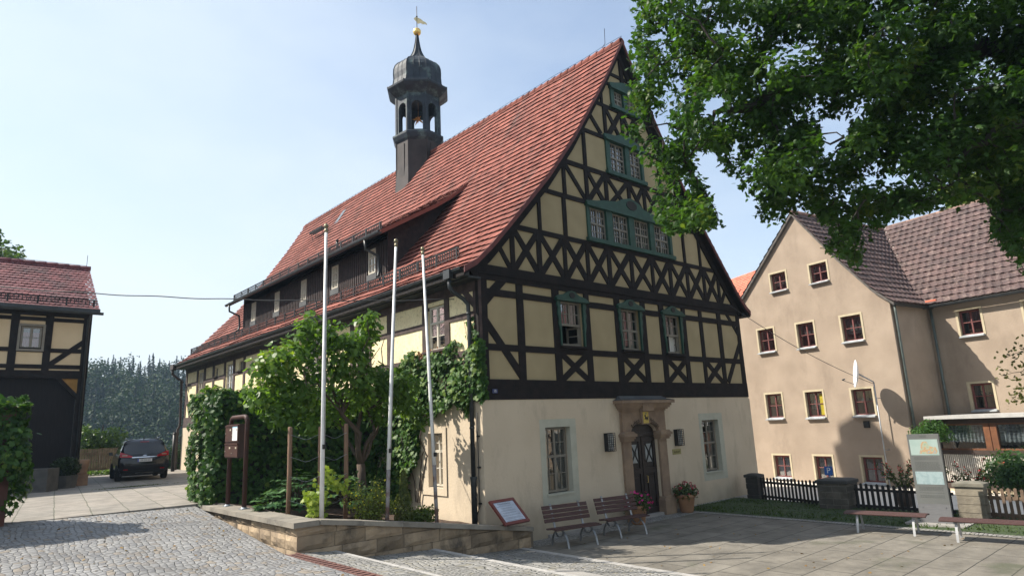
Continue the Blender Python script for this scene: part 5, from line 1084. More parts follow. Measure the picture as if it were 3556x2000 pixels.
# veranda
VF = Fr(P0+.1*hn, d1, Z3, hn)
t = thing('veranda', 'low wooden veranda with white roof edge and net curtains beside the plaster house', 'veranda', tuple(VF.p(-7, -.65, 0)))
vw = pm('orange_brown_wood', (.17, .066, .025), (.115, .045, .02), 4, .5, .2, 20); vb = pm('dark_brown_wood', (.05, .03, .022), None, 4, .6)
g = MB(); g.box(VF, -14, -4.40, 1.85, 1.95, -2.3, .25); g.build('roof_edge', pm('white_roof_edge', (.42, .41, .39), (.35, .34, .325), 4, .6), t)
g = MB(); g.box(VF, -14, -4.62, 1.70, 1.838, -2.2, .02); g.box(VF, -14, -4.6, .80, .92, -.1, .06); g.box(VF, -4.66, -4.5, -.66, 1.83, -.12, .03); g.box(VF, -14, -4.6, -.2, -.05, -.1, .05); g.build('beam', vb, t)
g = MB()
for a in (-6.0, -6.18, -7.75, -7.93): g.box(VF, a-.08, a+.08, .921, 1.699, -.06, .03+.001*(a % 1))
for a0, a1 in ((-5.92, -4.66), (-7.67, -6.26), (-9.6, -8.01)): g.box(VF, a0, a1, .921, .97, -.06, .012); g.box(VF, a0, a1, 1.65, 1.699, -.06, .012)
g.build('window_frame', vw, t)
for a0, a1 in ((-5.92, -4.66), (-7.67, -6.26), (-9.6, -8.01)):
    g = MB(); g.poly([VF.p(a0, .96, -.03), VF.p(a1, .96, -.03), VF.p(a1, 1.66, -.03), VF.p(a0, 1.66, -.03)]); g.build('pane', MT['glass'], t)
    g = MB(); n = 60
    for i in range(n):
        xa = a0+(a1-a0)*i/n; xb = a0+(a1-a0)*(i+1)/n; ca, cb_ = -.15+.03*math.sin(i*1.3), -.15+.03*math.sin((i+1)*1.3); zb = 1.13+.03*abs(math.sin(i*.55)); g.poly([VF.p(xa, zb, ca), VF.p(xb, zb, cb_), VF.p(xb, 1.68, cb_), VF.p(xa, 1.68, ca)])
    g.build('net_curtain', pm('net_curtain', (.30, .32, .34), (.09, .10, .11), 3, .8, stretch=(1, 1, 9), contrast=(.4, .6)), t)
g = MB(); g.box(VF, -14, -4.7, -.6, 1.8, -1.0, -.6); g.build('dark_room', MT['dark'], t)
g = MB(); a = -4.7
while a > -12: g.tube([VF.p(a, .0, .0), VF.p(a, .80, .0)], .028, 6, False); a -= .055
g.build('corrugated_panel', pm('white_corrugated_sheet', (.60, .56, .50), (.5, .46, .41), 5, .6), t)
g = MB(); g.box(VF, -14, -4.6, -.9, -.2, -.12, .04); g.build('base_wall', pm('cream_base', (.5, .42, .3), None, 3, .9), t)
# satellite dish
DC = np.array([12.62, -4.02, 3.25]); t = thing('satellite_dish', 'white satellite dish on a tall mast before the beige gable', 'satellite dish', (13.0, -4.32, -.65))
mastb = HF.p(-2.95, -.6, .28); mt_ = HF.p(-2.95, 3.1, .28)
g = MB(); g.tube([mastb, mt_], .028, 8); 
for z in (.9, 2.6): g.tube([HF.p(-2.95, z, 0), HF.p(-2.95, z, .28)], .014, 6)
DCc = HF.p(-2.78, 3.42, 1.0)
dax = np.array([-.60, .78, .30]); dax = dax/np.linalg.norm(dax)   # look direction
dax = np.array([-.47, .87, .14]); dax /= np.linalg.norm(dax)
g.tube([mt_, mt_+(0, 0, .05), DCc-dax*.16], .03, 6)
g.build('mast', pm('mast_zinc', (.4, .42, .44), None, 5, .45, metal=.5), t)
a_ = np.cross(dax, (0, 0, 1)); a_ /= np.linalg.norm(a_); b_ = np.cross(a_, dax)
g = MB(); rings = []
for k in range(7):
    r_ = .56*k/6+.002; dz = .13*(k/6)**2-.13
    rings.append(g.vs([DCc+dax*dz+r_*(math.cos(q)*a_+1.08*math.sin(q)*b_) for q in np.linspace(0, 2*math.pi, 29)[:-1]]))
for A, B in zip(rings, rings[1:]):
    for k in range(28): g.face((A[k], A[(k+1) % 28], B[(k+1) % 28], B[k]))
o = g.build('reflector', pm('white_dish_paint', (.75, .76, .78), None, 4, .4), t, smooth=True); m_ = o.modifiers.new('thick', 'SOLIDIFY'); m_.thickness = .015
g = MB(); tip = DCc+dax*.5-b_*.30; g.tube([DCc-b_*.45, tip], .012, 5); g.tube([tip, tip-dax*.12+b_*.05], [.035, .03], 8); g.build('receiver_arm', MT['zinc'], t)
# oleanders by the lane
def oleander(label, loc, h, n, cat='shrub'):
    t = thing('oleander_pot', label, cat, loc); c = np.array(loc); g = MB(); g.lathe(c, [(.18, 0), (.27, .42), (.25, .42)], 14); g.build('pot', pm('dark_pot', (.07, .05, .04), None, 4, .7), t)
    g = MB(); P = []; T_ = []
    for k in range(n):
        a = rnd.uniform(0, 6.28); l = rnd.uniform(.5, 1)*h; d = np.array([math.cos(a)*.55, math.sin(a)*.75, 1]); d /= np.linalg.norm(d); pts = [c+(0, 0, .4)+d*l*u+np.array([0, 0, -.1*u*u]) for u in np.linspace(0, 1, 7)]
        g.tube(pts, .007, 4, False); T_.append(pts[-1]); P += [p+nrg.normal(0, .03, 3) for p in pts[2:] for _ in range(5)]
    g.build('stem', pm('stem_brown', (.08, .06, .035), None, 5, .8), t)
    g = MB(); leaves(g, np.array(P), np.tile([0, 0, .5], (len(P), 1)), .15, LANCE, -.5, rj=.9); g.build('foliage', leafmat('oleander_leaf', (.03, .05, .022), (.07, .095, .045)), t)
    g = MB(); Q = np.repeat(np.array(T_), 7, 0)+nrg.normal(0, .05, (len(T_)*7, 3)); leaves(g, Q, np.tile([0, 0, 1.], (len(Q), 1)), .07, OVAL, .1); g.build('flowers', leafmat('oleander_petal', (.36, .03, .05), (.5, .12, .14)), t)
oleander('red flowering oleander in a pot between fence and beige house', (11.9, -5.3, -.65), 1.15, 16)
oleander('pink flowering oleander behind the stele in front of the veranda', (11.6, -7.2, -.65), 1.3, 13)
SC_ = lambda *q: tuple(CAM+(np.array(q)-CAM)*KS)
def bush(label, name, loc, rad, n, squash, mat, size, shape=OVAL, cat='shrub', nclump=14, core=True):
    t = thing(name, label, cat, loc); c = np.array(loc); g = MB()
    for k in range(nclump):
        d = nrg.normal(0, 1, 3); d /= np.linalg.norm(d); d[2] = abs(d[2])*.9; cc_ = c+np.array([0, 0, rad*squash[2]*.55])+d*rad*np.array(squash)*.62
        P, D = clump(cc_, rad*.48, n//nclump, (1, 1, .9), .35); leaves(g, P, D+(0, 0, .3), size, shape, .5, tint=np.full(len(P), rnd.uniform(.2, .8)))
    g.build('foliage', mat, t); g = MB()
    for k in range(5): a = rnd.uniform(0, 6.28); g.tube([c, c+(math.cos(a)*rad*.3, math.sin(a)*rad*.3, rad*squash[2]*.8)], [.03, .012], 5)
    g.build('stem', pm('bark_stem', (.06, .045, .03), None, 5, .9), t); return t
gl = leafmat('climber_leaf', (.028, .07, .018), (.06, .13, .03)); 
bush('clipped round green climber above the stele at the veranda corner', 'climbing_bush', SC_(12.6, -6.1, .95), .80, 2600, (1, 1, 1), gl, .09, nclump=20)
bush('large dark green shrub in front of the white corrugated panel', 'garden_shrub', SC_(12.2, -8.6, -.6), 1.6, 5200, (1, 1.15, .95), leafmat('dark_shrub_leaf', (.018, .045, .014), (.045, .095, .03)), .13, nclump=22)
bush('yellowish leafed plant between the stele and the pale pillar', 'garden_shrub', (10.9, -7.35, -.6), .42, 500, (1, 1, 1.2), leafmat('yellow_leaf', (.16, .17, .03), (.26, .24, .06)), .10, nclump=8)
# ------------------------------------------------------------ roofs behind
for (label, c, sx, sy, ze, zr, ang) in (('orange red tiled house roof seen between town hall and beige house', (40, 12, 0), 8, 5.8, 6.2, 11.2, R(66)), ('further red roofed house with gable dormer behind the orange roof', (58, 23, 0), 11, 7, 8.6, 18, R(66))):
    t = thing('tiled_house', label, 'building', (c[0], c[1], -1.5), 'houses behind the lane'); u_ = np.array([math.cos(ang), math.sin(ang), 0]); n_ = np.array([math.sin(ang), -math.cos(ang), 0])*-1
    n_ = np.array([-math.sin(ang), math.cos(ang), 0]); B_ = Fr(c, u_, n_, (0, 0, 1)); g = MB(); g.box(B_, -sx, sx, -sy+.3, sy-.3, -1.5, ze)
    for s_ in (-1, 1): g.poly([B_.p(s_*sx, -sy+.3, ze), B_.p(s_*sx, sy-.3, ze), B_.p(s_*sx, 0, zr-.1)])
    g.build('wall', MT['hp'], t); g = MB()
    for s_ in (-1, 1):
        zz = rrows(None, ze-.3, zr, .24); rows = []
        for a, b in zip(zz, zz[1:]):
            fa = (zr-a)/(zr-ze)*sy; fb_ = (zr-b)/(zr-ze)*sy; rows.append((B_.p(-sx-.3, s_*fa, a), B_.p(sx+.3, s_*fa, a), B_.p(-sx-.3, s_*fb_, b), B_.p(sx+.3, s_*fb_, b)))
        tile_rows(g, rows, .22, .04, 'crown')
    g.build('roof', MT['tile_orange'], t)
    g = MB(); 
    for a in (-sx*.6, 0, sx*.6):
        for s_ in (-1, 1): g.box(Fr(B_.p(a, s_*(sy-.3), ze-1.8), u_, (0, 0, 1), s_*n_), -.4, .4, 0, 1.1, -.02, .04)
    g.build('window', MT['frame'], t)
    if zr > 12:
        g = MB(); q = B_.p(0, sy*.45*(1 if (B_.p(0, sy, 0)-CAM)@(B_.p(0, sy, 0)-CAM) < (B_.p(0, -sy, 0)-CAM)@(B_.p(0, -sy, 0)-CAM) else -1), zr-1.4); g.tube([q, q+(0, 0, 1.0)], .12, 8); g.build('vent_pipe', MT['frame'], t)
# ------------------------------------------------------------ half timbered barn at the left
BY = 18.26; BF = Fr((0, BY, 0), (1, 0, 0), (0, 0, 1), (0, -1, 0)); BX = -5.75
t = BN = thing('timber_barn', 'half timbered barn with beaver tail roof and dark boarded ground floor', 'building', (-10, BY, .7))
bwin = (-8.05, -7.35, 5.95, 6.85)
g = MB(); g.holed(BF, rect(-20, BX, 4.85, 7.6), [rect(*bwin)], 0, .1, .4, 1); g.build('infill_wall', [pm('barn_plaster', (.60, .47, .30), (.54, .42, .26), 1.5, .9, .2, 20), MT['dark']], BN)
SF2 = Fr((BX, BY, 0), (0, 1, 0), (0, 0, 1), (1, 0, 0)); g = MB(); g.box(SF2, 0.001, 8, .7, 7.5, -.1, 0); g.prism(SF2, [(0, 7.5), (8, 7.5), (4, 10.2)], -.1, 0); g.box(Fr((0, BY+.15, 0), (1, 0, 0), (0, 0, 1), (0, -1, 0)), -20, BX-.3, .7, 4.84, -.1, 0); g.build('board_wall', pm('black_boards', (.016, .014, .015), (.010, .009, .010), 4, .7, .3, 20, stretch=(8, 8, .5), spec=.15), BN)
g = mb = MB(); cc[0] = .03
Tb = lambda p, q, w_, dc=0.: T(p, q, w_, BF, .07, dc)
Tb((-20, 4.98), (BX, 4.98), .3, .03); Tb((-20, 5.28), (BX, 5.28), .16); Tb((-20, 6.05-.13), (BX, 6.05-.13), .16); Tb((-20, 7.14), (BX, 7.14), .15); Tb((-20, 7.42), (BX, 7.42), .3, .02)
for x, w_ in ((-5.88, .28), (-7.16, .26), (-8.25, .26), (-9.5, .24), (-10.8, .26), (-12.5, .25)): Tb((x, 4.9), (x, 7.5), w_)
Tb((-7.1, 5.3), (-5.8, 6.45), .2, -.008)
for x in (-5.9, -9.9): g.box(BF, x-.13, x+.13, .7, 4.86, -.2, .04)
g.prism(BF, [(-6.8, 4.83), (-6.6, 4.83), (-6.02, 4.2), (-6.02, 4.0)][::-1], -.1, .03)
g.cur = 1; g.prism(BF, [(-6.58, 4.82), (-6.04, 4.82), (-6.04, 4.24)][::-1], -.1, -.02)
g.build('timber_frame', [MT['timber'], pm('ochre_brace', (.30, .16, .035), None, 4, .8)], BN)
# move frame bars into this mesh: T() writes into the global builder mb (== g)
o = window(BN, BF, bwin[0]+.02, bwin[1]-.02, bwin[2]+.02, bwin[3]-.02, .02, 0, (1, 2), fm='frame', fw=.07, cur=[(.08, .92, .05, .75, 'red_cloth')])
g = MB(); g.box(BF, bwin[0]-.08, bwin[1]+.08, bwin[2]-.08, bwin[2], 0, .07); g.box(BF, bwin[0]-.08, bwin[0], bwin[2], bwin[3]+.08, 0, .05); g.box(BF, bwin[1], bwin[1]+.08, bwin[2], bwin[3]+.08, 0, .051); g.box(BF, bwin[0], bwin[1], bwin[3], bwin[3]+.08, 0, .049); g.build('casing', MT['frame'], o)
g = MB(); zz = rrows(None, 7.45, 10.1, .145); yr_ = lambda z: BY-.45+(z-7.45)*1.42
rows = [((-20, yr_(a), a), (BX+.22, yr_(a), a), (-20, yr_(b), b), (BX+.22, yr_(b), b)) for a, b in zip(zz, zz[1:])]; tile_rows(g, rows, .19, .028, 'beaver')
g.poly([(-20, yr_(10.1), 10.1), (BX+.22, yr_(10.1), 10.1), (BX+.22, yr_(10.1)+3.9, 7.4), (-20, yr_(10.1)+3.9, 7.4)])
g.build('roof', MT['tile_dark'], BN)
g = MB()
for i in range(30): g.tint = rnd.random(); a = BX+.26-i*.42; g.tube([(a, yr_(10.1), 10.12), (a-.46, yr_(10.1), 10.12)], [.12, .10], 7)
g.build('ridge_tiles', MT['tile_dark'], BN)
g = MB(); snow_guard(g, BF, -20, BX+.1, 7.78, .17, .24, .13); g.build('snow_guard', MT['iron'], BN)
g = gutter(BF, -20, BX+.3, 7.44, .55, .08); g.tube([BF.p(BX-.1, 7.4, .5), BF.p(BX-.12, 7.2, .12), BF.p(BX-.12, .8, .10)], .05, 8); g.box(BF, -20, BX+.2, 7.5, 7.62, -.3, .46); g.build('gutter', MT['zinc'], BN)
g = MB(); g.tube([(BX+.1, yr_(10.1), 10.2), (BX+.1, yr_(10.1), 10.75)], .01, 4); g.tube([(-20, yr_(10.1), 10.3), (BX+.1, yr_(10.1), 10.25)], .008, 4); g.build('lightning_conductor', MT['iron'], BN)
g = MB(); g.box(Fr((0, BY+.05, 0), (1, 0, 0), (0, 0, 1), (0, -1, 0)), -7.62, -7.42, 2.05, 2.15, 0, .02); tag(g.build('wall_plaque', pm('white_plaque', (.6, .55, .55), None, 4, .6), loc=(-7.5, BY, 2.05)), 'tiny white plaque on the black boarded barn wall', 'sign')
# trough, planter
g = MB(); tf = Fr((-7.6, 15.6, .7), (.46, -.35, 0) if False else (.84, -.55, 0), (0, 0, 1)); tf.u = tf.u/np.linalg.norm(tf.u); tf.n = np.cross(tf.u, tf.v)
g.holed(Fr(tf.p(0, .78, 0), tf.u, -tf.n, (0, 0, 1)), rect(-.9, .62, 0, .75), [rect(-.8, .52, .1, .65)], 0, .4); g.box(tf, -.9, .62, -.05, .779, -.75, 0)
ts = pm('grey_stone', (.085, .08, .072), (.05, .048, .045), 2.5, .9, .5, 14)
tag(g.build('stone_trough', ts, loc=tf.p(0.5, 0, 0)), 'long grey stone trough in front of the black barn wall', 'trough')
t = thing('plant_tub', 'low stone tub with bushy dark plant beside the barn post', 'plant pot', (-6.35, 16.9, .7)); g = MB(); g.lathe((-6.35, 16.9, .7), [(.36, 0), (.42, .45), (.38, .45)], 12); g.build('tub', ts, t); g = MB(); P, D = clump((-6.35, 16.9, 1.45), .52, 1500, (1, 1, .75), .4); leaves(g, P, D, .10, OVAL, .4); g.build('foliage', leafmat('dark_tub_leaf', (.012, .022, .010), (.03, .05, .018)), t)
g = MB(); g.box(W0, -5.85, -5.5, 17.6, 17.95, .7, 1.12); g.lathe((-5.68, 17.78, 1.12), [(.17, 0), (.15, .08), (.2, .3), (.22, .5), (.2, .55)], 14); tag(g.build('stone_urn', pm('warm_stone', (.28, .17, .10), (.2, .12, .08), 4, .9, .3, 16), loc=(-5.68, 17.78, .7)), 'weathered stone urn on a block at the barn corner', 'urn')
# yard fence + post + rail plants
old = pm('weathered_oak_pale', (.20, .155, .10), (.12, .09, .06), 5, .85, .4, 30)
picket('weathered paling fence at the back of the yard behind the car', (-8.5, 26.6), (-.6, 27.6), .7, 2.0, .115, .085, old, None, rails=(.22, .82), rail_w=.09, point=False)
g = MB(); g.tube([(-.75, 24.4, .7), (-.75, 24.4, 2.55)], .09, 10); g.lathe((-.75, 24.4, 2.55), [(.09, 0), (.11, .02), (.06, .1)], 10); tag(g.build('gate_post', MT['iron'], loc=(-.75, 24.4, .7)), 'dark round gate post between the car and the town hall', 'post')
g = MB(); n = 2600; P = np.stack([nrg.uniform(-8.5, -.6, n), 26.1+nrg.normal(0, .14, n), .72+nrg.uniform(0, .22, n)], 1); leaves(g, P, np.tile([0, -.3, .8], (n, 1)), .1, OVAL, -.2); g.build('weeds', leafmat('bright_weeds', (.06, .12, .02), (.13, .2, .04)), kind='stuff')
# moss tufts between slabs
g = MB(); n = 900; P = np.stack([nrg.normal(-4.6, .55, n), nrg.normal(14.2, .12, n), .71+0*nrg.random(n)], 1); leaves(g, P, np.tile([0, 0, 1.], (n, 1)), .06, LANCE, -.8); g.build('moss_tuft', leafmat('moss', (.03, .05, .015), (.06, .08, .025)), kind='stuff')
# ------------------------------------------------------------ car (rear towards the camera)
paint = pm('dark_car_paint', (.009, .010, .013), None, 3, .22, spec=.4); paint.node_tree.nodes['Principled BSDF'].inputs['Coat Weight'].default_value = .3
cglass = pm('dark_car_glass', (.010, .011, .013), None, 3, .06, spec=.7); blackp = pm('black_plastic', (.012, .012, .012), None, 4, .6)
redl = pm('red_lens', (.36, .012, .014), (.22, .008, .01), 8, .12); chrome = pm('chrome', (.6, .6, .62), None, 4, .15, metal=1.)
CAR = thing('parked_car', 'black people carrier parked in the yard, seen from behind', 'car', (-3.52, 17.9, .70), rotz=R(-7))
LV = [(.26, .74, .16, 0), (.40, .86, .05, 0), (.55, .90, .01, 0), (.70, .915, .0, 0), (.84, .91, .03, 0), (.97, .895, .06, 0), (1.06, .875, .10, 0), (1.20, .825, .21, 1), (1.40, .745, .40, 1), (1.50, .70, .47, 0), (1.585, .64, .55, 0), (1.63, .50, .62, 0), (1.645, .25, .66, 0)]
ST_ = [0, .35, .8, 1.6, 2.5, 3.15, 3.8, 4.3, 4.6, 4.75]
topz_ = [1.645, 1.66, 1.67, 1.66, 1.62, 1.42, 1.05, .93, .80, .70]; wsc = [1, 1.01, 1.02, 1.03, 1.03, 1.02, 1.0, .97, .90, .80]
def cpt(si, li, sg):
    z, w_, y, _ = LV[li]; s = ST_[si]; tz_ = topz_[si]
    if si == 0: yy = y
    else: yy = s+.35*(y if s < 1 else 0)*(1-s)
    if z > .97: z = .97+(z-.97)*(tz_-.97)/(1.645-.97)
    if tz_ < .97: z = min(z, tz_)
    return (sg*w_*wsc[si], max(yy, y) if si else y, z)
g = MB(); nl = len(LV); rows_ = {}
for sg in (-1, 1):
    for si in range(len(ST_)): rows_[sg, si] = g.vs([cpt(si, li, sg) for li in range(nl)])
    for si in range(len(ST_)-1):
        for li in range(nl-1):
            g.cur = 1 if (LV[li][0] > 1.0 and LV[li+1][0] < 1.52 and 0 < si < 6 and LV[li][0] > 1.04) else 0
            q = (rows_[sg, si][li], rows_[sg, si+1][li], rows_[sg, si+1][li+1], rows_[sg, si][li+1]); g.face(q if sg > 0 else q[::-1])
# rear surface and roof: strips across the width with bulge
def across(si, li, nx=7):
    a = np.array(cpt(si, li, -1)); b = np.array(cpt(si, li, 1)); P = []
    for k in range(1, nx):
        u_ = k/nx; p = a+(b-a)*u_
        if si == 0: p[1] -= .13*(1-(2*u_-1)**2)*(1 if LV[li][0] < 1.55 else .4)
        P.append(p)
    return [rows_[-1, si][li]]+g.vs(P)+[rows_[1, si][li]]
R_ = [across(0, li) for li in range(nl)]
for li in range(nl-1):
    g.cur = 2 if li == 0 else 0
    for k in range(len(R_[0])-1): g.face((R_[li][k], R_[li][k+1], R_[li+1][k+1], R_[li+1][k]))
Tp = [R_[-1]]+[across(si, nl-1) for si in range(1, len(ST_))]; g.cur = 0
for si, (A, B) in enumerate(zip(Tp, Tp[1:])):
    g.cur = 1 if si in (4, 5) else 0
    for k in range(len(A)-1): g.face((A[k], A[k+1], B[k+1], B[k]))
FR_ = [across(len(ST_)-1, li) for li in range(nl)]; g.cur = 0
for li in range(nl-1):
    for k in range(len(FR_[0])-1): g.face((FR_[li][k], FR_[li+1][k], FR_[li+1][k+1], FR_[li][k+1]))
Bt = [across(si, 0) for si in range(len(ST_))]; g.cur = 2
for A, B in zip(Bt, Bt[1:]):
    for k in range(len(A)-1): g.face((A[k], B[k], B[k+1], A[k+1]))
body = g.build('body', [paint, cglass, blackp], CAR, smooth=True)
def rear(x, z, d=.012):
    zz_ = [l[0] for l in LV]; y = float(np.interp(z, zz_, [l[2] for l in LV])); w_ = float(np.interp(z, zz_, [l[1] for l in LV])); u_ = x/w_
    return np.array([x, y-.13*max(0, 1-u_*u_)*(1 if z < 1.5 else .7)-d, z])
def patch(pts, d, mat, name, dd=.0, sub=8):
    """polygon given by lower/upper edges: list of (x, zlow, zhigh)"""
    m_ = MB(); L_ = [m_.vs([rear(x, za+(zb-za)*q/4, d) for q in range(5)]) for x, za, zb in pts]
    for A, B in zip(L_, L_[1:]):
        for q in range(4): m_.face((A[q], B[q], B[q+1], A[q+1]))
    return m_.build(name, mat, CAR, smooth=True)
patch([(x, 1.05 if abs(x) < .6 else 1.09, 1.50-.02*abs(x)) for x in np.linspace(-.74, .74, 17)], .012, cglass, 'rear_window')
for sg in (-1, 1):
    X_ = np.linspace(.44, .885, 9)*sg; patch([(x, .93+.035*(abs(x)-.44)*2, .985+.17*min(1, (abs(x)-.44)/.4)) for x in X_], .03, redl, 'tail_light')
    patch([(x, 1.0, 1.05) for x in np.linspace(.62, .80, 5)*sg], .034, pm('clear_lens', (.30, .22, .16), None, 5, .1), 'reversing_lamp'); patch([(x, .445, .475) for x in np.linspace(.58, .74, 5)*sg], .02, redl, 'reflector')
patch([(x, .915, .955) for x in np.linspace(-.46, .46, 11)], .035, chrome, 'chrome_strip')
patch([(x, 1.0-.03*math.sqrt(max(0, 1-(x/.075)**2)), 1.0+.03*math.sqrt(max(0, 1-(x/.075)**2))) for x in np.linspace(-.075, .075, 9)], .02, pm('badge_silver', (.4, .42, .46), None, 4, .25, metal=.8), 'badge')
patch([(x, 1.535, 1.56) for x in np.linspace(-.16, .16, 5)], .02, redl, 'brake_light')
patch([(x, .30, .325) for x in np.linspace(-.3, .35, 7)], .03, chrome, 'bumper_trim'); patch([(x, .62, .64) for x in np.linspace(-.5, .5, 9)], .015, blackp, 'bumper_crease')
g = MB(); pfr = Fr((0, -.165, 0), (1, 0, 0), (0, 0, 1), (0, -1, 0)); g.box(pfr, -.26, .26, .755, .87, 0, .02); g.cur = 1; g.box(pfr, -.26, -.215, .755, .87, .02, .0215); g.cur = 2; text_into(g, 'PIR DB 800', pfr, .025, .812, .098, .022, .78)
g.build('number_plate', [pm('plate_white', (.62, .60, .58), None, 4, .4), pm('plate_blue', (.02, .05, .3), None, 4, .4), blackp], CAR)
for sg in (-1, 1):
    g = MB(); g.tube([(sg*.60, .7, 1.66), (sg*.60, 1.6, 1.70), (sg*.58, 2.6, 1.66)], .018, 6); g.build('roof_rail', chrome, CAR)
    g = MB(); g.prism(Fr((0, 0, 0), (1, 0, 0), (0, 0, 1), (0, -1, 0)), [(sg*.93, 1.0), (sg*1.10, 1.02), (sg*1.11, 1.14), (sg*.97, 1.15)], -3.1, -2.95); g.build('wing_mirror', paint, CAR)
    for y in (.86, 3.72):
        g = MB(); ax_ = sg*.84
        for r0_, r1_, x0, x1, mi in ((.33, .33, -.11, .11, 0),):
            pr = [(.20, -.11), (.30, -.115), (.335, -.08), (.335, .08), (.30, .115), (.20, .11)]; rings = []
            for r_, xo in pr: rings.append(g.vs([(ax_+xo, y+r_*math.cos(q), .335+r_*math.sin(q)) for q in np.linspace(0, 2*math.pi, 25)[:-1]]))
            for A, B in zip(rings, rings[1:]+rings[:1]):
                for k in range(24): g.face((A[k], A[(k+1) % 24], B[(k+1) % 24], B[k]))
        wo = g.build('wheel', pm('tyre_rubber', (.012, .012, .012), None, 6, .85), CAR); g = MB(); xo = ax_+sg*.09
        c_ = g.vs([(xo, y, .335)]); rg_ = g.vs([(xo-sg*.02*(k % 2), y+.2*math.cos(q), .335+.2*math.sin(q)) for k, q in enumerate(np.linspace(0, 2*math.pi, 21)[:-1])])
        for k in range(20): g.face((c_[0], rg_[k], rg_[(k+1) % 20]))
        g.build('rim', pm('alloy_rim', (.35, .35, .36), None, 4, .35, metal=.8), wo)
g = MB(); g.box(Fr((0, 0, 0), (1, 0, 0), (0, 1, 0), (0, 0, 1)), -.8, .8, .3, 4.5, .2, .3); g.build('underbody', blackp, CAR)
g = MB(); g.tube([(0, .75, 1.66), (0, .82, 1.72), (0, .62, 1.78)], [.03, .02, .008], 6); g.build('aerial', blackp, CAR)
bark = pm('tree_bark', (.085, .06, .042), (.045, .032, .024), 6, .9, .8, 22, stretch=(1, 1, .3))
barkd = pm('oak_bark', (.035, .028, .022), (.018, .015, .013), 6, .9, .8, 18)
def branch(mb, p, q, r0_, r1_, n=6, wob=.06, sides=7):
    p, q = np.array(p, float), np.array(q, float); L_ = np.linalg.norm(q-p); pts = [p+(q-p)*t+nrg.normal(0, wob*L_*math.sin(t*math.pi)*.5, 3) for t in np.linspace(0, 1, n)]
    mb.tube(pts, list(np.linspace(r0_, r1_, n)), sides); return pts
# ---- small tree in the bed
t = thing('garden_tree', 'young leafy tree with forked trunk in the planting bed before the town hall', 'tree', (-2.44, 1.67, .4))
g = MB(); KT = .94; kt = lambda q: tuple(CAM+(np.array(q)-CAM)*KT)
b0_ = kt((-1.93, 2.6, .6)); f_ = kt((-1.96, 2.6, 1.45)); g.tube([np.array(b0_)-(0, 0, .7), b0_, kt((-1.92, 2.6, 1.0)), f_], [.14, .12, .10, .10], 9)
ends = []
for q, r_ in (((-2.9, 2.3, 3.3), .075), ((-2.1, 2.7, 3.6), .07), ((-1.4, 2.4, 3.5), .05), ((-1.1, 2.9, 2.7), .045), ((-2.55, 3.2, 3.0), .05)):
    q = kt(q); P = branch(g, f_, q, r_, r_*.45, 6, .10); 
    for k in range(6):
        e = np.array(q)+nrg.normal(0, .75, 3)*np.array([1.1, .7, .55])+(-.1, 0, .7); ends.append(e); branch(g, P[rnd.randint(3, 5)], e, r_*.4, .008, 5, .12, 5)
g.build('trunk', bark, t)
tc_pts = [(-4.7, 2.4, 3.75, .45), (-4.3, 2.3, 4.0, .5), (-4.55, 2.4, 3.2, .5), (-4.0, 2.5, 3.4, .55), (-3.7, 2.3, 4.3, .5), (-3.5, 2.4, 4.85, .42), (-3.1, 2.3, 4.55, .5), (-3.2, 2.2, 3.8, .6), (-2.7, 2.1, 4.0, .55), (-2.4, 2.2, 3.4, .6), (-2.4, 2.3, 4.4, .45), (-1.95, 2.2, 5.05, .38), (-1.75, 2.3, 4.75, .38), (-2.1, 2.2, 4.3, .4), (-1.9, 2.2, 3.6, .5), (-1.5, 2.2, 3.4, .5), (-1.2, 2.3, 3.1, .5), (-.9, 2.4, 3.35, .42), (-.6, 2.4, 2.9, .4), (-1.5, 2.1, 2.7, .4), (-3.6, 2.3, 3.0, .5), (-4.2, 2.5, 2.75, .45), (-3.0, 2.2, 2.9, .5), (-2.4, 2.1, 2.75, .45), (-3.5, 2.6, 2.55, .4), (-.35, 2.5, 2.5, .3), (-2.0, 2.4, 3.0, .5)]
tt_ = leafmat('garden_tree_leaf', (.046, .098, .018), (.105, .185, .034), (.16, .22, .042), trans=.45, rough=.4)
g = MB()
for x, y, z, r_ in tc_pts:
    x, y, z = kt((x, y, z))
    P, D = clump((x, y+nrg.normal(0, .3), z), r_*1.0, int(760*r_*r_+60), (1, 1.2, .9), .5); leaves(g, P, D*.6+(0, -.2, .8), .16, OVAL, 1.0, tint=np.full(len(P), rnd.uniform(.15, .85)), rj=.45)
g.build('crown', tt_, t)
# ---- vine covered garden wall
vl = leafmat('wild_vine_leaf', (.018, .052, .013), (.055, .12, .024), (.11, .17, .03), trans=.3, rough=.5)
t = thing('vine_wall', 'garden wall fully covered by dark green wild vine beside the yard', 'hedge', (-3, 5.3, .6))
g = MB()
def patchy(o, u, v, n, w_, h, dens, prof=None, size=.13, deep=.12, bulge=.0, mb=None, tintb=.5):
    o, u, v, n = [np.array(q, float) for q in (o, u, v, n)]; k = int(w_*h*dens); A = nrg.uniform(0, 1, k); B = nrg.uniform(0, 1, k)
    if prof: ok = prof(A, B); A, B = A[ok], B[ok]
    lump = .10*np.sin(A*w_*4.1+1)*np.sin(B*h*3.7)+.08*np.sin(A*w_*1.9+B*h*2.3)
    C_ = nrg.uniform(-deep, deep*.4, len(A))+bulge*np.sin(np.pi*A)*np.sin(np.pi*np.clip(B, .02, 1))+lump
    P = o+A[:, None]*w_*u+B[:, None]*h*v+C_[:, None]*n
    leaves(mb, P, np.tile(n*.9+np.array([0, 0, .45]), (len(P), 1)), size, IVY, 1.1, tint=np.clip(tintb+.9*lump+nrg.normal(0, .2, len(P)), 0, 1), rj=.36, fold=.2)
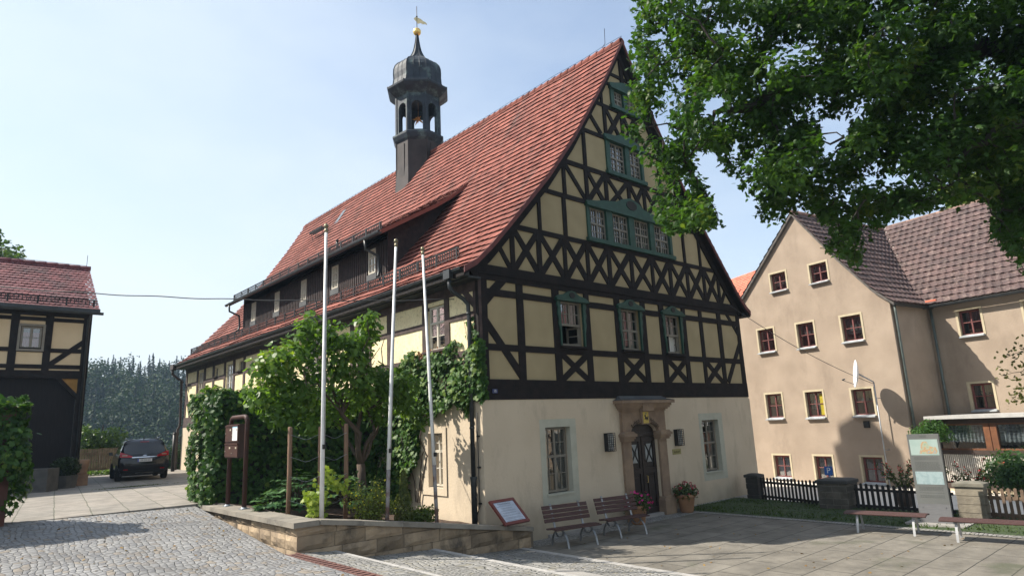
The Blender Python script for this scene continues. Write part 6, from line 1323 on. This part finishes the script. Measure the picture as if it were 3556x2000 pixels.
patchy((-5.02, 5.0, .55), (0, 1, 0), (0, 0, 1), (-1, 0, 0), 1.3, 2.85, 330, mb=g, bulge=.22)
patchy((-5.0, 5.02, .55), (1, 0, 0), (0, 0, 1), (0, -1, 0), 5.0, 2.9, 300, mb=g, bulge=.10)
patchy((-5.0, 5.0, 3.40), (1, 0, 0), (0, 1, 0), (0, 0, 1), 5.0, 1.3, 300, mb=g, bulge=.16, tintb=.7)
patchy((-5.0, 6.3, .55), (1, 0, 0), (0, 0, 1), (0, 1, 0), 5.0, 2.85, 110, mb=g)
patchy((-5.12, 4.92, .5), (.707, -.707, 0), (0, 0, 1), (-.707, -.707, 0), .4, 2.9, 300, mb=g)
g.build('vine_foliage', vl, t)
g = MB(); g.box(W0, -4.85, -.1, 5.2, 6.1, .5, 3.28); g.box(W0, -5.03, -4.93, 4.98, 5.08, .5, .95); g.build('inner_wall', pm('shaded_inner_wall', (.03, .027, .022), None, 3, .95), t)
# ---- vine on the facade
t = thing('wall_vine', 'wild vine climbing the long facade round the corner downpipe', 'climbing plant', (-.2, 2.5, 2.5))
g = MB()
def vprof(A, B):
    y = A*6.0-.2; z = B*4.2+.3
    lo_ = np.interp(y, [-.2, .2, .5, 1.0, 1.6, 2.3, 2.6, 2.75, 2.9, 3.3, 6], [3.0, 2.75, 2.62, 2.85, 2.62, 2.60, 2.3, 1.35, 1.1, .4, .3])+.12*np.sin(y*9)
    hi_ = np.interp(y, [-.2, -.1, .15, .4, .8, 1.4, 2.0, 2.6, 3.2, 3.7, 4.5, 6], [4.0, 4.35, 4.75, 4.25, 4.45, 4.35, 4.25, 4.3, 4.38, 4.1, 3.9, 3.4])+.1*np.sin(y*7)
    return (z > lo_) & (z < hi_)
patchy((-.10, -.2, .3), (0, 1, 0), (0, 0, 1), (-1, 0, 0), 6.0, 4.2, 340, prof=vprof, mb=g, size=.14, deep=.1, bulge=.12)
patchy((-.18, -.2, .3), (0, 1, 0), (0, 0, 1), (-1, 0, 0), 6.0, 4.2, 120, prof=vprof, mb=g, size=.14, deep=.1, bulge=.2, tintb=.75)
P = np.stack([nrg.uniform(-.14, .06, 320), np.full(320, -.09)+nrg.normal(0, .03, 320), 2.95+nrg.uniform(0, 1.45, 320)], 1); leaves(g, P, np.tile([-.3, -.9, .3], (320, 1)), .11, IVY, 1.1, rj=.3)
P = np.stack([np.full(60, -.12), .2+nrg.normal(0, .1, 60), 4.4+nrg.uniform(0, .6, 60)], 1); leaves(g, P, np.tile([-1, -.2, .3], (60, 1)), .11, IVY, 1.1, rj=.3)
g.build('vine_foliage', vl, t)
g = MB(); P = np.stack([np.full(260, -.09)+nrg.normal(0, .02, 260), 2.25+nrg.normal(0, .35, 260), 4.28+nrg.normal(0, .05, 260)], 1); leaves(g, P, np.tile([-1, 0, .3], (260, 1)), .08, IVY, 1., rj=.5); g.build('withered_leaves', leafmat('withered_leaf', (.16, .06, .03), (.22, .12, .05), trans=.2), t)
g = MB()
for k in range(9): y = 2.7+rnd.uniform(0, 2.5); branch(g, (-.1, y, .3), (-.1, y+rnd.uniform(-.9, .5), 3.6), .02, .008, 7, .08, 5)
g.build('vine_stem', bark, t)
# ---- left gate pillar with vine
t = thing('vine_pillar', 'gate pillar smothered in wild vine at the left picture edge', 'hedge', (-9.6, 4.75, .7))
g = MB(); ROT = [(-1, 0), (1, 0), (0, -1), (0, 1)]
patchy((-11.5, 4.5, .75), (1, 0, 0), (0, 0, 1), (0, -1, 0), 2.65, 2.55, 320, mb=g, bulge=.12, prof=lambda A, B: B > .55*(A-.62)**1*2.2*(A > .62)-.0)
patchy((-8.85, 4.5, .95), (0, 1, 0), (0, 0, 1), (1, 0, 0), .9, 2.35, 330, mb=g, bulge=.22, prof=lambda A, B: (B > .35*nrg.random(len(B))))
patchy((-11.5, 4.45, 3.2), (1, 0, 0), (0, 1, 0), (0, 0, 1), 2.75, 1.0, 380, mb=g, bulge=.25, tintb=.8)
patchy((-11.5, 5.4, .75), (1, 0, 0), (0, 0, 1), (0, 1, 0), 2.65, 2.4, 120, mb=g)
for k in range(9):
    x0_ = -8.8+rnd.uniform(-.25, .1); zz_ = np.linspace(2.6, rnd.uniform(.9, 1.8), 34); P = np.stack([x0_+.05*np.sin(zz_*5)+nrg.normal(0, .06, 34), 4.65+nrg.normal(0, .2, 34), zz_], 1); leaves(g, P, np.tile([.5, -.7, .3], (34, 1)), .13, IVY, 1.1, rj=.5)
g.build('vine_foliage', vl, t)
g = MB(); g.box(W0, -11.5, -8.98, 4.62, 5.3, .5, 3.1); g.build('pillar_core', pm('dark_red_brick', (.09, .035, .025), (.06, .028, .02), 5, .9), t)
# ---- shrubs in the bed
def rhodo(label, loc, rad, n, group='rhododendrons in the bed'):
    t = thing('rhododendron', label, 'shrub', loc, group); c = np.array(loc); g = MB(); s_ = MB()
    for k in range(n):
        d = nrg.normal(0, 1, 3); d[2] = abs(d[2]); d /= np.linalg.norm(d); e = c+d*rad*np.array([1, .8, .9])*rnd.uniform(.55, 1); s_.tube([c, (c+e)/2+(0, 0, .05), e], [.014, .01, .006], 4, False)
        a = np.linspace(0, 2*math.pi, 9)[:-1]+rnd.random(); m_ = len(a); out = np.stack([np.cos(a), np.sin(a), np.full(m_, .1)], 1); P = e+out*.085; leaves(g, P, np.tile(d*.5+np.array([0, 0, .9]), (m_, 1)), .17, LANCE*np.array([1.5, 1]), 1., down=out*1.5, rj=.2, tint=np.full(m_, rnd.uniform(.1, .95)))
    g.build('foliage', leafmat('rhododendron_leaf', (.03, .075, .028), (.08, .16, .055), trans=.2, rough=.4), t); s_.build('stem', bark, t)
rhodo('rhododendron with whorled leaves just right of the letterbox stand', (-4.45, 2.0, .62), .55, 46)
rhodo('dark rhododendron behind the leftmost wooden stake', (-3.9, 1.9, .65), .75, 60)
rhodo('rhododendron behind the thick stake and first flagpole', (-2.9, 1.5, .6), .8, 64)
rhodo('small rhododendron deep in shade below the tree', (-3.4, 3.2, .7), .8, 50)
t = thing('yellow_climber', 'yellow green climbing plant wound round the middle wooden stake', 'climbing plant', (-4.15, .25, .45)); g = MB(); s_ = MB()
for (a, b) in (((-4.13, .28, .5), (-4.08, .22, 1.45)), ((-4.08, .22, 1.40), (-3.72, .1, 1.12)), ((-4.13, .28, .9), (-4.42, .2, 1.0)), ((-4.42, .2, 1.0), (-4.34, .1, .62))):
    pts = branch(s_, a, b, .008, .005, 7, .08, 4); P = np.repeat(np.array(pts), 12, 0)+nrg.normal(0, .075, (len(pts)*12, 3)); leaves(g, P, np.tile([-.4, -.7, .5], (len(P), 1)), .115, IVY*.9, 1.2, rj=.4)
g.build('foliage', leafmat('lime_leaf', (.16, .24, .03), (.28, .34, .05), trans=.4), t); s_.build('stem', bark, t)
t = thing('cinquefoil_shrub', 'low yellow flowering shrub right of the thick wooden stake', 'shrub', (-3.2, -.05, .42)); g = MB(); f_ = MB(); s_ = MB()
for k in range(34):
    a = rnd.uniform(-1, 1); e = np.array([-3.2, -.05, .42])+(rnd.uniform(-.5, .62), rnd.uniform(-.2, .3), rnd.uniform(.25, .85)*(1-.4*abs(a))); pts = branch(s_, (-3.2+rnd.uniform(-.25, .3), -.05, .42), e, .008, .003, 6, .06, 4); P = np.repeat(np.array(pts[1:]), 13, 0)+nrg.normal(0, .045, (65, 3)); leaves(g, P, np.tile([-.2, -.3, .9], (65, 1)), .05, OVAL, .2, rj=.8); Q = np.array(pts[-2:])+nrg.normal(0, .04, (2, 3))+(0, -.02, .03); leaves(g, Q, np.tile([-.2, -.4, 1.], (2, 1)), .045, OVAL*np.array([1.7, 1]), .1, mat_i=1)
g.build('foliage', [leafmat('cinquefoil_leaf', (.11, .15, .03), (.2, .24, .055)), leafmat('yellow_petal', (.75, .60, .03), (.8, .68, .08))], t); s_.build('stem', bark, t)
t = thing('dwarf_conifer', 'slim dwarf conifer standing in the bed between the second and third flagpole', 'conifer', (-2.1, .35, .15)); g = MB()
n = 2400; h = nrg.uniform(0, 1, n); a = nrg.uniform(0, 6.28, n); r_ = .20*np.sqrt(np.clip(1-h, 0, 1))*(.6+.5*nrg.random(n))*(1-.35*(h > .55))+.02; P = np.stack([-2.1+r_*np.cos(a), .35+r_*np.sin(a), .2+h*1.15], 1); leaves(g, P, np.stack([np.cos(a), np.sin(a), .3+0*a], 1), .085, LANCE, -.9, rj=.4); g.build('foliage', leafmat('conifer_needle', (.06, .085, .025), (.13, .16, .045), (.16, .15, .04)), t); g = MB(); g.tube([(-2.1, .35, .05), (-2.1, .35, 1.2)], [.03, .008], 5); g.build('trunk', bark, t)
bush('low spreading green shrub at the foot of the leaning flagpole', 'bed_shrub', (-1.45, .5, .0), .5, 1500, (1, .7, .65), leafmat('low_shrub_leaf', (.05, .085, .02), (.11, .15, .04)), .07, nclump=10)
bush('small light green shrub right of the dwarf conifer stem', 'bed_shrub', (-2.45, .9, .3), .42, 700, (1, .8, 1), leafmat('light_shrub_leaf', (.06, .10, .03), (.12, .17, .05)), .07, nclump=8)
t = thing('rose_bush', 'thin stemmed rose bush behind the second flagpole', 'shrub', (-2.75, .75, .35)); g = MB(); s_ = MB()
for k in range(8):
    e = np.array([-2.7+rnd.uniform(-.35, .4), .75+rnd.uniform(-.2, .2), 1.0+rnd.uniform(-.1, .35)]); pts = branch(s_, (-2.7+rnd.uniform(-.1, .1), .75, .35), e, .009, .004, 7, .06, 4); P = np.repeat(np.array(pts[3:]), 9, 0)+nrg.normal(0, .06, (36, 3)); leaves(g, P, np.tile([-.2, -.3, .9], (36, 1)), .065, OVAL, .4)
g.build('foliage', leafmat('rose_leaf', (.035, .07, .025), (.075, .12, .045)), t); s_.build('stem', pm('pale_stem', (.16, .13, .08), None, 5, .8), t)
# ---- big oak in the foreground
def cw(u, v, d): return CAM+d*(fw+rt*(u*1.3804-1778)/FPX-up*(v*1.3804-1000)/FPX)
OUT = np.array([(1572, -160), (1590, 20), (1602, 60), (1592, 120), (1580, 170), (1588, 260), (1566, 320), (1592, 380), (1578, 450), (1606, 520), (1650, 548), (1690, 596), (1730, 580), (1775, 575), (1815, 570), (1785, 500), (1752, 440), (1760, 390), (1800, 370), (1815, 420), (1848, 450), (1875, 480), (1900, 530), (1930, 570), (1975, 545), (2010, 520), (2052, 540), (2085, 580), (2072, 630), (2120, 645), (2150, 690), (2176, 665), (2168, 630), (2200, 590), (2240, 552), (2300, 530), (2340, 522), (2400, 512), (2470, 495), (2500, 545), (2492, 610), (2530, 630), (2570, 690), (2760, 720), (2760, -160)], float)
GAP = [np.array(q, float) for q in ([(2131, 275), (2104, 292), (2060, 300), (2068, 330), (2062, 396), (2105, 392), (2114, 356), (2130, 342)], [(1775, 250), (1815, 232), (1830, 262), (1790, 300), (1765, 290)], [(1838, 370), (1860, 362), (1862, 400), (1842, 420)], [(1700, 470), (1722, 440), (1742, 470), (1716, 520)])]
def inside(P, Q):
    x, y = P[:, 0], P[:, 1]; r_ = np.zeros(len(P), bool); j = len(Q)-1
    for i in range(len(Q)):
        xi, yi, xj, yj = *Q[i], *Q[j]; c = ((yi > y) != (yj > y)) & (x < (xj-xi)*(y-yi)/(yj-yi+1e-9)+xi); r_ ^= c; j = i
    return r_
t = thing('oak_tree', 'large old oak in the right foreground with drooping leafy branches', 'tree', (6.8, -15.2, -.65))
TB = np.array([6.8, -15.2, -.65]); g = MB(); FK = TB+(-.3, .3, 5.2)
g.tube([TB, TB+(0, 0, .4), TB+(-.1, .1, 2.5), FK, FK+(.2, .2, 4), FK+(.4, .5, 8)], [.75, .55, .48, .45, .35, .15], 12)
LIMB = [[FK+(0, 0, .3), cw(2700, 130, 13.2), cw(2480, 120, 13.2), cw(2300, 190, 13), cw(2100, 200, 12.8), cw(1960, 225, 12.7), cw(1890, 275, 12.6), cw(1800, 275, 12.6), cw(1760, 320, 12.6)],
        [FK+(0, 0, 1.8), cw(2760, -260, 13.6), cw(2350, -170, 13.5), cw(2080, -40, 13.3), cw(1960, 60, 13.2), cw(1900, 150, 13.1), cw(1860, 205, 13), cw(1745, 255, 12.9)],
        [FK, cw(2660, 300, 11.5), cw(2500, 330, 11.3), cw(2380, 420, 11.2)], [FK+(0, 0, .6), cw(2800, -120, 10.5), cw(2500, -130, 10.5), cw(2250, -120, 11)],
        [FK+(0, 0, 3), cw(2500, -260, 14), cw(2100, -200, 14), cw(1750, -60, 13.5), cw(1660, 60, 13.4)]]
allp = []
for k, Lm in enumerate(LIMB):
    pts = []
    for a, b in zip(Lm, Lm[1:]): pts += [a+(b-a)*u_+nrg.normal(0, .05, 3) for u_ in np.linspace(0, 1, 5)[:-1]]
    pts.append(Lm[-1]); r0_ = (.26, .24, .2, .18, .22)[k]; g.tube(pts, list(np.linspace(r0_, .025, len(pts))), 8); allp += pts[4:]
allp = np.array(allp)
cl = []
while len(cl) < 580:
    U = np.array([[rnd.uniform(1555, 2760), rnd.uniform(-160, 700)]])
    if not inside(U, OUT)[0] or any(inside(U, q)[0] for q in GAP): continue
    right = (U[0, 0]-1570)/1100
    if rnd.random() > .62+.5*right: continue
    d = rnd.uniform(11.6, 13.8) if rnd.random() < .6 else rnd.uniform(10.2, 14.8); cl.append((U[0, 0], U[0, 1], d))
allp_new = []
for u_, v_, d in sorted(cl, key=lambda q: float(np.min(np.linalg.norm(allp-cw(*q), axis=1)))):     # twigs from nearest limb point
    c = cw(u_, v_, d); dd = np.linalg.norm(allp-c, axis=1); k = int(np.argmin(dd+nrg.random(len(dd))*.6)); e_ = c-allp[k]
    if dd[k] > 2.2: e_ = e_/dd[k]*.0; continue
    pts = [allp[k]+e_*q+np.array([0, 0, .22*math.sin(q*math.pi)*dd[k]*.5])+nrg.normal(0, .035, 3)*(0 < q < 1) for q in (0, .2, .4, .6, .8, 1)]; g.tube(pts, [.024, .02, .016, .012, .008, .004], 5, False); allp_new.append(pts[3]); allp_new.append(pts[4]); allp = np.vstack([allp, pts[3:5]])
# crown outside the picture frame (above and to the right) so that the tree is whole
extra = []
for k in range(130):
    d = nrg.normal(0, 1, 3); d[2] = abs(d[2])*.9; d /= np.linalg.norm(d); c = TB+(0, 0, 7.5)+d*np.array([6, 6, 6.5])*rnd.uniform(.45, 1)
    uu_ = (c-CAM)@fw; pu = (1778+FPX*((c-CAM)@rt)/max(uu_, .1))/1.3804; pv = (1000-FPX*((c-CAM)@up)/max(uu_, .1))/1.3804
    if uu_ > .5 and -100 < pu < 2640 and -60 < pv < 1500: continue
    if np.linalg.norm(c-CAM) < 5: continue
    extra.append(c); g.tube([FK+(0, 0, rnd.uniform(.5, 6)), (FK+c)/2+(0, 0, 1), c], [.07, .04, .01], 5, False)
g.build('trunk', barkd, t)
g = MB(); olm = leafmat('oak_leaf', (.019, .051, .012), (.050, .105, .022), (.09, .13, .024), trans=.42, rough=.45)
tot = 0
for u_, v_, d in cl:
    R_c = rnd.uniform(.26, .58); n = int(340*R_c); P, D = clump(cw(u_, v_, d), R_c, n, (1, 1, .85), .48)
    rel = P-CAM; dz = rel@fw; UV = np.stack([(1778+FPX*(rel@rt)/dz)/1.3804, (1000-FPX*(rel@up)/dz)/1.3804], 1)
    ok = inside(UV+nrg.normal(0, 7, UV.shape), OUT)
    for q in GAP: ok &= ~inside(UV+nrg.normal(0, 5, UV.shape), q)
    P, D = P[ok], D[ok]
    leaves(g, P, D*.5+(-.1, 0, .75), .130, OAK, .8, tint=np.full(len(P), rnd.uniform(.1, .8)), rj=.5); tot += len(P)
for c in extra:
    P, D = clump(c, 1.1, 190, (1, 1, .8), .4); leaves(g, P, D*.5+(0, 0, .7), .17, OAK, .6)
g.build('crown', olm, t)
# leafy twigs hanging in at the right edge
t = thing('hanging_branch', 'sparse leafy twigs hanging in at the right picture edge before the beige wing', 'branch', tuple(cw(2620, 930, 13.5))); g = MB(); s_ = MB()
for (a, b) in (((2680, 860), (2530, 900)), ((2680, 900), (2520, 945)), ((2690, 940), (2560, 1000)), ((2640, 900), (2570, 870)), ((2640, 930), (2545, 1005))):
    pts = branch(s_, cw(*a, 13.5), cw(*b, 13.3), .012, .004, 8, .07, 4); P = np.repeat(np.array(pts[2:]), 11, 0)+nrg.normal(0, .09, (66, 3)); leaves(g, P, np.tile([-.3, 0, .8], (66, 1)), .085, OVAL, .6)
g.build('foliage', leafmat('olive_leaf', (.06, .06, .018), (.11, .12, .035)), t); s_.build('stem', bark, t)
# ---- trees behind
def bgtree(name, label, base, h, rad, n, mat, size, shape=OVAL, group=None, z0=.35, ncl=26, sq=1.):
    t = thing(name, label, 'tree', base, group); b = np.array(base, float); g = MB(); g.tube([b, b+(0.1, 0, h*.4), b+(0, .1, h*.85)], [h*.025+.05, h*.018+.03, .03], 8)
    f_ = MB()
    for k in range(ncl):
        d = nrg.normal(0, 1, 3); d /= np.linalg.norm(d); c = b+(0, 0, h*(z0+(1-z0)/2))+d*np.array([rad, rad, h*(1-z0)/2*sq])*rnd.uniform(.45, .85); g.tube([b+(0, 0, h*rnd.uniform(.3, .6)), c], [.05, .015], 4, False)
        P, D = clump(c, rad*.42, n//ncl, (1, 1, .8), .3); leaves(f_, P, D*.7+(0, 0, .6), size, shape, .3, tint=np.full(len(P), rnd.uniform(.1, .9)))
    g.build('trunk', barkd, t); f_.build('crown', mat, t); return t
ylm = leafmat('yellow_green_leaf', (.07, .12, .02), (.15, .2, .035)); dkm = leafmat('dark_broadleaf', (.018, .04, .014), (.045, .08, .024)); mdm = leafmat('mid_broadleaf', (.035, .07, .018), (.08, .13, .03))  # plain yellow-green, dark and mid green leaf colours
bgtree('broadleaf_tree', 'tall yellow green tree behind the beige house roof, seen through the oak', (44, -7, -1), 27, 7.0, 9000, ylm, .5, group='trees behind the beige house')
bgtree('broadleaf_tree', 'dark tall tree at the far right behind the beige wing roof', (40, -20, -1), 30, 7.5, 9000, dkm, .55, group='trees behind the beige house')
bgtree('broadleaf_tree', 'tree crown peeping over the left end of the barn ridge', (-8.5, 40, -2), 19.0, 2.6, 6000, mdm, .3, z0=.5)
bgtree('garden_bush_tree', 'rounded green tree behind the yard fence, left of the car', (-2.75, 31.5, -4), 8.6, 1.9, 8000, mdm, .2, z0=.2)
bgtree('garden_bush_tree', 'dark bushy tree behind the parked car', (-.9, 33, -5), 7.6, 2.2, 6000, dkm, .2, z0=.1)
bgtree('garden_bush_tree', 'dark bush between the gate post and the far town hall corner', (1.3, 31, -4), 7.6, 1.6, 4000, dkm, .18, z0=.1)
bgtree('garden_bush_tree', 'dark bush behind the barn corner and paling fence', (-4.2, 30, -4), 7.2, 1.5, 4000, dkm, .2, z0=.1)
# ---- forest on the far slope
g = MB(); ft = g
need = leafmat('spruce_needles', (.007, .017, .010), (.019, .034, .018), trans=.08, rough=.7); 
def spruce(b, h, n):
    b = np.array(b, float); k = nrg.uniform(0, 1, n)**.75; a = nrg.uniform(0, 6.28, n); lay = np.floor(k*11)/11; r_ = h*.17*(1-k*.96)*(.45+.75*(1-(k-lay)*11))*nrg.uniform(.5, 1.05, n)
    P = b+np.stack([r_*np.cos(a), r_*np.sin(a), h*(1-.94*(1-k))-.25*r_], 1); out = np.stack([np.cos(a), np.sin(a), -.45+0*a], 1)
    leaves(g, P, np.stack([np.cos(a)*.5, np.sin(a)*.5, .9+0*a], 1), h*(.085-.055*k), LANCE*np.array([2.2, 1]), 1., down=out*2, rj=.3, tint=np.full(n, rnd.random()))
    g.cur = 2; g.tube([b, b+(0, 0, h*.98)], [.25, .03], 5, False)
def decid(b, h, n):
    b = np.array(b, float)
    for k in range(9):
        d = nrg.normal(0, 1, 3); d /= np.linalg.norm(d); c = b+(0, 0, h*.6)+d*np.array([h*.2, h*.2, h*.3]); P, D = clump(c, h*.15, n//7, (1, 1, .9), .3); leaves(g, P, D+(0, 0, .5), h*.042, OVAL, .3, mat_i=1, tint=np.full(len(P), rnd.random()))
    g.cur = 2; g.tube([b, b+(0, 0, h*.7)], [.25, .1], 5, False)
nf = 0
while nf < 700:
    y = 105+rnd.random()**.8*130; az = rnd.uniform(.05, .33); x = CAM[0]+az*(y-CAM[1])
    top = (y-105)/130; z = tz(x, y); el = (z-2.25)/(y-CAM[1])
    h = rnd.uniform(8, 18)
    lim = 2.25+(y-CAM[1])*.118
    if z+h > lim+2.5: h = min(h, max(7, lim-z+rnd.uniform(-3.5, 1.5+3.5*top*rnd.random())))
    (spruce if rnd.random() < (.06+.72*top) else decid)((x, y, z-.5), h, 330); nf += 1
mixed = leafmat('forest_broadleaf', (.011, .026, .010), (.030, .054, .017), trans=.12, rough=.7)
o = g.build('forest', [need, mixed, barkd], kind='stuff', label='wooded slope across the valley')
# ---- overhead cables
def cable(label, p, q, sag, r_, n=30, wob=.0):
    p, q = np.array(p, float), np.array(q, float); g = MB(); g.tube([p+(q-p)*t+np.array([0, 0, -sag*4*t*(1-t)+wob*math.sin(t*60)]) for t in np.linspace(0, 1, n)], r_, 5)
    tag(g.build('overhead_cable', pm('black_cable', (.035, .035, .037), None, 4, .6), loc=tuple(p)), label, 'cable')
cable('long twisted cable running from beyond the barn to the town hall eaves', (-14.2, 9.0, 6.6), (-.12, .9, 5.62), .35, .013, 90, .012)
cable('dark cable sagging from the right gable eave towards the satellite dish', (12.2, -.1, 6.42), tuple(mt_+np.array([-.1, 0, -.02])), .25, .012)
# ---- a few dry leaves on the paving
g = MB(); n = 110; P = np.stack([nrg.uniform(-9, -5.3, n), nrg.uniform(-4, 4.5, n), np.zeros(n)], 1); P[:, 2] = [zs(x, y)+.012 for x, y, _ in P]
Q = np.stack([nrg.uniform(.8, 7.5, 90), nrg.uniform(-8, -.9, 90), np.full(90, -.64)], 1); leaves(g, np.vstack([P, Q]), np.tile([0, 0, 1.], (200, 1)), .07, OVAL, .1, rj=.25)
g.build('fallen_leaves', leafmat('dry_leaf', (.16, .09, .035), (.26, .17, .06), trans=.1), kind='stuff')
# ---- haze over the valley
hz = MB(); hz.box(W0, -420, 420, -120, 420, -24, 110)
m, N, L, b = newmat('valley_haze'); N.remove(b); pv = N.new('ShaderNodeVolumePrincipled'); pv.inputs['Color'].default_value = (.52, .74, 1, 1); pv.inputs['Density'].default_value = .00036; pv.inputs['Anisotropy'].default_value = .2; L.new(pv.outputs[0], N['Material Output'].inputs['Volume'])
hz.build('haze', m, kind='stuff')
